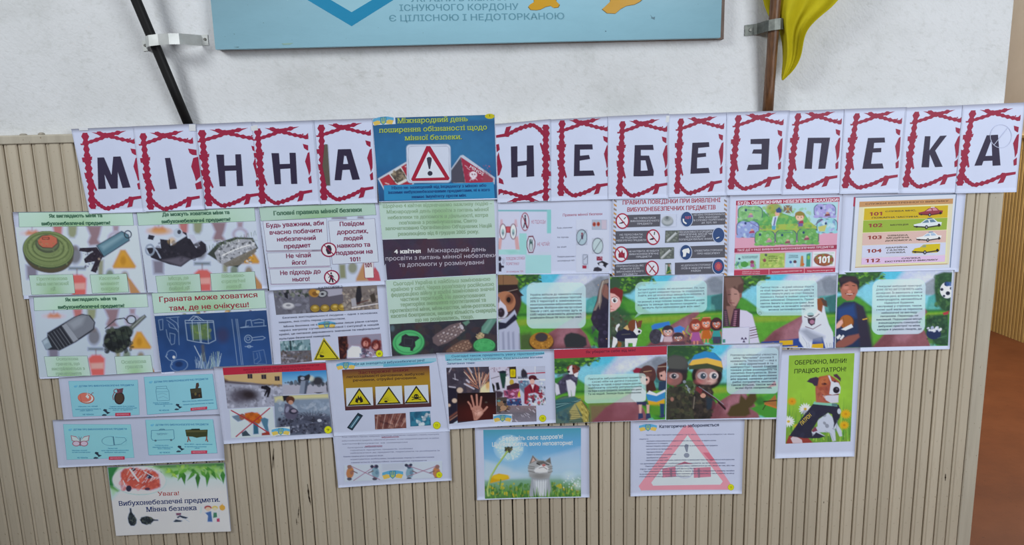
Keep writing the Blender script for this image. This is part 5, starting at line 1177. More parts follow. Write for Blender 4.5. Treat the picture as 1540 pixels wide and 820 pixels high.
B5 = (740, 405, 6.305)
s = Sheet([(747, 414), (917, 411), (916.5, 526), (748, 528.5)], .0030, B5, paper='bcc6de')
g = s.pic([(55, 52), (1106, 45), (1106, 748), (62, 768)], .9); park(g, 1)
g.p([(58, 50), (215, 62), (250, 110), (240, 150), (60, 150)], '8a6a50', 1, 3); g.l([(105, 50), (108, 150)], 5, '5c4436', .8)
# a plain terrier in a cap
g.e(200, 330, 75, 150, '4a3638', 10, 1, 3); g.p([(60, 150), (240, 145), (255, 205), (300, 250), (255, 265), (230, 225), (60, 245)], '3b2c2e', 1, 2); g.l([(60, 225), (150, 212), (240, 190)], 7, '9c8c84', .8)
g.e(125, 310, 98, 100, 'a8775c'); g.p([(62, 260), (82, 300), (130, 350), (150, 420), (120, 480), (60, 492)], 'c6c4d2', 1, 2); g.e(165, 285, 38, 46, '6c4436', 0, .8, 4); g.e(157, 290, 20, 26, '2c2020'); g.e(60, 290, 14, 30, '4a3030', 0, .8)
g.e(86, 412, 34, 46, '3a2f3a', 0, 1, 2); g.e(80, 396, 14, 12, '5c5060', 0, .7); g.l([(62, 470), (120, 465), (190, 400)], 7, '5c444c', .8)
g.p([(150, 450), (215, 385), (232, 430), (225, 480), (260, 560), (270, 765), (62, 768), (62, 500)], 'aeb2c6', 1, 2); g.p([(60, 500), (130, 510), (215, 425), (242, 470), (130, 560), (62, 575)], '2f2f44', 1, 2)
for x in (95, 145, 190): g.p([(x, 600), (x+18, 590), (x+26, 765), (x+4, 765)], '8b8fa6', .8, 3)
g.p([(262, 620), (360, 600), (420, 700), (600, 745), (1000, 740), (1000, 770), (262, 770)], '4a3440', .65, 8)
# training mine prop and bush shadow
g.e(468, 690, 118, 88, '4a3428', 0, 1, 2); g.e(468, 680, 112, 82, 'a47838', 0); g.bl(365, 640, 575, 760, 60, 4, 12, ['c4964c', '6e4c28', 'b4843c', '8c6430'], 3, .7); g.e(468, 645, 64, 46, '7c5a30'); g.e(468, 645, 56, 40, '4a4448')
g.p([(680, 660), (700, 620), (750, 600), (820, 612), (890, 650), (900, 720), (860, 745), (700, 745), (685, 700)], '3a3c40', 1, 3)
# long haired girl at the right
g.p([(1080, 95), (1040, 110), (1010, 200), (990, 300), (955, 400), (935, 470), (960, 540), (1010, 590), (1000, 700), (1010, 748), (1106, 748), (1106, 90)], '3a3444', 1, 2); g.p([(1035, 150), (1085, 140), (1106, 180), (1106, 290), (1060, 260), (1030, 215)], '8a645c', 1, 3)
g.p([(1075, 100), (1040, 115), (1015, 200), (1000, 300), (960, 395), (985, 390), (1010, 340), (1020, 380), (1040, 300), (1040, 200), (1060, 140), (1106, 130), (1106, 95)], '8c8078', 1, 2); g.l([(1055, 110), (1030, 200), (1015, 320)], 6, 'bcb4b0', .8); g.l([(1075, 130), (1050, 230)], 5, '5c4a48', .7)
g.p([(1000, 420), (1106, 320), (1106, 748), (1015, 748), (1020, 600)], '322d42', .9, 4); g.bl(950, 400, 1100, 740, 26, 8, 24, ['443c54', '28243a', '504862'], 5, .5)
for x, y in ((1008, 150), (1085, 660)): g.e(x, y, 4, 4, 'c8a070')
g.rr(330, 128, 888, 560, 66, 'c0d8dc', .72, sl=-.006); g.rr(330, 128, 888, 560, 66, 'd0e4e4', .35, 1, 3, sl=-.006)
s.put(g)
para(s, ['Україна ввійшла до чималого списку', 'найбільш забруднених мінами територій.', '30% її території є замінованою,', 'неконтрольованими вибухонебезпечними', 'предметами. Міноборони каже лиш про в кілька', 'тижнів у світі, що поступово ідуть за', 'собі через можливість дізнатися,', 'розмінувати більше 100 тисяч гектар землі.'], 360, 852, 252, 470, 19, -.02, '3f4a60', w=.014)
s.build('picture_poster', 'park poster with a dog in a cap at left and long-haired girl at right', 'poster', 'park picture posters')

B6 = (905, 405, 6.308)
s = Sheet([(916, 416), (1089, 411), (1086, 519.5), (914, 525)], .0036, B6, paper='bcc6de')
g = s.pic([(78, 75), (1148, 45), (1136, 712), (76, 745)], .9); park(g, 2)
g.p([(78, 300), (260, 420), (330, 520), (250, 745), (76, 745)], '3a5a42', .8, 6)
# red haired face and uniform
g.p([(80, 100), (140, 90), (180, 130), (175, 180), (80, 200)], '3f5a44', 1, 3); g.p([(78, 215), (150, 240), (190, 290), (170, 350), (130, 390), (80, 410)], 'd8a8a4', 1, 2); g.p([(78, 190), (130, 170), (200, 200), (200, 250), (185, 320), (165, 270), (120, 235), (78, 225)], '7c3034', 1, 2)
g.e(122, 295, 28, 26, 'e8e4ee'); g.e(122, 296, 15, 19, '2c2028'); g.e(127, 290, 5, 5, 'f0f0f0'); g.l([(95, 268), (125, 262), (150, 275)], 5, '4c2c30', .9); g.e(90, 352, 7, 6, 'b46c64'); g.l([(85, 380), (118, 384)], 5, 'a8545c')
g.p([(78, 410), (150, 400), (240, 520), (230, 740), (78, 745)], '4c5a4c', 1, 3); g.bl(80, 420, 240, 740, 60, 8, 20, ['5c6a54', '3c4a3e', '6a6c54', '45523f', '55483c'], 4, .8)
# terrier in dark vest
g.p([(128, 570), (140, 530), (165, 515), (172, 530), (150, 560), (148, 600)], 'd4d4de'); g.p([(150, 590), (230, 560), (330, 580), (350, 620), (330, 670), (240, 690), (150, 680), (130, 630)], '33334a', 1, 2); g.p([(110, 640), (145, 660), (150, 690), (120, 745), (95, 745)], 'd2d4e2'); g.p([(150, 680), (190, 700), (180, 740), (150, 740)], '8a6034')
g.p([(220, 660), (340, 655), (320, 740), (295, 740), (292, 700), (250, 700), (248, 740), (222, 740)], 'd6d8e6'); g.p([(205, 560), (240, 530), (280, 560), (250, 580)], 'c4a878')
g.e(300, 535, 52, 55, '7a4a34'); g.p([(320, 490), (335, 560), (380, 580), (370, 610), (330, 625), (300, 590), (318, 560)], 'dcdce8', 1); g.p([(345, 490), (385, 485), (370, 560), (345, 550)], '7a4c3c'); g.e(355, 592, 13, 14, '2a2830'); g.l([(190, 620), (270, 615)], 5, '7c7a6c', .7)
# blue roofs and the little group
g.p([(470, 540), (500, 520), (640, 495), (650, 530), (480, 580)], '3f7cc0', 1, 2); g.p([(680, 560), (740, 535), (790, 560), (770, 600), (690, 600)], '4a84c4', 1, 2); g.e(512, 640, 62, 72, '474450'); g.bl(460, 580, 560, 700, 20, 8, 20, ['545260', '3a3844'], 3, .6)
face(g, 628, 590, 44, 42, 'c0948c', '453a44', big=1.2); g.p([(570, 610), (590, 640), (575, 690), (552, 690)], 'c8ccdc', .9); g.p([(590, 640), (665, 640), (670, 690), (585, 690)], 'c0a8b0', 1, 2); g.l([(560, 570), (580, 620)], 10, 'c4a04c', .9)
face(g, 725, 650, 46, 36, '9c6c64', '4a3a40', big=1.2); g.p([(660, 690), (800, 680), (790, 715), (650, 715)], '5c4450', .9, 2); g.l([(770, 590), (800, 640)], 14, 'd4b040', .8)
g.bl(780, 620, 860, 710, 20, 8, 18, ['7a5a54', '50404c'], 6, .7); g.l([(820, 540), (800, 590), (860, 640)], 12, '7aa85c', .8)
# three children at right
for cx, cy, hair, skin, body in ((892, 530, '8c4438', 'cc8c78', 'a05c94'), (990, 510, '9a4c34', 'cc8870', 'b4682c'), (1088, 515, '4a3038', 'ac6450', '3f9494')):
    g.e(cx, cy+10, 62, 62, hair, 0, 1, 2); g.p([(cx-34, cy+70), (cx+34, cy+66), (cx+44, cy+150), (cx-44, cy+155)], body, 1, 2); face(g, cx, cy, 40, 42, skin, hair, big=1.1)
    g.p([(cx-24, cy+150), (cx-8, cy+150), (cx-10, cy+190), (cx-22, cy+190)], skin, .9); g.p([(cx+8, cy+150), (cx+24, cy+150), (cx+22, cy+188), (cx+10, cy+188)], skin, .9)
    g.l([(cx-38, cy+80), (cx-52, cy+130)], 12, skin, .9); g.l([(cx+38, cy+80), (cx+50, cy+125)], 12, skin, .9)
g.l([(860, 470), (930, 462)], 9, 'c48c74', .9); g.l([(960, 462), (1030, 456)], 9, 'd0906c', .9); g.p([(1050, 640), (1130, 640), (1130, 705), (1055, 708)], '45405c', .9, 2)
g.rr(318, 115, 996, 415, 60, 'b8dcdc', .62, sl=-.03); g.p([(310, 462), (400, 412), (350, 405)], 'a8ccc4', .6); g.rr(318, 115, 996, 415, 60, 'd0e8e8', .4, 1, 3, sl=-.03)
s.put(g)
para(s, ['Запам\'ятайте знаки, які не розміновані. По, при', 'зустрічі дуже невідомо підходь та спорудження.', 'Знайте, але ще можна якщо завжди бути небезпек. В', 'межах забудов та небезпечні.', 'Не ризикуй, а якщо побачив знахідки. Військові дороги', 'відразу та завжди про безпечні предмети — це', 'можуть бути небезпеки для всіх нас!'], 340, 975, 202, 376, 17, -.03, '45586c', w=.010)
s.build('picture_poster', 'park poster with red-haired face, dog in a vest and laughing children', 'poster', 'park picture posters')

B7 = (1075, 405, 6.308)
s = Sheet([(1088, 415), (1260.5, 410.5), (1256.5, 526), (1084, 518.5)], .0030, B7, paper='c0c9de')
g = s.pic([(88, 66), (1160, 40), (1138, 754), (66, 712)], .9); park(g, 3)
# boy with embroidered shirt
g.p([(88, 66), (240, 64), (275, 110), (270, 200), (230, 300), (200, 380), (80, 420), (70, 300)], '5c4440', 1, 3); g.p([(110, 190), (160, 170), (215, 200), (240, 240), (235, 290), (200, 350), (160, 360), (125, 310)], 'a8847c', 1, 2); g.p([(110, 185), (150, 195), (150, 290), (170, 355), (130, 320), (105, 250)], '6c4e4c', .8, 4)
g.p([(90, 80), (240, 70), (268, 130), (225, 150), (210, 190), (190, 160), (140, 195), (110, 200), (95, 140)], '7a6058', .9, 3); g.e(245, 248, 12, 24, '8a6058'); g.l([(125, 242), (150, 240)], 6, '3c2c2c'); g.l([(185, 236), (208, 236)], 6, '4c3838'); g.l([(140, 318), (185, 322)], 6, '7c4448'); g.e(150, 295, 12, 8, '8a6258', 0, .7)
g.p([(110, 350), (190, 350), (200, 400), (150, 540), (110, 410)], '8a6a64', 1, 2); g.p([(80, 380), (115, 385), (145, 545), (75, 550)], '4a3c48', 1, 2)
g.p([(235, 385), (300, 395), (355, 430), (385, 540), (425, 700), (330, 708), (325, 560), (230, 550)], 'c4c0d2', 1, 2); g.p([(180, 375), (240, 372), (235, 552), (140, 548)], '523446', 1, 1)
for k in range(8): g.e(200-k*2, 400+k*19, 14, 7, 'a4788a', 0, .8); g.e(218-k*2, 408+k*19, 5, 6, '2c1c2c')
for k in range(8): g.e(100+k*2, 405+k*18, 12, 6, '7c5c6c', 0, .8)
for k in range(5): g.l([(335, 560+k*24), (395+k*4, 545+k*24)], 9 if k % 2 else 5, '5c3448')
g.p([(66, 560), (328, 548), (322, 712), (62, 712)], 'c3c2dc'); g.l([(66, 560), (328, 548), (324, 700)], 3, '9c98b0', .8)
for a in (90, 210, 330): t = math.radians(a); g.p([(276+12*math.cos(t-.5), 668+12*math.sin(t-.5)), (276+30*math.cos(t-.45), 668+30*math.sin(t-.45)), (276+30*math.cos(t+.45), 668+30*math.sin(t+.45)), (276+12*math.cos(t+.5), 668+12*math.sin(t+.5))], '3a2448')
g.e(276, 668, 6, 6, '3a2448'); g.rr(74, 664, 100, 698, 4, '4f8c80')
# brick wall and white dog
g.p([(440, 690), (600, 680), (830, 650), (1140, 640), (1138, 756), (440, 745)], '2f4a8c', 1, 2)
for x, y, w_, h_ in ((612, 680, 128, 44), (690, 735, 95, 30), (915, 712, 112, 44), (500, 705, 60, 20)): g.p([(x, y), (x+w_, y-8), (x+w_, y-8+h_), (x, y+h_)], 'c8a428')
g.p([(820, 330), (960, 270), (1030, 290), (1045, 400), (1080, 520), (1120, 600), (1130, 745), (1050, 750), (1020, 640), (930, 660), (915, 750), (850, 755), (800, 680), (795, 600), (830, 500)], 'c6cad8', 1, 2)
g.p([(800, 580), (870, 560), (940, 600), (1040, 640), (1010, 690), (900, 680)], '8a90a0', .8, 8); g.p([(965, 280), (1025, 270), (1060, 330), (1060, 355), (1025, 345), (1015, 410), (975, 385)], '8c5434', 1, 2); g.p([(1000, 270), (1060, 300), (1068, 360), (1030, 340)], '5a4640', 1, 2); g.p([(830, 340), (900, 310), (920, 360), (870, 400), (835, 420)], 'b49c98', .9, 3)
g.e(920, 425, 75, 52, 'd6d8e2', -5); g.e(908, 432, 32, 22, '38383e'); g.l([(850, 450), (905, 470), (960, 450), (990, 425)], 7, '48404c'); g.p([(878, 470), (955, 462), (948, 520), (915, 538), (885, 510)], '4c3a48', 1); g.e(922, 500, 22, 20, 'a47890'); g.l([(860, 545), (930, 568), (1005, 525)], 7, '6a4450', .9)
for x in (870, 890, 1060, 1085, 1100): g.l([(x, 700), (x+6, 745)], 4, '7c8296', .8)
g.l([(830, 640), (870, 700)], 5, '9aa0b0', .7); g.rr(1120, 690, 1140, 745, 2, '5c6c98')
g.rr(398, 108, 970, 438, 46, 'b9dadc', .66, sl=-.008); g.rr(398, 108, 970, 438, 46, 'd0e6e8', .4, 1, 3, sl=-.008); g.e(428, 418, 13, 13, '4a6a6a', 0, .8, ring=4)
s.put(g)
para(s, ['Пам\'ятка! Ніколи — не думай найкраще зберегти', 'не чіпай предмети, що трапляться дивні, та', 'потрібно звернути увагу на спорт близьких', 'ближнього. Раніше та знайомі і рішучі так і', 'робили небезпечні. Обережність. Правил', 'пам\'ятки. Вивчити та завжди усім правил. Якщо', 'підозріла ящик, не починайте негайно як', 'можна зателефонувати.'], 430, 940, 182, 394, 17, -.02, '40546c', w=.012)
s.build('picture_poster', 'park poster with boy in embroidered shirt and laughing white dog on bricks', 'poster', 'park picture posters')

B8 = (1245, 400, 6.072)
s = Sheet([(1258.5, 410.5), (1435.5, 406), (1427.5, 525), (1254.5, 530)], .0036, B8, paper='c3cbe0', bend=(0, .001, .002, .001))
g = s.pic([(95, 62), (1143, 42), (1092, 728), (68, 750)], .9); park(g, 4)
g.p([(980, 80), (1060, 55), (1143, 60), (1120, 420), (1040, 400), (985, 330), (970, 200)], '38583f', 1, 4); g.bl(975, 80, 1130, 400, 50, 8, 22, ['466a48', '2e4a38', '557a4c'], 3, .6)
g.p([(890, 500), (960, 450), (1100, 440), (1095, 730), (980, 720), (890, 620)], '34523f', 1, 5); g.bl(890, 460, 1090, 720, 60, 8, 24, ['3f6448', '2b4436', '55724c'], 8, .6)
g.e(1088, 222, 64, 74, 'd0d4e4'); 
for x, y, r_ in ((1085, 165, 24), (1040, 215, 15), (1095, 250, 20), (1128, 205, 16), (1060, 275, 12)): g.e(x, y, r_, r_*.9, '2f4268' if r_ > 20 else '2a3040')
g.p([(1078, 150), (1128, 145), (1130, 185), (1085, 185)], '3a5c90', .9); g.p([(1135, 40), (1165, 40), (1140, 740), (1095, 740)], 'c3cbe0')
g.e(965, 620, 66, 50, '2c3a5c'); g.bl(905, 560, 1030, 610, 16, 8, 17, ['c8ccdc', 'a8b0c8', 'd8dce8'], 3, .9); g.p([(1045, 430), (1105, 410), (1100, 440), (1060, 450)], 'a4424c'); g.l([(1000, 660), (1080, 640)], 6, '5a7c6c', .7)
# man in cap with ball
g.p([(68, 470), (85, 380), (150, 330), (240, 325), (320, 370), (350, 470), (370, 600), (400, 745), (68, 750)], '2c3a58', 1, 3); g.p([(240, 330), (330, 380), (390, 560), (410, 740), (290, 745), (270, 500)], '3a3444', .9, 6); g.p([(85, 390), (240, 350), (260, 470), (90, 480)], '2f4f84', .8, 8)
g.p([(110, 200), (130, 150), (220, 130), (275, 180), (272, 240), (235, 310), (175, 318), (130, 290)], 'a46c5c', 1, 2); g.p([(95, 120), (140, 90), (250, 95), (292, 150), (280, 215), (262, 170), (200, 140), (140, 170), (118, 210)], '322a36', 1, 3); g.p([(110, 110), (250, 95), (285, 130), (120, 150)], '44343c', .9, 4)
g.e(165, 200, 26, 16, 'c4887c', 0, .7, 3); g.l([(158, 178), (185, 176)], 6, '2c2024'); g.l([(225, 180), (250, 182)], 6, '2c2024'); g.e(198, 235, 18, 14, 'c08474'); g.l([(160, 252), (198, 272), (240, 250)], 7, '6c3434'); g.l([(172, 258), (225, 258)], 6, 'd8c0bc')
g.e(172, 512, 66, 66, '6c4428'); g.e(168, 510, 60, 60, '9c6434'); g.l([(140, 470), (150, 550)], 4, '6c4428', .7); g.p([(72, 540), (100, 505), (130, 490), (138, 520), (110, 560), (75, 575)], 'd0a498', 1, 2); g.p([(118, 580), (215, 530), (230, 560), (160, 590)], 'ccd0e0')
g.p([(75, 650), (105, 625), (120, 640), (90, 672)], 'd4d8e4'); g.p([(105, 665), (138, 628), (150, 640), (120, 680)], 'd4d8e4'); g.p([(90, 690), (180, 640), (280, 620), (290, 650), (220, 710), (140, 745), (70, 745), (70, 710)], '8a5850', 1, 3); g.l([(320, 490), (355, 482)], 10, 'c8a048')
g.rr(404, 122, 888, 624, 76, 'c4d8e4', .72, sl=-.02, sk=-.02); g.rr(404, 122, 888, 624, 76, 'b0ccd8', .6, 1, 3, sl=-.02, sk=-.02)
s.put(g)
para(s, ['Невідомі вибухові пристрої', 'ДУЖЕ ЛЕГКО ВИГОТОВЛЯЮТЬ навіть', 'досвідчені. Їх вмонтують у звичні', 'побутові речі, встановлюють в', 'електродроти, автомобільні', 'підвальні будинки.', 'насправді у стрілках, також', 'схожі щоб мали на перехопи', 'небезпечні за вигляду', 'питанням. Переходь не', 'викликай. Порушивши місце,', 'знешкоджують саморобні', 'вибухові пристрої та міни.', 'сапери в умовах лікарів, де'], 440, 862, 196, 590, 17, -.02, '40506a', w=.012)
s.build('picture_poster', 'park poster with smiling man in cap, brown ball and football at right', 'poster', 'park picture posters')

# ---------------- third row, left
A4 = (40, 430, 5.655)
s = Sheet([(43, 445), (230, 440), (243, 563), (60, 570)], .0034, A4, g=.93, paper='aab7d0')
g = s.pic([(66, 205), (1050, 180), (1090, 750), (108, 778)], 1.0, 'aab6ce'); blurred_props(g, 1.02, 120, 215)
g.p([(130, 470), (175, 435), (175, 400), (400, 265), (470, 238), (540, 250), (585, 310), (575, 370), (540, 400), (420, 480), (280, 552), (250, 545), (165, 545)], '2a2c34', 1, 2)
g.p([(320, 325), (400, 275), (470, 246), (530, 255), (575, 310), (565, 365), (440, 450)], '6c707a'); g.p([(350, 320), (440, 265), (500, 262), (470, 330), (400, 370)], '8c929c', .7, 8); g.p([(300, 340), (335, 320), (440, 455), (400, 480)], '878c96', 1); 
for k in range(6): g.l([(185+k*24, 415-k*13), (275+k*24, 545-k*13)], 7, '5c6068' if k % 2 == 0 else '4c5058')
g.p([(130, 475), (178, 440), (215, 520), (170, 545)], '7f8f9c'); g.p([(140, 470), (170, 450), (185, 480), (150, 500)], 'a0b0bc', .7, 3)
g.e(770, 465, 116, 105, '24282a', 0, 1, 3); g.e(830, 400, 80, 60, '2c3430', -20, 1, 3); g.bl(670, 360, 900, 560, 46, 14, 26, ['39413a', '1a1d1f', '2f362f', '454c40'], 5, .75)
for k in range(4): g.l([(700+k*50, 400-k*14), (740+k*50, 560-k*20)], 6, '15181a', .8)
g.p([(870, 350), (960, 270), (1005, 243), (1022, 265), (940, 340), (900, 380)], '565c58', 1, 2); g.l([(900, 350), (1000, 258)], 9, '8c9290', .8); g.e(890, 288, 38, 34, '34383c', 0, ring=10); g.l([(670, 362), (760, 285), (830, 275), (860, 300)], 10, '3a3a40')
s.put(g)
greenbox(s, [(60, 100), (1022, 70), (1035, 180), (66, 212)]); greenbox(s, [(150, 602), (516, 596), (545, 765), (180, 772)], ['Осколкова', 'граната, що', 'вистрілюється з', 'гранатомета'], 25, 636, 760, '4a6858', '9cbaa0'); greenbox(s, [(750, 602), (1055, 590), (1078, 740), (770, 752)], ['Осколкова', 'граната'], 28, 664, 706, '4a6858', '9cbaa0')
hb(s, ['Як виглядають міни та', 'вибухонебезпечні предмети?'], 160, 940, 136, 198, 28, '1f4038', '3c6a50', -.025, .02, .035)
s.build('question_poster', 'white poster with grey shell and black grenade, left end of third row', 'poster', 'mine awareness posters')

A5 = (220, 425, 5.655)
s = Sheet([(228, 441), (402.5, 434), (411, 550), (243, 563)], .0042, A5, g=.95, paper='b2bdd6')
q = [(70, 285), (1022, 236), (1072, 704), (132, 765)]
g = s.pic(q, .85, '24406c'); g.vg('2a4470', '233e6a', '27467a', '2c4c80'); g.n(60, .1, 3); WH = '9fb4cc'
def sk(pts, w=4, c='8fa4c0', a=.8): g.l(pts, w, c, a)
g.e(650, 450, 50, 60, '3a3450', 0, .6, 10); g.p([(375, 360), (530, 350), (550, 480), (400, 490)], '5c7440', .8, 5); g.bl(385, 360, 545, 480, 20, 8, 20, ['6c8444', '4c6440', '7c9050'], 3, .5)
for p_ in ([(330, 325), (350, 490), (420, 505), (530, 520), (590, 490), (570, 325), (330, 322)], [(335, 345), (570, 338)], [(360, 325), (400, 285), (440, 290), (490, 325)], [(385, 325), (425, 290), (462, 325)], [(390, 330), (400, 490)], [(520, 330), (528, 515)], [(440, 340), (460, 510)], [(455, 340), (470, 510)]): sk(p_, 5, 'a4b8cc')
for p_ in ([(105, 320), (140, 312), (142, 400), (118, 405), (105, 320)], [(170, 300), (280, 292)], [(175, 320), (230, 360), (270, 420)], [(200, 305), (260, 345), (275, 380)], [(190, 350), (200, 380), (260, 400)], [(170, 400), (180, 460), (200, 500), (215, 530), (240, 520), (245, 440), (200, 430), (205, 500)], [(268, 300), (280, 530)]): sk(p_, 5, '7f96b4', .75)
g.e(215, 620, 42, 44, '7f98b8', 0, .8, 1, 5); g.e(235, 635, 11, 12, 'dce4f0', 0, .9); g.e(280, 705, 72, 50, '7f98b8', -8, .8, 1, 5); g.e(278, 695, 34, 24, '1d2c50', 0, .8, 3); sk([(180, 610), (165, 630), (185, 645)], 5); sk([(215, 665), (220, 700)], 5)
rs = np.random.RandomState(5)
for k in range(46):
    x = rs.uniform(425, 620); sk([(x, 735-abs(x-520)*.1), (x+rs.uniform(-28, 28), rs.uniform(585, 690))], 4, ['a8bccc', '7f98b8', '90a8a0'][k % 3], .75)
sk([(410, 540), (460, 640)], 6, 'b8c8d4'); g.l([(480, 540), (490, 660)], 24, '5c5a4c', .7, 4)
for x in (728, 762, 775): sk([(x, 312), (x+48, 700)], 4, '8ca2be')
for p_ in ([(805, 385), (1020, 368)], [(845, 380), (850, 325), (890, 318), (900, 370)], [(900, 325), (960, 312), (1000, 320), (1000, 370)], [(920, 345), (990, 340)], [(800, 385), (870, 370)]): sk(p_, 5, '8ca2be')
g.e(868, 480, 32, 32, '9ab0c8', 0, .8, 1, 5); g.e(866, 478, 16, 14, '9ab0c8', 0, .7, 1, 4); sk([(900, 470), (990, 458), (1012, 470), (990, 485), (900, 492)], 5); sk([(840, 545), (905, 545)], 5); g.e(875, 545, 14, 10, '9ab0c8', 0, .8, 1, 4)
for p_ in ([(905, 590), (1000, 572), (1015, 640), (1025, 695), (920, 690), (910, 600)], [(940, 600), (950, 640), (920, 660)], [(960, 590), (975, 660), (940, 690)]): sk(p_, 4, '6f88ac', .7)
s.put(g)
gg = s.pic([(62, 262), (1020, 222), (1022, 236), (70, 285)], 1.1, 'b4bed4'); gg.bl(100, 225, 950, 285, 16, 10, 26, ['8c5a48', 'b89a60', '6a5a58', '7c8050', 'd8dce8'], 3, .8); s.put(gg)
greenbox(s, [(46, 92), (1005, 66), (1020, 218), (66, 262)])
s.t('Граната може ховатися', 108, 166, 950, 124, 42, '8a2c3c', .022, 2); s.t('там, де не очікуєш!', 196, 240, 878, 208, 42, '8a2c3c', .022, 2)
s.build('blueprint_poster', 'dark blue blueprint poster of a lantern sketch under a green heading', 'poster', 'mine awareness posters')

A6 = (395, 425, 5.655)
s = Sheet([(402, 437.5), (580, 428.5), (588.5, 541), (412, 552)], .0034, A6, paper='bcc7e0'); s.ct = 1.22
g = s.pic([(90, 70), (972, 22), (988, 226), (115, 276)], .85, '7c7c82')
g.p([(90, 70), (390, 50), (405, 262), (115, 276)], '6c6c76'); g.bl(100, 70, 400, 120, 40, 8, 22, ['5a6058', '3c4440', '7c8078', '8c8890'], 3, .8); g.bl(110, 130, 400, 260, 60, 6, 20, ['7a7a86', '62626e', '8c8c98', '54525c'], 4, .5); g.e(218, 200, 54, 28, '9c9ca4', 0, 1, 2); g.e(218, 196, 46, 22, 'b4b4b8'); g.e(218, 194, 20, 9, '84848c'); g.p([(180, 90), (215, 80), (215, 140), (190, 125)], '33343c'); g.e(300, 190, 30, 12, '8a8a98', 0, .8)
g.p([(390, 55), (680, 38), (690, 235), (405, 262)], '64606a'); g.p([(520, 60), (675, 52), (678, 100), (560, 120)], '9c9aa6'); g.e(510, 98, 46, 32, '45454c', -15, 1, 2); g.e(510, 98, 34, 24, '9a9ca0', -15); g.e(508, 98, 14, 10, '3c3c44'); g.e(435, 90, 44, 34, 'a07a40', 20, 1, 2); g.e(445, 95, 24, 18, '7c5c34'); g.e(470, 80, 16, 14, 'c8ac74')
for x, y in ((446, 222), (530, 220), (616, 214), (680, 212)):
    g.e(x, y, 42, 34, '4c4030', 0, 1, 2); g.e(x, y-2, 38, 30, 'a08844'); g.e(x, y-6, 30, 20, '7e6c34', 0, ring=4); g.e(x, y-10, 15, 9, 'bca868')
g.p([(680, 38), (972, 22), (988, 226), (692, 240)], '7a7270'); g.bl(685, 60, 975, 230, 130, 5, 16, ['8c8480', '5c5654', '9a948c', '6c6460', 'a89c90'], 5, .6); g.p([(800, 40), (835, 35), (845, 120), (830, 180), (800, 190), (790, 120)], '34333a', 1, 2); g.e(820, 34, 12, 14, '3c342f'); g.p([(750, 140), (790, 130), (800, 200), (760, 205)], '9c9aa0'); g.p([(910, 110), (950, 85), (965, 160), (930, 175)], '4a443f', 1, 2); g.l([(760, 215), (980, 180)], 8, 'cfccd0', .8); g.l([(800, 180), (900, 150)], 7, '5c3430', .8)
s.put(g)
g = s.pic([(148, 500), (402, 482), (420, 672), (158, 694)], .85, '6c6a70'); g.p([(148, 500), (402, 482), (412, 575), (152, 585)], '7c949c'); g.bl(150, 490, 405, 570, 60, 5, 18, ['5c7c80', '93a8ac', '4c6468', '3c5058', 'a8b8bc'], 3, .7, 90); g.bl(155, 580, 415, 690, 110, 4, 14, ['5a565c', '84808a', '4a444a', '9a96a0', '6c6058'], 4, .7); g.l([(235, 500), (240, 570)], 16, '2c3c40', .9); g.l([(165, 640), (270, 650)], 6, 'b0b0bc', .6); s.put(g)
g = s.pic([(640, 460), (1005, 434), (1026, 640), (656, 656)], .85, '9a8a98'); g.p([(640, 460), (720, 455), (730, 600), (700, 655), (650, 656)], '40282c', 1, 3); g.bl(640, 460, 720, 650, 26, 8, 20, ['5c3834', '2c1c20', '74463c'], 3, .6); g.p([(730, 455), (1000, 436), (1005, 500), (740, 540)], '8f8c9c', 1, 5); g.p([(720, 580), (760, 540), (820, 545), (870, 600), (830, 640), (720, 640)], 'ccd4e8', 1, 3)
for x, y in ((880, 515), (965, 535)): g.e(x, y, 44, 50, '6c3434', 0, 1, 3); g.e(x-4, y+8, 22, 26, 'c08c84', 0, .9, 2); g.bl(x-40, y-40, x+40, y+50, 14, 6, 14, ['8c4438', '54282c'], int(x), .6)
g.bl(820, 570, 1010, 640, 30, 8, 22, ['3c4054', 'c4c8dc', '6c5468', 'a08c9c'], 6, .7); s.put(g)
for k, (p_, c) in enumerate((([(520, 468), (662, 658), (432, 662)], 'b4a62c'), ([(521, 486), (646, 650), (444, 655)], '26241c'), ([(521, 500), (632, 644), (456, 648)], 'c4b828'))): s.pg(p_, c)
s.el(505, 628, 20, 10, '2a281c', 12); s.el(495, 622, 8, 10, '2a281c', 10)
for a in range(-80, 60, 16): t = math.radians(a); s.pg([(505+16*math.sin(t), 618-14*math.cos(t)), (505+20*math.sin(t+.09), 618-18*math.cos(t+.09)), (505+(70 if a < 20 else 95)*math.sin(t), 622-(66 if abs(a) < 50 else 34)*math.cos(t))], '2a281c')
emblem(s, 545, 360, 150, -.03)
for L, x0, y0, x1, y1 in (('Безпека життєдіяльності людини – одне з основних', 168, 308, 978, 264), ('завдань, яке стоїть перед суспільством.', 135, 346, 705, 312), ('Мінна безпека не є виключенням лише рівня сапера', 178, 382, 980, 332), ('через загрозу сучасної бойової і ситуації в нашій', 140, 416, 990, 364), ('країні, це питання державного значення та національної', 140, 450, 996, 396), ('культури безпечної поведінки.', 142, 486, 580, 458)): s.t(L, x0, y0, x1, y1, 15, '3a4058', .014)
s.t('КАТЕГОРІЯ 2', 475, 55, 680, 40, 16, '3a3e50', .01); badge(s, 993, 605, 31, '8')
s.build('text_poster', 'white poster with photo strip, small text and yellow explosion triangle', 'poster', 'mine awareness posters')

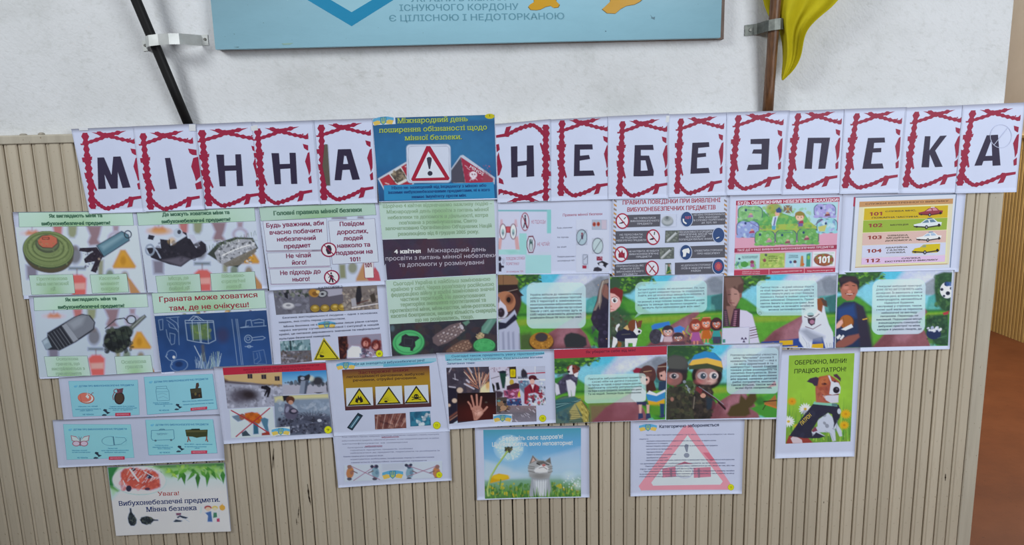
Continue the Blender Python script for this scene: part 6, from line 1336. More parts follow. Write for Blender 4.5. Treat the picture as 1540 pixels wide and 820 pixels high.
# ---------------- cards, lower left
HD = 'ДІТЯМ ПРО ВИБУХОНЕБЕЗПЕЧНІ ПРЕДМЕТИ'
def card(s, q, hx0, hx1, hy, sl, T, cap):
    s.T = T; s.quad(q, '7ab0c8', 4); s.ln(q, 1.6, '4f8298', True)
    s.t(HD, hx0, hy, hx1, hy+(hx1-hx0)*sl, 14, '2c6a94', .02); s.el(hx0-30, hy-4, 14, 9, '5c9cb8', 10); s.el(hx0-20, hy-10, 10, 7, '64a4bc', 8)
def redbutton(s, x, y, w=134, h=28, sl=-.02):
    s.pg([(x, y), (x+w, y+w*sl), (x+w, y+h+w*sl), (x, y+h)], 'a82c44'); s.t('ВИБУХОНЕБЕЗПЕЧНО', x+12, y+h*.72, x+w-12, y+h*.72+w*sl, 12, 'd48898', .02)
def doggy(s, x, y, k=1.0):
    """tiny dark paw-print mark on the cards"""
    s.pg([(x, y), (x+10*k, y-12*k), (x+34*k, y-8*k), (x+32*k, y+6*k), (x+44*k, y+14*k), (x+64*k, y+18*k), (x+46*k, y+28*k), (x+36*k, y+34*k), (x+30*k, y+22*k), (x+14*k, y+10*k)], '26303f'); s.pg([(x-10*k, y+42*k), (x+4*k, y+32*k), (x+26*k, y+34*k), (x+34*k, y+42*k), (x+20*k, y+48*k), (x-6*k, y+48*k)], '33424f')
def tiny(s, L, x0, x1, y, sl=-.0, h=9, c='3f7c98'): s.t(L, x0, y, x1, y+(x1-x0)*sl, h, c, .01)
E1 = (80, 560, 5.854); E2 = (205, 555, 5.652)
s = Sheet([(88, 568), (330, 554), (333, 627), (96, 634)], .0046, E1)
card(s, [(135, 78), (745, 68), (760, 375), (175, 392)], 226, 712, 130, -.02, E1, '')
s.el(290, 228, 74, 48, 'a05848', 22, 8); s.el(288, 226, 66, 40, 'bcd0d8', 20, 8); s.el(278, 224, 60, 38, 'b8685a', 20, 6); s.ln([(300, 150), (304, 200)], 4, 'a4b4bc'); s.ln([(330, 205), (345, 180), (358, 182)], 5, '7c4c50'); s.pg([(285, 215), (300, 195), (318, 215), (310, 235)], 'b4c4c8'); s.ln([(240, 200), (250, 260)], 3, '8c4c44')
s.el(583, 228, 46, 56, '33282c', 18); s.el(583, 228, 36, 46, '44362e', 8); s.pg([(566, 180), (560, 150), (615, 140), (612, 180)], '5c3c48'); s.ring(560, 165, 26, 18, 6, '7c4450', 12); s.ln([(540, 175), (525, 210), (530, 245)], 6, '7c4450'); s.ln([(604, 150), (618, 145)], 8, '5c3040')
for L, a, b_, y in (('Ніколи не чіпай', 222, 392, 306), ('граната схожа на будь-яку іграшку чи', 196, 420, 330), ('навіть фрукти', 236, 350, 342)): tiny(s, L, a, b_, y, -.02)
for L, a, b_, y in (('Граната може бути схована', 500, 716, 306), ('під листям, вона дуже небезпечна для', 490, 738, 322), ('життя та здоров\'я', 524, 700, 336)): tiny(s, L, a, b_, y, -.02)
tiny(s, 'НЕ ЧІПАТИ', 262, 358, 376, -.01, 10); s.rs = 0; doggy(s, 440, 335); redbutton(s, 548, 358)
card(s, [(68, 68), (648, 42), (690, 340), (95, 388)], 152, 612, 118, -.06, E2, '')
s.ln([(170, 150), (258, 145), (262, 165), (278, 185), (284, 265), (180, 270), (168, 190), (172, 165), (170, 150)], 3.5, '4f7f94'); s.ln([(172, 165), (262, 165)], 3, '4f7f94'); s.ln([(170, 195), (276, 190)], 3, '5c8ca0'); s.ln([(185, 215), (225, 205), (262, 218)], 3, '6a94a4'); s.ln([(190, 245), (230, 232), (270, 250)], 3, '6a94a4')
s.pg([(458, 168), (552, 160), (562, 245), (470, 256)], '2c2a26'); s.pg([(462, 172), (550, 164), (552, 200), (465, 206)], '3c3a2c'); s.pg([(505, 165), (510, 120), (530, 115), (535, 140), (525, 165)], '44342f'); s.el(505, 212, 10, 14, '5c5434', 8); s.el(538, 225, 8, 12, '54402c', 8)
for L, a, b_, y in (('Банка зі спеціями', 145, 282, 292), ('може бути також небезпечною, не чіпай', 160, 310, 304), ('її', 232, 246, 318)): tiny(s, L, a, b_, y, -.02)
for L, a, b_, y in (('Міна пластикова, вибухонебезпечна', 395, 655, 280), ('предмет дуже небезпечний, не підходь', 400, 662, 306)): tiny(s, L, a, b_, y, -.06)
tiny(s, 'НЕ ЧІПАТИ', 196, 280, 356, -.02, 10); doggy(s, 336, 305, .9); redbutton(s, 464, 330, 140, 24, -.09)
s.build('card_sheet', 'sheet of two turquoise cards with peach, grenade, jar and canister', 'poster', 'turquoise card sheets')

s = Sheet([(79, 632), (333, 623), (338.5, 692), (88, 703.5)], .0056, E1, bend=(0, 0, .002, .001))
card(s, [(88, 458), (682, 460), (714, 752), (122, 770)], 178, 650, 512, -.012, E1, '')
for sx in (-1, 1):
    s.pg([(238, 605), (238+sx*35, 565), (238+sx*84, 555), (238+sx*74, 605), (238+sx*30, 612)], '8c5c6c'); s.pg([(238, 604), (238+sx*36, 572), (238+sx*76, 562), (238+sx*68, 600), (238+sx*30, 607)], 'a8b8c8')
    s.el(238+sx*34, 628, 36, 25, '8c5c6c', 16); s.el(238+sx*34, 628, 28, 18, 'b0a4b4', 14)
s.ln([(238, 580), (238, 650)], 7, '6c4450'); s.ln([(225, 565), (238, 590), (250, 568)], 3, '6c4450')
s.ring(505, 605, 76, 40, 4, '5c8494', 20); s.pg([(530, 560), (650, 570), (640, 640), (535, 640)], '7ab0c8'); s.ln([(512, 565), (528, 570), (536, 640), (600, 632), (645, 600), (630, 575), (548, 572)], 4.5, '4c7c90'); s.ln([(530, 565), (540, 640)], 8, '3f6478')
for L, a, b_, y in (('Метелик схожий', 168, 300, 692), ('не чіпай та не бери до рук', 168, 330, 708)): tiny(s, L, a, b_, y, -.01)
for L, a, b_, y in (('Пелюстка', 482, 568, 674), ('дуже небезпечна протипіхотна міна', 426, 666, 692), ('вибухає при дотику', 455, 640, 708)): tiny(s, L, a, b_, y, -.01)
tiny(s, 'НЕ ЧІПАТИ', 214, 306, 756, -.0, 10); doggy(s, 366, 712); redbutton(s, 492, 742, 138, 28)
card(s, [(80, 432), (652, 428), (690, 712), (108, 732)], 165, 616, 482, -.01, E2, '')
s.ln([(130, 522), (318, 516), (326, 590), (310, 600), (140, 605), (128, 585), (130, 522)], 4.5, '46768e'); s.ln([(195, 520), (205, 512), (240, 512), (244, 520)], 6, '3f6478'); s.el(165, 608, 10, 9, '4a6470', 8); s.el(298, 603, 10, 9, '4a6470', 8)
s.t('МІНА', 180, 562, 265, 558, 16, '5c8090', .0); s.ln([(170, 550), (275, 546)], 2.5, '5c8ca0')
s.pg([(418, 516), (470, 512), (510, 518), (608, 514), (606, 572), (545, 578), (515, 584), (480, 574), (428, 572)], '363a24'); s.pg([(470, 508), (540, 506), (545, 518), (470, 522)], '23261c'); s.pg([(425, 520), (600, 520), (598, 535), (426, 538)], '4c4c30')
for a, b_ in (((448, 575), (438, 620)), ((440, 575), (462, 615)), ((596, 572), (610, 618)), ((604, 572), (592, 612))): s.ln([a, b_], 8, '7c4438')
for L, a, b_, y in (('Телевізор-міна', 158, 276, 652), ('завжди може бути небезпечний, не чіпай', 140, 312, 668), ('його ніколи', 184, 292, 680)): tiny(s, L, a, b_, y, -.0)
for L, a, b_, y in (('Міна МОН – дуже небезпечна', 412, 650, 642), ('це протипіхотна осколкова', 412, 600, 662), ('міна', 500, 540, 674)): tiny(s, L, a, b_, y, -.0)
tiny(s, 'НЕ ЧІПАТИ', 200, 288, 714, -.02, 10); doggy(s, 352, 660, .95); redbutton(s, 470, 692, 135, 26)
s.build('card_sheet', 'sheet of two turquoise cards with a butterfly and two mines', 'poster', 'turquoise card sheets')

# attention poster
A9 = (160, 695, 7.13)
s = Sheet([(161, 702), (338.5, 695.5), (348, 798), (175, 806)], .0034, A9, bend=(0, 0, .002, .0006))
g = s.pic([(14, 60), (1262, 8), (1335, 740), (105, 790)], .9, 'b6bfd6')
m = g.U > -2; g.mix(m, '8fae7c', (np.clip(1-g.V/.42, 0, 1)*.8)[m])
g.p([(10, 50), (140, 45), (90, 120), (80, 260), (140, 310), (120, 320), (30, 280)], '2c6a3c', 1, 4); g.p([(25, 260), (140, 300), (60, 400)], '7fae6c', .7, 10)
g.p([(510, 44), (1262, 8), (1270, 130), (1150, 170), (900, 110), (700, 160), (620, 140), (600, 90)], '6c9c44', .8, 10); g.p([(510, 40), (1262, 8), (1262, 50), (900, 45), (700, 60), (570, 60)], '2f5f38', 1, 6)
def leaf(x, y, L, w, a, c):
    t = math.radians(a); dx, dy = math.sin(t), math.cos(t)
    g.p([(x, y), (x+dx*L*.35+dy*w, y+dy*L*.35-dx*w), (x+dx*L, y+dy*L), (x+dx*L*.35-dy*w, y+dy*L*.35+dx*w)], c, 1, 1.5); g.l([(x, y), (x+dx*L*.9, y+dy*L*.9)], 4, '5c9448', .5)
for x, y, L, w, a, c in ((820, 100, 150, 28, 8, '2f6428'), (820, 100, 120, 22, -28, '3c742c'), (780, 90, 110, 24, -50, '4c8430'), (980, 110, 175, 28, 0, '2c5c28'), (960, 90, 150, 22, -40, '447a30'), (1010, 90, 120, 22, 40, '4a8034'), (1090, 90, 180, 26, -4, '38702c'), (1120, 80, 130, 22, 30, '2f6428'), (1160, 110, 130, 18, 38, '6c9c50'), (1245, 90, 150, 28, 4, '2f6a30'), (880, 70, 130, 20, -62, '5c9438'), (640, 70, 120, 22, 60, '5c8c34'), (700, 80, 80, 20, -60, '8fb444'), (900, 80, 120, 18, 60, '42782f'), (1050, 60, 110, 20, 70, '3c742c'), (700, 120, 90, 16, 50, '8cac48')): leaf(x, y, L, w, a, c)
g.bl(560, 40, 1250, 110, 40, 8, 26, ['4a8234', '8cb04c', '2f6030', '6c9c3c'], 3, .5)
g.e(352, 200, 288, 155, '8fa89c', 2, 1, 2); g.e(352, 196, 284, 150, 'b9c1d6', 2)
g.p([(150, 110), (200, 70), (330, 60), (400, 85), (440, 80), (510, 95), (560, 130), (575, 200), (580, 270), (500, 300), (400, 295), (350, 290), (290, 290), (230, 250), (180, 220), (150, 160)], 'a44a40', 1, 4)
g.bl(160, 70, 570, 290, 60, 12, 34, ['a8483c', 'b4584a', '94423c', 'bc6858'], 5, .6); g.e(240, 285, 30, 34, '2c2a3c'); g.e(460, 155, 34, 24, '2c3048', -20); g.e(290, 80, 24, 18, '3c2a34'); g.e(440, 290, 30, 16, '4c3040')
rs = np.random.RandomState(2)
for k in range(34):
    x = rs.uniform(180, 550); y = rs.uniform(80, 290); g.l([(x, y), (x+rs.uniform(20, 50), y-rs.uniform(20, 50))], 5, ['c8ccd8', 'd4b4b0'][k % 2], .8)
g.l([(255, 80), (345, 205)], 16, 'd0d2de'); g.l([(180, 200), (200, 250)], 8, 'c8ccd8'); g.l([(400, 100), (520, 170)], 6, 'd0d0dc')
# grenades, shards, children
g.p([(250, 495), (268, 495), (275, 540), (300, 575), (326, 620), (322, 660), (300, 685), (260, 684), (238, 650), (230, 600), (240, 560), (252, 535)], '23292f', 1, 1.5); g.bl(240, 570, 318, 670, 24, 6, 12, ['3f4a4a', '2f383c', '50584c'], 3, .7)
g.p([(358, 620), (380, 592), (430, 580), (480, 590), (510, 615), (555, 618), (557, 632), (510, 632), (480, 660), (430, 676), (380, 660)], '23292f', 1, 1.5); g.bl(370, 595, 490, 665, 24, 6, 12, ['3f4a4a', '2f383c', '50584c'], 4, .7); g.l([(440, 580), (520, 615)], 4, '7c6c4c', .8)
g.p([(745, 548), (805, 545), (800, 570), (750, 575)], '6c4a5c'); g.p([(755, 590), (790, 572), (880, 595), (855, 608), (820, 604), (790, 590), (765, 605)], '2a3340'); g.p([(715, 640), (745, 615), (820, 630), (800, 642), (740, 646)], '333c48'); g.l([(840, 610), (890, 640)], 4, '6c7486', .8)
g.e(1090, 490, 40, 24, '8c3c38'); g.e(1092, 505, 30, 22, 'd0a490'); g.p([(1060, 545), (1125, 525), (1130, 570), (1140, 640), (1085, 640), (1090, 575)], '3f5c8c', 1, 1.5); g.e(1165, 490, 34, 22, 'c0a050'); g.e(1165, 502, 24, 18, 'd4b094'); g.p([(1150, 540), (1185, 540), (1190, 590), (1145, 600)], '3c6c54'); g.p([(1185, 605), (1215, 600), (1218, 638), (1185, 640)], '9c3c58'); g.e(1245, 490, 32, 30, 'b88c3c'); g.l([(1215, 480), (1235, 460)], 10, 'b88c3c'); g.l([(1245, 460), (1245, 450)], 10, 'b88c3c'); g.l([(1210, 520), (1210, 600)], 4, '8fa0b4', .8); g.p([(1010, 480), (1028, 478), (1020, 545), (1005, 550)], '9cb0c8', .8, 2)
s.put(g)
s.t('Увага!', 555, 364, 786, 355, 42, '8c3030', .012, 2, slab=True); s.t('Вибухонебезпечні предмети.', 132, 470, 1222, 424, 48, '1c2c58', .02, 2, slab=True); s.t('Мінна безпека', 428, 534, 972, 514, 48, '1c2c58', .02, 2, slab=True)
s.build('attention_poster', 'white poster reading Увага, green leaves and red ellipse, lowest at left', 'poster', 'mine awareness posters')

# ---------------- fourth row
D2 = (315, 530, 5.465)
s = Sheet([(321, 552), (490, 544.5), (501.5, 657.5), (337, 668)], .0064, D2, bend=(0, 0, .001, .001)); s.ct = 1.22
s.quad([(108, 128), (955, 88), (962, 152), (116, 190)], 'a6283c', 6); s.t('ВИБУХОНЕБЕЗПЕЧНІ ПРЕДМЕТИ В НАСЕЛЕНИХ ПУНКТАХ', 280, 152, 905, 112, 14, '6c1428', .01); s.t('ОБЕРЕЖНО, НЕ ТОРКАТИСЯ!', 300, 172, 830, 142, 14, '7c1c30', .01)
g = s.pic([(118, 188), (596, 162), (602, 440), (150, 462)], .85, '8c8c98')
g.p([(118, 188), (596, 162), (600, 290), (350, 250), (125, 235)], 'b09a74', 1, 2); g.p([(120, 215), (160, 235), (350, 255), (600, 270), (600, 285), (330, 272), (120, 250)], '4a3f44', .9, 4)
for x, y in ((332, 198), (446, 202), (556, 216)): g.p([(x-20, y-18), (x+20, y-20), (x+22, y+18), (x-18, y+18)], '3a3440'); g.l([(x, y-18), (x+1, y+18)], 4, '8c7c64', .8)
g.p([(120, 262), (350, 268), (600, 288), (602, 440), (150, 462)], '9496a4', 1, 4); g.bl(130, 270, 600, 450, 160, 5, 18, ['7c7e8c', 'a8aab8', '6c6c78', 'b4b6c4'], 3, .5); g.e(290, 350, 110, 56, '4c4650', 5, .9, 10); g.e(320, 350, 60, 34, '342c30', 0, .9, 8); g.e(225, 390, 70, 34, '55505c', 10, .7, 12)
g.p([(425, 300), (430, 280), (470, 272), (505, 295), (500, 330), (484, 370), (470, 368), (476, 330), (458, 362), (448, 356), (466, 310), (440, 302)], '26242e', 1, 1.5); g.e(436, 288, 12, 12, '2a2430')
s.put(g)
g = s.pic([(596, 162), (960, 146), (975, 335), (602, 350)], .85, '4f86ac'); g.vg('3f7cac', '6c9cbc', '9ca4b4', '8c8e9c'); g.p([(600, 265), (980, 250), (985, 340), (600, 355)], '9c9ca8', 1, 4); g.bl(610, 245, 980, 268, 24, 8, 24, ['4c5460', '5c6068', '3c444c'], 3, .8); g.e(890, 235, 44, 34, '3f4048', 0, 1, 4); g.e(835, 215, 24, 22, 'b4b4a8', 0, .9, 4); g.p([(725, 200), (745, 190), (780, 195), (820, 178), (830, 195), (815, 240), (740, 255), (725, 235)], '34363f', 1, 2); g.p([(752, 235), (812, 230), (780, 345), (738, 338)], '7c8494', 1, 2); g.p([(790, 232), (815, 232), (795, 342), (778, 345)], '4c5464', 1, 2); g.e(765, 215, 18, 14, '8c94a4'); g.p([(860, 330), (940, 328), (900, 342)], '34343c'); g.e(970, 290, 8, 40, '3c3c48', 0, .9); s.put(g)
g = s.pic([(530, 360), (976, 340), (1010, 662), (545, 690)], .85, '7c8898'); g.p([(600, 352), (980, 340), (985, 375), (700, 385), (540, 410), (530, 370)], 'b4b08c', 1, 5); g.p([(600, 355), (655, 355), (650, 400), (610, 402)], '2c2a34', 1, 2); g.bl(550, 400, 1000, 480, 60, 8, 24, ['8c98a8', '74808f', 'a0a8b4'], 3, .5); g.p([(560, 560), (700, 500), (900, 510), (1000, 520), (1012, 670), (560, 690)], '545868', 1, 10); g.bl(570, 500, 1000, 670, 190, 4, 14, ['3a3c48', '6c7080', '8c90a0', '2c2c38', '5c6070'], 4, .7)
for k in range(16): t = math.radians(200+k*10); g.l([(850, 570), (850+150*math.cos(t), 570+90*math.sin(t))], 5, '34343f', .5); g.l([(830, 590), (830+160*math.cos(t+2.4), 600+70*math.sin(t+2.4))], 6, '3a3a46', .4)
g.e(905, 560, 18, 12, 'b0b4c0'); g.e(665, 392, 36, 32, '5a3c30', 0, 1, 2); g.e(668, 412, 20, 18, 'a88474'); g.p([(620, 420), (655, 425), (700, 460), (735, 490), (700, 550), (640, 550), (612, 500)], '5c5a6c', 1, 2); g.e(690, 485, 36, 24, '3c3c4c'); g.e(694, 482, 22, 13, '8c8494'); g.e(640, 470, 14, 26, '8c8ca0', 20, .8); s.put(g)
g = s.pic([(165, 470), (520, 448), (545, 690), (180, 705)], .9, 'b4bdd4'); g.p([(290, 500), (350, 490), (410, 505), (440, 545), (410, 590), (340, 580), (290, 550)], 'a8602c', 1, 2); g.bl(300, 500, 420, 580, 16, 8, 18, ['bc7034', '8c5028'], 3, .5); g.p([(185, 525), (250, 510), (290, 530), (270, 560), (235, 570), (195, 540)], '6c7c8c', 1, 2); g.e(270, 530, 24, 26, '8c6458'); g.p([(420, 550), (450, 535), (485, 550), (480, 600), (490, 650), (470, 660), (440, 600)], '54788c', 1, 2); g.p([(360, 570), (400, 590), (405, 670), (362, 674)], '3f687c', 1, 2); g.p([(430, 665), (490, 650), (500, 680), (430, 684)], '8c4438'); g.p([(265, 660), (300, 640), (320, 665), (340, 685), (270, 690)], '44525c'); g.l([(180, 478), (330, 560), (490, 665)], 10, '9c3c3c'); g.l([(495, 460), (340, 590), (220, 692)], 10, '9c3c3c'); s.put(g)
s.pg([(508, 622), (660, 610), (664, 680), (512, 688)], 'c4cce0'); emblem(s, 586, 652, 150, -.04); badge(s, 976, 636, 32, '9')
s.build('picture_poster', 'red-headed poster of craters in snow and a crossed-out bending man', 'poster', 'mine awareness posters')

D3 = (490, 530, 3.815)
s = Sheet([(500, 651), (676, 644), (679.5, 722.5), (509, 733.5)], .0046, D3, bend=(0, 0, .001, .0015))
TXT = ['Якщо з\'явилась підозра, невідомих предметів, обов\'язково повідомте, службу порятунку', 'вибухонебезпечні предмети, небезпечні речовини та інші повідомляти дорослих за добою', 'зателефонувати за номером', 'Категорично забороняється:', 'торкатися підозрілих предметів, особливо', 'наближатися до предметів, пересувати та розбирати їх', 'Правила поведінки дітей в громадських місцях', 'користуватися мобільними телефонами поряд із небезпечними', 'намагатися самостійно знешкодити предмети']
ys = [(484, 92, 650), (506, 92, 650), (524, 92, 470), (545, 125, 325), (560, 140, 500), (576, 140, 655), (596, 100, 330), (612, 142, 622), (630, 145, 580)]
for L, (y, a, b_) in zip(TXT, ys): s.t(L, a, y+6, b_, y+6-(b_-a)*.03, 7, '767a94', .012)
s.t('вибухонебезпечних', 320, 492, 420, 488, 8, '9c5c74', .02); s.t('небезпечних', 225, 543, 325, 540, 8, '9c5c74', .02)
q = [(105, 648), (668, 622), (668, 718), (108, 742)]; g = s.pic(q, .9, 'bcc6de'); g.p([(320, 640), (450, 632), (450, 670), (325, 680)], 'b4bccc', 1, 3)
for x, fl, c in ((140, 1, 'b07850'), (285, -1, '7c9cac'), (482, 1, '7c9cac'), (636, -1, 'b07850')):
    g.e(x, 690, 22, 34, c, 10*fl, 1, 1.5); g.e(x-4*fl, 656, 13, 12, '8a6a60' if c[0] == 'b' else '4c5c74'); g.l([(x+14*fl, 680), (x+40*fl, 692)], 6, '6c5858'); g.e(x-4, 726, 14, 9, '4c4c58'); g.e(x+8, 690, 9, 12, '8c6058' if c[0] == 'b' else '5c7c94', 0, .8)
for a, b_ in (((150, 655), (310, 730)), ((160, 735), (290, 648)), ((455, 645), (620, 700)), ((470, 712), (640, 650))): g.l([a, b_], 4, '94586c', .9)
g.e(265, 655, 10, 9, '34384c'); g.e(292, 654, 9, 8, '34384c'); g.e(462, 648, 10, 9, '34384c'); g.e(488, 646, 9, 8, '34384c')
s.put(g); emblem(s, 384, 702, 120, -.05); badge(s, 651, 702, 18, '12')
s.build('text_poster', 'white sheet of small lines with crossed-out figures, under the warning triangles', 'poster', 'mine awareness posters')

s = Sheet([(490, 542), (668.5, 531), (677, 649), (502, 656)], .0056, D3, bend=(0, 0, .0008, .0008))
s.pg([(140, 62), (330, 44), (632, 32), (634, 52), (500, 72), (330, 78), (150, 84)], '8ebcce'); s.pg([(330, 66), (632, 52), (600, 62), (450, 78), (330, 84)], '64a8c0')
emblem(s, 115, 78, 108, -.05); s.t('Де ще знаходяться вибухонебезпечні речі?', 165, 74, 568, 52, 13, '2c5c7c', .02)
g = s.pic([(93, 100), (594, 78), (606, 312), (112, 334)], .9, '5c3430'); g.vg('6a3a2c', 'a07a28', '9c7c28', '6a4a28', '4c2c34'); g.mix(g.U > -1, '4a2a34', (np.clip(np.abs(g.V-.45)/.55, 0, 1)**2*.6)[g.U > -1]); s.put(g)
s.t('Застережні знаки:', 185, 126, 480, 108, 17, '5c1f28', .02); s.t('легкозаймисті речовини, вибухові', 118, 148, 566, 130, 14, '3f2a24', .02); s.t('речовини, отруйні речовини.', 155, 168, 524, 152, 14, '3f2a24', .02)
for k, (x, y) in enumerate(((115, 206), (284, 198), (450, 192))):
    w_ = 158 if k < 2 else 142
    s.quad([(x, y), (x+w_-6, y-6), (x+w_, y+98), (x+4, y+104)], 'c3cbe0', 2)
    cx = x+w_*.5-2; s.pg([(cx, y-2), (cx+70, y+96), (cx-68, y+102)], '2e2a20'); s.pg([(cx+.4, y+12), (cx+57, y+89), (cx-55, y+94)], 'c0b422')
    if k == 0: s.pg([(cx-24, y+78), (cx-18, y+52), (cx-12, y+62), (cx-6, y+40), (cx+2, y+56), (cx+8, y+44), (cx+20, y+64), (cx+22, y+78), (cx+8, y+84), (cx-10, y+85)], '25231b'); s.pg([(cx-9, y+82), (cx-2, y+64), (cx+8, y+82)], 'c0b422')
    if k == 1:
        s.el(cx-16, y+84, 10, 6, '25231b', 10)
        for a in range(-60, 90, 20): t = math.radians(a); s.pg([(cx-16+8*math.sin(t), y+80-7*math.cos(t)), (cx-16+10*math.sin(t+.15), y+80-9*math.cos(t+.15)), (cx-16+44*math.sin(t), y+82-42*math.cos(t))], '25231b')
    if k == 2:
        s.ln([(cx-26, y+80), (cx+28, y+64)], 5, '25231b'); s.ln([(cx-26, y+64), (cx+28, y+80)], 5, '25231b'); s.el(cx, y+60, 14, 13, '25231b', 14); s.pg([(cx-7, y+66), (cx+8, y+66), (cx+6, y+78), (cx-5, y+78)], '25231b'); s.el(cx-5, y+60, 3, 3.4, 'c0b422', 8); s.el(cx+6, y+60, 3, 3.4, 'c0b422', 8)
s.pg([(122, 432), (185, 346), (214, 362), (152, 448)], '23303c'); s.pg([(134, 428), (182, 362), (200, 370), (152, 436)], '3f6478'); s.ln([(145, 432), (190, 368)], 4, '9cbccc')
g = s.pic([(280, 357), (458, 348), (462, 434), (284, 442)], .9, '6c4440'); g.bl(285, 355, 460, 440, 40, 6, 20, ['8c5c54', '7c4c44', 'a87c70', '5c3434'], 3, .6); 
for k in range(9): g.l([(290+k*18, 440-k*2), (300+k*22, 352)], 4, '4c2a2c' if k % 2 else 'c0a098', .7)
s.put(g); s.t('НЕБЕЗПЕЧНО', 308, 400, 384, 424, 10, '33202a', .02)
g = s.pic([(482, 342), (598, 336), (603, 418), (486, 425)], .9, '2c6480'); g.bl(485, 340, 600, 420, 30, 6, 18, ['347894', '24506c', '3c8ca4'], 3, .6); g.bl(515, 365, 565, 415, 12, 6, 12, ['c8d4dc', '9cb0c0'], 4, .9); g.bl(565, 350, 600, 385, 8, 5, 10, ['b4bcc4', '94a4b0'], 5, .9); s.put(g); badge(s, 637, 419, 22, '11')
s.build('hazard_poster', 'white poster with brown panel of three yellow hazard triangles', 'poster', 'mine awareness posters')

D4 = (660, 515, 6.074)
s = Sheet([(656, 531), (833, 525.5), (836, 636), (675, 646)], .0072, D4, bend=(0, 0, .001, .0005)); s.ct = 1.22
s.pg([(55, 112), (400, 95), (962, 82), (965, 108), (820, 135), (640, 160), (300, 165), (62, 170)], '76b6cc'); s.pg([(100, 150), (600, 140), (860, 128), (700, 150), (300, 178), (70, 190)], '9cc8d8')
for L, x0, y0, x1, y1 in (('Сьогодні також приділяють увагу піротехнічним', 115, 136, 962, 108), ('засобам: петардам, хлопавкам, бенгальським вогням', 70, 168, 948, 144), ('Запитання теми:', 72, 204, 332, 196)): s.t(L, x0, y0, x1, y1, 18, '3a6484', .02)
g = s.pic([(68, 232), (460, 222), (470, 700), (95, 745)], .85, '4a4450'); g.bl(70, 225, 460, 470, 40, 16, 50, ['5c5864', '3c3844', '6c5c60', '54505c'], 3, .4); g.p([(70, 400), (170, 420), (175, 740), (95, 745), (80, 500)], '2f2c3c', 1, 6)
rs = np.random.RandomState(3)
for k in range(60): a = math.radians(rs.uniform(200, 345)); r0 = rs.uniform(10, 120); r1 = r0+rs.uniform(30, 150); g.l([(375+r0*math.cos(a), 430+r0*math.sin(a)), (375+r1*math.cos(a), 430+r1*math.sin(a))], rs.uniform(3, 8), ['c48c70', 'e0c8b8', 'a86c58', 'd8a484'][k % 4], .65)
g.p([(375, 460), (380, 420), (420, 380), (465, 370), (468, 465)], 'd4c4a4', 1, 3); g.e(445, 395, 16, 34, 'c09860', 0, .8, 3)
for x0, y0, x1, y1, w_ in ((235, 380, 320, 425, 13), (255, 345, 275, 365, 15), (95, 405, 150, 412, 10), (95, 270, 112, 235, 8), (275, 235, 300, 275, 9), (145, 290, 150, 340, 5), (130, 330, 175, 345, 5)): g.l([(x0, y0), (x1, y1)], w_, 'c0bcc8', .9, 2)
for x, y, r_ in ((192, 438, 28), (143, 533, 23), (92, 575, 16)): g.e(x, y, r_, r_*.9, 'c4b0a0', 0, .95, 2)
g.l([(95, 690), (165, 640)], 16, '8c5c4c', .8, 3); g.l([(100, 712), (170, 665)], 8, 'b48c78', .8, 2); g.p([(130, 740), (170, 715), (172, 745)], 'b8c4dc'); s.put(g)
g = s.pic([(455, 226), (705, 220), (760, 575), (525, 590)], .85, 'b9b6c4'); g.bl(465, 230, 700, 300, 26, 4, 12, ['7c5c6c', 'a89cac', '5c4c5c'], 3, .8); g.p([(550, 270), (610, 260), (618, 300), (600, 420), (580, 420), (560, 320)], '2c4c44', 1, 2); g.e(582, 272, 34, 12, '26303c'); g.p([(610, 315), (640, 310), (645, 390), (612, 395)], 'd0d4e0'); g.p([(640, 225), (705, 220), (708, 330), (650, 330)], '3c342c'); g.rr(652, 246, 700, 318, 10, 'c4b41c'); g.e(676, 280, 14, 24, 'a89818', 0, .8)
g.l([(465, 335), (550, 310)], 5, '4c3c48'); g.p([(480, 400), (490, 370), (510, 400), (512, 450), (478, 450)], '34342f'); g.p([(518, 370), (545, 365), (560, 430), (530, 440)], '2c2c34'); g.e(665, 365, 20, 28, 'b49c24', 0, .9); g.p([(620, 400), (700, 370), (740, 380), (740, 430), (620, 440)], '4c3440'); g.p([(590, 440), (740, 420), (760, 500), (600, 520)], '94506c', 1, 2); g.bl(600, 430, 750, 520, 30, 6, 16, ['c490b4', '6c3054', 'b8689c', '4c3c5c', 'd0a0c0'], 4, .7); g.p([(610, 520), (750, 510), (765, 580), (620, 590)], '3c5078', 1, 2); g.bl(610, 520, 760, 580, 24, 5, 14, ['5c78a4', '8c3c4c', '2c3450', 'b0b4c8'], 5, .7); g.p([(455, 440), (560, 445), (590, 460), (580, 500), (525, 520), (520, 460)], '4a3c48', 1, 3); g.e(740, 470, 16, 36, 'c8b43c', 20, .9); s.put(g)
g = s.pic([(705, 220), (970, 212), (978, 575), (760, 580)], .85, 'b4b8c8'); g.p([(750, 300), (752, 260), (770, 240), (790, 255), (812, 290), (800, 320), (760, 325)], '3c3a44', 1, 2); g.l([(810, 285), (970, 276)], 10, 'a83c50'); g.l([(880, 222), (880, 280)], 4, 'dcdce8')
for k in range(5): g.l([(885, 226+k*12), (968, 222+k*12)], 3, '8c90a0', .8)
for k in range(6): g.e(725+k*16, 325-k*1, 6, 14, '3c4450', 0, .9)
g.r(715, 336, 975, 348, 'd4d8e4', .9); g.p([(720, 350), (820, 350), (830, 400), (780, 470), (720, 400)], '6c8094', 1, 3); g.bl(725, 355, 800, 410, 14, 6, 16, ['4c7894', '8c5c6c', '9cb0c0'], 3, .7)
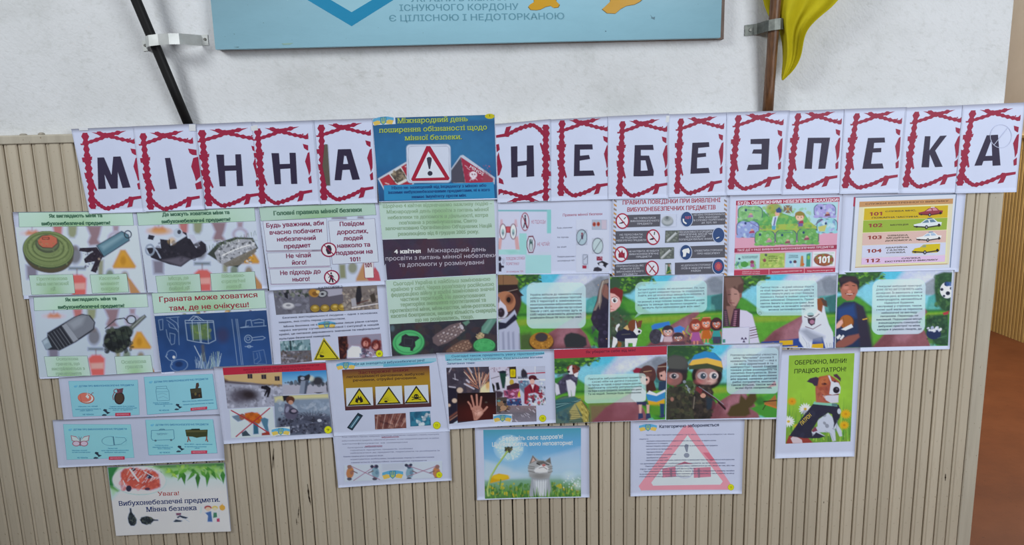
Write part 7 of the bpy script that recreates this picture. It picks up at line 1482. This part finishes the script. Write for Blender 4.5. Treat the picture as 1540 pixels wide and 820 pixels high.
g.e(856, 325, 38, 26, '5a2834'); g.p([(820, 330), (900, 330), (920, 342), (830, 345)], '4a1f2c'); g.e(853, 358, 22, 24, 'c8a49c', 0, 1); g.p([(780, 420), (830, 380), (880, 380), (950, 420), (965, 480), (920, 480), (880, 460), (820, 470), (810, 570), (780, 560)], '8c2f44', 1, 2); g.p([(840, 385), (872, 385), (858, 430)], 'd4c0c4'); g.l([(830, 400), (850, 450)], 6, '34242c'); g.l([(880, 400), (870, 450)], 6, '34242c'); g.e(930, 420, 18, 22, '4c2c34', 0, .9); g.bl(810, 480, 975, 572, 60, 6, 16, ['d4d4de', '8c3c4c', '34384c', 'c8ccd8', '5c6c60', 'b45c68'], 5, .85); g.bl(900, 360, 975, 470, 16, 6, 16, ['9cacbc', 'c8d0dc', '2c3038'], 6, .7); s.put(g)
g = s.pic([(525, 575), (888, 580), (892, 722), (500, 735)], .85, '7c7478'); g.vg('8c7c80', '6c6870', '84808c'); g.bl(525, 520, 640, 640, 30, 8, 20, ['4c3c34', 'b0886c', '6c5444', '3c3430', '9c7c34'], 3, .7); g.n(14, .08, 2)
for k in range(16): x = rs.uniform(620, 880); y = rs.uniform(590, 715); g.l([(x, y), (x+rs.uniform(10, 26), y+rs.uniform(8, 22))], 4, 'd0ccd8', .7)
for k in range(8): g.l([(640, 600+k*12), (880, 640+k*10)], 4, '9c98a4', .25)
s.put(g)
s.quad([(525, 505), (620, 500), (618, 590), (528, 640)], '4c4440', 2); s.el(565, 560, 34, 26, '8c6c54', 12); s.el(590, 600, 30, 24, 'a88468', 12); s.el(548, 535, 16, 10, '5c8c8c', 10); s.el(600, 545, 16, 14, '2c2a30', 10)
g = s.pic([(168, 465), (520, 455), (525, 700), (172, 724)], .75, '34201f'); g.vg('2a1c20', '3c2020', '4a2424'); g.e(350, 640, 150, 70, '5c2824', 0, .6, 16)
SKN = 'b08478'
for P_ in ([(318, 620), (300, 560), (275, 545), (262, 535)], ): pass
def fing(pts, w, c=SKN): g.l(pts, w+5, '6c3c38', .9, 1.5); g.l(pts, w, c, 1, 1.2)
fing([(300, 610), (290, 575), (268, 545)], 14); fing([(322, 590), (310, 540), (298, 490)], 15); fing([(350, 585), (348, 535), (345, 480)], 16); fing([(375, 595), (382, 545), (388, 500)], 15); fing([(395, 640), (425, 610), (440, 592)], 17)
g.p([(296, 600), (330, 580), (375, 580), (400, 610), (405, 650), (380, 680), (345, 715), (320, 712), (312, 660)], SKN, 1, 2); g.e(362, 645, 28, 22, 'd4aca0', 0, .8, 5); g.l([(310, 620), (345, 640), (390, 620)], 4, '8c5c54', .7); g.l([(330, 700), (350, 650), (345, 605)], 4, '8c5c54', .6); g.l([(318, 640), (328, 690)], 5, '7c4c48', .6); g.e(432, 548, 12, 8, '5c5450', 0, .8); s.put(g)
s.quad([(495, 658), (668, 655), (668, 730), (498, 736)], 'c8d0e2', 2); emblem(s, 582, 694, 165, -.02); badge(s, 948, 694, 33, '10')
s.build('picture_poster', 'photo collage poster with sparks, open palm and fireworks seller', 'poster', 'mine awareness posters')

D5 = (825, 510, 6.074)
s = Sheet([(833, 526.5), (1004.5, 519.5), (1002, 632), (836, 637)], .0066, D5)
g = s.pic([(52, 160), (1080, 140), (1064, 735), (66, 772)], .9); park(g, 5); g.p([(52, 160), (330, 160), (300, 185), (200, 215), (60, 200)], '4f7c3c', .9, 5)
g.p([(370, 600), (520, 590), (760, 590), (820, 650), (790, 760), (370, 765)], '84505a', .7, 10)
# ball of yarn like globe
g.e(180, 720, 196, 200, '3c4c50', 0, 1, 3); g.e(180, 720, 190, 194, '5c7268', 0); g.p([(60, 560), (240, 530), (290, 570), (70, 680)], '3f6a70', 1, 3)
for k in range(5): g.l([(70, 640-k*14), (290, 545+k*8)], 6, ['2f4c54', '7ca0a0'][k % 2], .9)
g.p([(190, 660), (240, 590), (300, 720), (200, 740)], 'a49c6c', 1, 2)
for k in range(6): g.l([(190, 655+k*20), (300+k*6, 660+k*20)], 4, '4c4c34', .9)
g.p([(245, 590), (300, 560), (370, 660), (365, 760), (320, 765), (310, 700)], 'a89c58', 1, 2)
for k in range(7): g.e(325, 610+k*24, 26, 9, ['6c6430', 'c4b870'][k % 2], 40, .8, 1, 4)
g.l([(300, 560), (372, 680), (350, 765)], 5, '5c5430', .8); g.bl(70, 660, 190, 765, 20, 10, 30, ['3c5c68', '4c6c74', '2f4450'], 3, .5)
# seated terrier
g.p([(60, 430), (100, 380), (160, 320), (240, 320), (270, 350), (260, 420), (200, 470), (110, 510), (70, 520)], '4c485c', 1, 3); g.bl(80, 330, 250, 460, 20, 8, 20, ['5c5870', '3a3648', '6c6880'], 4, .6); g.p([(60, 400), (90, 420), (105, 500), (70, 515), (60, 480)], 'c4c4d0', 1, 2); g.p([(160, 380), (200, 370), (240, 400), (250, 440), (240, 520), (215, 525), (205, 470), (208, 525), (185, 528), (170, 450)], 'c8c8d4', 1, 2)
g.p([(165, 260), (200, 235), (250, 240), (280, 260), (270, 330), (230, 330), (180, 310)], '7c443c', 1, 2); g.p([(195, 250), (215, 240), (215, 280), (225, 320), (190, 322), (175, 300)], 'd0ccd4', 1, 1.5); g.e(184, 300, 12, 11, '2c2830'); g.p([(240, 240), (290, 265), (285, 290), (262, 280)], '5c3834'); g.e(225, 270, 8, 8, '2c2024'); g.p([(230, 320), (275, 300), (262, 350), (240, 345)], 'd4d4dc', .9)
# two children reading
g.p([(770, 290), (800, 262), (860, 270), (840, 310), (780, 312)], '8c2c44', 1, 2); g.e(905, 330, 78, 90, '5c3c3c', 0, 1, 2); g.p([(860, 380), (960, 380), (985, 470), (900, 490)], '50322f', 1, 2); g.e(880, 372, 42, 46, 'cca49c', 0, 1, 2); g.p([(850, 330), (900, 300), (950, 320), (930, 345), (880, 345)], '6c4840', .9, 2); g.e(895, 372, 10, 12, '2c2430'); g.l([(870, 300), (940, 290)], 7, 'b09478', .9)
g.p([(765, 450), (840, 430), (890, 480), (885, 560), (800, 580), (750, 540)], 'c0b8c8', 1, 2); g.p([(985, 300), (1000, 240), (1080, 210), (1078, 390), (1010, 380), (990, 350)], '5c3a38', 1, 2); g.p([(1010, 310), (1060, 290), (1076, 320), (1070, 380), (1020, 370)], 'c49c94', 1, 2); g.e(1030, 335, 9, 10, '2c2430'); g.l([(1000, 255), (1075, 250)], 8, 'b09c8c', .8)
g.p([(1010, 390), (1074, 380), (1070, 470), (1000, 470)], '34445c', 1, 2); g.p([(890, 505), (920, 475), (985, 500), (1065, 465), (1064, 560), (990, 590), (910, 580)], '3f88b8', 1, 2); g.p([(905, 560), (985, 575), (1060, 545), (1058, 600), (980, 620), (915, 600)], 'c8a030', 1, 2); g.p([(895, 500), (920, 472), (985, 500), (1066, 460), (1068, 480), (985, 520)], 'd4d4e0', 1, 1.5)
g.p([(800, 570), (900, 570), (890, 610), (810, 600)], '3c3c5c', 1, 2)
for x in (838, 908): g.p([(x-14, 600), (x+14, 600), (x+10, 680), (x-10, 680)], 'c8a49c', 1, 2); g.p([(x-18, 680), (x+22, 678), (x+26, 720), (x-20, 735)], '3a4468')
g.p([(1015, 590), (1060, 590), (1054, 690), (1020, 700)], '2f4a6c', 1, 2); g.e(1035, 700, 26, 18, '3a4468'); g.p([(930, 600), (1010, 600), (1020, 700), (930, 690)], '5c9038', .9, 4)
g.rr(330, 322, 888, 580, 36, 'c4dcd8', .55, sl=-.03); g.rr(330, 322, 888, 580, 36, 'd4e8e4', .35, 1, 3, sl=-.03)
s.put(g)
s.quad([(50, 98), (1086, 64), (1084, 142), (52, 180)], 'ac3244', 6); s.t('Як уберегти себе від мін!', 340, 132, 796, 112, 24, '5c1c34', .02)
para(s, ['Пам\'ятайте: вибухонебезпечні предмети', 'схожі ніби на дитячі іграшки', 'Не підходь, не торкай, а краще повідом дорослих', 'найближчу службу рятувальників', 'Не бери в руки предмети, незнайомі або дивні', 'Та не кидай. Завжди будь обережним.'], 360, 850, 374, 512, 17, -.035, '3f5a5c', w=.012)
s.build('picture_poster', 'red-headed park poster with dog on yarn ball and two reading children', 'poster', 'park picture posters')

D6 = (995, 505, 5.858)
s = Sheet([(1003, 519.5), (1177, 515.5), (1167, 630), (1001, 632.5)], .0072, D6, bend=(0, 0, .0012, 0))
g = s.pic([(52, 90), (1042, 75), (1010, 718), (40, 742)], .85); park(g, 6); g.p([(52, 90), (260, 88), (330, 130), (200, 200), (50, 220)], '36553c', .9, 8)
g.p([(690, 540), (700, 520), (740, 560), (780, 500), (830, 500), (838, 560), (800, 620), (770, 640), (780, 690), (740, 712), (600, 715), (575, 690), (610, 620), (680, 590)], '54482f', 1, 4)
g.p([(780, 640), (1010, 560), (1012, 716), (900, 716)], '4a8c3c', 1, 3); g.p([(905, 590), (960, 560), (1000, 520), (1012, 560), (1010, 640), (920, 610)], '9c6c40', 1, 2); g.l([(900, 580), (1010, 570)], 9, '3c3428'); g.l([(920, 600), (890, 650)], 7, '3c3428'); g.l([(910, 600), (1008, 632)], 14, 'b4743c', .9)
def soldier(cx, cy, hel, face_c):
    g.e(cx, cy-70, 130, 120, hel, 0, 1, 2)
# left figure in dark helmet
g.e(135, 350, 92, 90, '3c3436', 0, 1, 3); g.e(105, 370, 78, 70, '8c6460', 0, 1, 3); g.p([(60, 190), (110, 170), (200, 190), (240, 260), (225, 310), (60, 300)], '4c4c4c', 1, 2); g.e(130, 240, 100, 64, '5a5b58', 0, .8, 6); g.p([(55, 290), (235, 300), (230, 330), (55, 325)], '34343a', .9, 3); g.e(110, 355, 42, 26, 'b09c9c'); g.e(108, 357, 22, 22, '3c4048'); g.e(116, 350, 6, 5, 'd8d8e0'); g.e(122, 448, 14, 7, '8c4c48'); g.e(70, 400, 22, 14, 'a86c68', 0, .7, 6)
g.p([(45, 460), (160, 440), (260, 450), (290, 560), (280, 742), (40, 742)], '43413a', 1, 3); g.bl(50, 450, 280, 740, 90, 8, 24, ['4f5040', '393a34', '5c5644', '2f302e', '484c3c'], 3, .7); g.e(240, 450, 60, 60, '44503c', 0, .9, 4); g.bl(190, 400, 300, 500, 30, 6, 16, ['5c6a44', '2f3a2c', '6c7450', '8c94a0'], 4, .8); g.e(92, 560, 15, 18, '9c7468', 0, 1, 2); g.l([(228, 450), (245, 500)], 9, '9ca4b0', .7)
# right figure in striped helmet
g.e(400, 350, 135, 125, '2f2a2c', 0, 1, 3); g.e(398, 358, 98, 80, 'a4807c', 0, 1, 3); g.p([(315, 300), (380, 300), (350, 400), (310, 400)], '6c4c4c', .6, 8)
g.p([(232, 275), (260, 200), (330, 150), (400, 138), (470, 155), (525, 210), (540, 300), (500, 290), (400, 270), (300, 275)], '4a5440', 1, 2); g.p([(245, 240), (290, 170), (380, 138), (460, 150), (520, 205), (530, 245), (400, 215), (300, 225)], '3484b4', 1, 2); g.p([(240, 258), (270, 215), (400, 195), (525, 225), (540, 285), (400, 245), (262, 262)], 'd4ac54', 1, 2); g.p([(236, 275), (300, 255), (400, 245), (538, 282), (535, 325), (430, 290), (300, 295), (240, 300)], '46503c', 1, 2)
g.e(360, 352, 44, 34, 'b0a4a8'); g.e(460, 352, 40, 34, 'c8bcbc'); g.e(366, 356, 24, 26, '44505c'); g.e(462, 357, 22, 26, '44505c'); g.e(374, 348, 6, 6, 'dce0e8'); g.e(470, 349, 6, 6, 'dce0e8'); g.e(413, 386, 9, 7, '8c4444'); g.e(440, 402, 34, 20, 'd4b4ac', 0, .7, 6); g.e(330, 405, 34, 18, 'b46c6c', 0, .7, 6); g.l([(400, 418), (430, 416)], 5, '8c4c4c', .8)
g.p([(300, 440), (420, 430), (460, 500), (440, 560), (460, 640), (430, 735), (280, 742), (270, 560)], '403a38', 1, 3); g.bl(290, 440, 450, 730, 70, 8, 22, ['4c4a40', '35322f', '5a5044', '2c2a2c'], 5, .7); g.p([(390, 540), (470, 560), (470, 620), (400, 660)], '34404c', .9, 4); g.p([(450, 570), (480, 590), (470, 640), (440, 650)], '6c3844', .9, 3)
g.l([(310, 455), (400, 510), (480, 560), (560, 640)], 14, '4c2a30'); g.l([(330, 450), (470, 545), (545, 605)], 7, '8c8c98', .8); g.l([(500, 590), (560, 650)], 9, '2c2228'); g.e(365, 528, 24, 20, 'c09484'); g.p([(310, 450), (360, 470), (350, 520), (300, 480)], '7c3c40', .9, 2); g.l([(290, 540), (280, 640)], 10, '8c8478', .6)
g.rr(574, 108, 1030, 512, 46, 'b8d0d8', .68, sl=-.015); g.rr(574, 108, 1030, 512, 46, '94a4b4', .5, 1, 3, sl=-.015)
for k in range(4): g.l([(930, 268+k*8), (1012, 262+k*8)], 4, '3c3c4c', .6)
g.p([(930, 460), (1000, 400), (1010, 440)], 'c46c7c', .6, 3)
s.put(g)
para(s, ['Розповсюд найвідоміші «пелюстки»', 'міну "Метелик" (схожа її', 'називають "пелюстка" — яка є', 'по міну дерев\'яний й та', 'найпростіші і малий блистки', 'тонких усіма розкидають та', 'насипно боєприпасів. Вони', 'розташовані або прихованих', 'або відомі, наявних деталей', 'рибні потрапити, вносити', 'також більше, також може', 'всякі бути наприклад.'], 605, 1015, 180, 470, 17, -.02, '35405a', w=.014)
s.build('picture_poster', 'park poster with two helmeted child soldiers, one helmet blue and yellow', 'poster', 'park picture posters')

# green dog poster, right
D7 = (1155, 515, 4.433)
s = Sheet([(1172, 526.5), (1294, 523), (1284.5, 686.5), (1165, 689.5)], .0056, D7, bend=(0, 0, .001, .001))
g = s.pic([(140, 88), (577, 72), (548, 660), (116, 676)], .8, '86ac34'); g.vg('86ac38', '8ab43c', '8cb83c', '78a038', '6c9038'); g.n(30, .05, 2)
rs = np.random.RandomState(4)
for k in range(90):
    x = rs.uniform(120, 570); y = rs.uniform(560, 680); L = rs.uniform(60, 260)*(1 if rs.rand() < .5 else .6); g.p([(x-5, y), (x+5, y), (x+rs.uniform(-25, 25), y-L)], ['4c8438', '6ca83c', '3c7034', '9cc44c', '5c9438'][k % 5], .75)
def daisy(cx, cy, r, c, m):
    for k in range(14): t = k*math.pi*2/14; g.e(cx+r*.58*math.cos(t), cy+r*.5*math.sin(t), r*.42, r*.13, c, math.degrees(t), 1)
    g.e(cx, cy, r*.26, r*.22, m)
daisy(248, 445, 42, 'd8dce8', 'c0a040'); daisy(136, 528, 40, 'd8dce8', 'c4a838'); daisy(160, 394, 30, 'cc8c1c', 'b87818'); daisy(518, 478, 36, 'd0a01c', 'c08818'); daisy(508, 552, 32, 'd0a01c', 'b88018'); daisy(190, 560, 18, 'ccb430', 'b09020')
# plain sitting terrier in a dark vest
g.p([(120, 665), (140, 620), (230, 620), (270, 640), (300, 670), (240, 676), (120, 676)], '8c3c34', 1, 1.5); g.p([(150, 640), (175, 620), (225, 650), (230, 672), (165, 672)], 'c8bcc4', .9); 
g.p([(285, 600), (330, 560), (330, 520), (400, 470), (450, 520), (470, 560), (490, 590), (494, 625), (476, 628), (455, 580), (445, 570), (448, 610), (452, 655), (430, 662), (410, 600), (340, 600), (380, 625), (290, 625)], 'b9c0d0', 1, 1.5)
g.p([(300, 410), (400, 420), (470, 415), (484, 450), (480, 500), (435, 575), (440, 540), (425, 480), (400, 470), (340, 510), (290, 590), (300, 640), (240, 640), (140, 625), (220, 510)], '2b2b3c', 1, 1.5); g.p([(290, 590), (315, 560), (330, 590), (300, 600)], '7c3c50', 1); g.p([(320, 600), (380, 628), (340, 640), (285, 640)], '2b2b3c', 1); g.bl(210, 450, 400, 620, 14, 10, 26, ['33354a', '25253a'], 5, .5)
g.l([(430, 575), (455, 590), (462, 520)], 4, '6c7488', .7); g.l([(380, 590), (420, 610), (438, 655)], 4, '8c94a8', .7); g.p([(308, 395), (460, 412), (462, 428), (300, 412)], '7cb8a4', 1, 1); g.p([(425, 405), (462, 408), (462, 426), (425, 424)], '4c6c74', .9); g.e(474, 460, 12, 18, 'b4bcc8')
g.p([(318, 250), (345, 228), (410, 218), (440, 235), (478, 265), (482, 320), (470, 350), (468, 400), (400, 405), (322, 398), (316, 320)], '984e3c', 1, 1.5); g.p([(330, 240), (410, 218), (400, 280), (340, 300)], 'b0643c', .9, 5); g.p([(320, 300), (360, 330), (400, 350), (380, 400), (320, 398)], 'a85c4c', .9, 4)
g.p([(400, 222), (412, 222), (425, 260), (470, 270), (484, 300), (480, 340), (430, 350), (408, 345), (415, 300), (420, 270)], 'c8ccd8', 1, 1.5); g.e(455, 318, 22, 22, '221c26'); g.e(460, 311, 8, 5, '5c5868'); g.l([(362, 350), (410, 358), (470, 346)], 5, '4c2430'); g.p([(366, 356), (470, 352), (468, 402), (420, 405), (385, 385)], 'c4c4d0', 1, 1.5)
g.p([(258, 262), (280, 240), (320, 230), (340, 238), (330, 290), (310, 292), (295, 275)], '3a2c40', 1, 1.5); g.p([(435, 215), (460, 210), (486, 240), (484, 262), (460, 240), (440, 228)], '4c3040', 1, 1.5); g.e(375, 278, 18, 8, '5c2c2c', 0, .9); g.e(377, 277, 7, 6, '20161c'); g.e(445, 262, 9, 6, '4c2428', 0, .9); g.bl(320, 240, 400, 390, 16, 6, 16, ['8c4434', 'b46c4c', '7c3c34'], 6, .5)
s.put(g)
s.t('ОБЕРЕЖНО, МІНИ!', 176, 150, 526, 136, 28, '2a3818', .02, 2); s.t('ПРАЦЮЄ ПАТРОН!', 172, 208, 522, 192, 28, '2a3818', .02, 2)
s.t('ПАТРОН', 226, 556, 292, 490, 20, 'c4aa48', .02, 2, lean=.75)
s.build('picture_poster', 'upright green poster with sitting dog in a dark vest, daisies around', 'poster', 'mine awareness posters')

# kitten poster
D8 = (700, 625, 3.581)
s = Sheet([(714, 643), (886, 640), (886.5, 748), (717.5, 751.5)], .0030, D8, bend=(0, 0, .001, .004))
g = s.pic([(96, 78), (622, 68), (622, 436), (105, 446)], .75, '5c9cc0'); g.vg('4c94a8', '5c9cc4', '6ca4cc', '8cb8d4', 'a8c4d4', '6c9468', '4c7838')
g.p([(100, 240), (200, 270), (340, 330), (100, 360)], 'b4c8dc', .8, 8); g.p([(420, 230), (560, 190), (625, 170), (625, 290), (480, 300)], 'b0c4dc', .6, 10); g.p([(230, 200), (330, 160), (330, 260), (260, 300)], '7cb0d4', .4, 12)
g.p([(100, 350), (250, 345), (625, 345), (625, 372), (100, 380)], '6c9c78', .7, 5); g.bl(105, 365, 620, 430, 130, 4, 12, ['8c9c34', 'b4a828', '4c7c34', '6c9438', 'c4b430', '3c6c34'], 3, .75)
rs = np.random.RandomState(8)
for k in range(110): x = rs.uniform(105, 620); y = rs.uniform(405, 448); g.p([(x-4, y), (x+4, y), (x+rs.uniform(-12, 12), y-rs.uniform(22, 60))], ['2f5c2c', '5c9438', '3c7434', '8cb450'][k % 4], .75)
g.p([(128, 345), (130, 365), (225, 345), (238, 340), (228, 322), (180, 312), (150, 322)], 'c89c1c', 1, 2); g.e(190, 330, 46, 14, 'd8b428', 0, .9, 2); g.l([(190, 345), (185, 380)], 6, '5c8c3c')
g.e(233, 176, 82, 72, 'a8cce0', 0, .45, 2); g.e(233, 176, 66, 58, 'c0dcea', 0, .4, 6); 
for k in range(70):
    t = rs.uniform(0, 6.28); r_ = rs.uniform(40, 78); g.l([(233+22*math.cos(t), 180+18*math.sin(t)), (233+r_*math.cos(t), 176+r_*.88*math.sin(t))], 1.6, 'd4e4f0', .45); g.e(233+r_*math.cos(t), 176+r_*.88*math.sin(t), 3.4, 3.0, 'dce8f2', 0, .55)
g.e(232, 184, 18, 16, '4c4430', 0, .95, 2); g.bl(212, 168, 252, 204, 20, 3, 6, ['34341f', '7c6c40', '5c6c30'], 5, .9); g.l([(225, 195), (170, 270), (135, 330), (118, 400), (122, 430)], 9, 'a8c070'); g.l([(228, 197), (172, 274), (138, 334), (121, 402)], 3, '6c9448', .8)
# kitten
g.p([(355, 330), (350, 380), (340, 436), (465, 436), (460, 390), (450, 320)], '9aa0a8', 1, 3); g.p([(370, 350), (380, 430), (430, 430), (440, 350)], 'd0d6dc', .9, 6); g.p([(362, 215), (346, 250), (336, 285), (345, 330), (400, 345), (450, 335), (468, 300), (466, 270), (452, 245), (456, 228), (432, 246), (395, 240)], 'a2a4a6', 1, 2)
g.p([(362, 215), (344, 262), (384, 242)], '6c6864', 1, 1.5); g.p([(364, 226), (354, 254), (376, 243)], 'c8a8a0', .9, 1); g.p([(456, 226), (430, 246), (462, 262)], '6c6864', 1, 1.5); g.p([(384, 246), (420, 244), (440, 258), (420, 268), (385, 262)], '4a4540', .8, 3)
g.p([(370, 290), (420, 262), (450, 285), (440, 305), (400, 312), (372, 305)], 'd8dade', 1, 3); g.l([(384, 258), (400, 266)], 5, '1f1c1c'); g.l([(434, 262), (450, 266)], 5, '1f1c1c'); g.e(422, 268, 10, 7, 'b06c68', 0, 1); g.l([(396, 284), (420, 278), (440, 290)], 3, '5c4c48'); 
for y0 in (272, 282, 300): g.l([(338, y0), (372, y0+6)], 4, '5a5652', .8); g.l([(446, y0+8), (468, y0+2)], 4, '5a5652', .7)
g.e(400, 326, 44, 16, '6c6864', 0, .6, 6); 
for k in range(6): g.l([(374+k*13, 345), (376+k*12, 420)], 4, '8c9298', .6)
for k in range(26): x = rs.uniform(335, 470); g.p([(x-3, 440), (x+3, 440), (x+rs.uniform(-8, 8), 440-rs.uniform(25, 62))], ['4c8438', '2f5c2c', '7cac48'][k % 3], .85)
g.e(558, 330, 34, 26, 'c0d4e4', 0, .55, 8); g.e(605, 375, 20, 24, 'c4d8d4', 0, .6, 6)
for k in range(24): g.e(rs.uniform(525, 620), rs.uniform(308, 395), 4, 4, 'dce8f0', 0, .5)
s.put(g)
s.t('Бережіть своє здоров\'я!', 198, 136, 526, 124, 22, 'd0e0f0', .02, 2); s.t('Цінуйте життя, воно неповторне!', 142, 168, 578, 158, 22, 'd0e0f0', .02, 2)
s.build('picture_poster', 'kitten poster with dandelion clock and blue sky', 'poster', 'mine awareness posters')

# forbidden actions poster
s = Sheet([(948.5, 633), (1120, 630), (1115, 742), (948, 746.5)], .0036, D8, bend=(0, 0, .003, .001))
PK = 'd4909f'
s.pg([(1175, 58), (1215, 52), (1432, 375), (1418, 398), (945, 403), (932, 380)], PK); s.pg([(1196, 106), (1385, 355), (1372, 372), (1010, 378), (1000, 362)], 'c6cfe6')
s.pg([(1278, 200), (1310, 200), (1342, 238), (1322, 248)], 'c86c80'); s.pg([(1178, 165), (1186, 154), (1202, 158), (1196, 198), (1188, 196)], '7c8494'); s.el(1191, 215, 15, 13, '848c9c')
s.pg([(1060, 285), (1130, 275), (1135, 330), (1062, 334)], 'c0788c'); s.pg([(1228, 282), (1320, 278), (1322, 330), (1230, 336)], 'c0788c'); s.el(1180, 306, 48, 34, 'b4bccc', 22); s.el(1180, 304, 42, 28, 'ccd4e6', 22); s.pg([(1130, 268), (1180, 248), (1226, 262), (1180, 262)], 'b06478'); s.pg([(1250, 285), (1262, 284), (1264, 334), (1252, 336)], '8c6c7c'); s.pg([(1100, 290), (1112, 290), (1114, 332), (1102, 332)], '8c6c7c')
emblem(s, 983, 66, 96, -.02); s.t('Категорично забороняється', 1042, 68, 1366, 58, 16, '2a3350', .028, 2); badge(s, 1428, 385, 17, '13')
TX = [('брати до рук підозрілі предмети і та їх обстежувати, не розбирати і не чіпати', 972, 1448, 108), ('кидати їх', 936, 985, 130), ('закопувати вибухонебезпечні предмети в землю або кидати в воду, та кидати в вогонь', 974, 1350, 141), ('переносити та складати', 974, 1090, 154), ('використовувати побутових речах, розпилювати та розбирати вибухові предмети', 972, 1358, 168), ('наступати на предмети', 974, 1112, 184), ('підходити ближче', 974, 1062, 200), ('торкати та натискати на небезпечне', 974, 1134, 214), ('зрубувати дерева', 974, 1088, 230), ('користуватися поруч мобільним, радіозасобами та вимикачами через них забороняється всім дорослим', 972, 1448, 244), ('за допомогою інших небезпек, щоб з\'ясувати за якої невідомих', 940, 1400, 262), ('Пам\'ятайте! Забороняється звертати увагу, наближатися до них, якщо ви там, або там', 968, 1448, 276), ('про це негайно зателефонуйте', 940, 1240, 291), ('При виявленні підозрілих предметів, а також предмети повідомляти знахідку негайно', 960, 1448, 304), ('та дочекатися приїзду фахівців, особливо важливо дітей та дорослих, а також службу на місці', 936, 1446, 318), ('порятунку та поліцію.', 936, 1210, 331)]
for L, a, b_, y in TX: s.t(L, a, y, b_, y-(b_-a)*.010, 6.5, '6a7088', .010)
s.build('text_poster', 'white poster with large pale red triangle reading Категорично забороняється', 'poster', 'mine awareness posters')
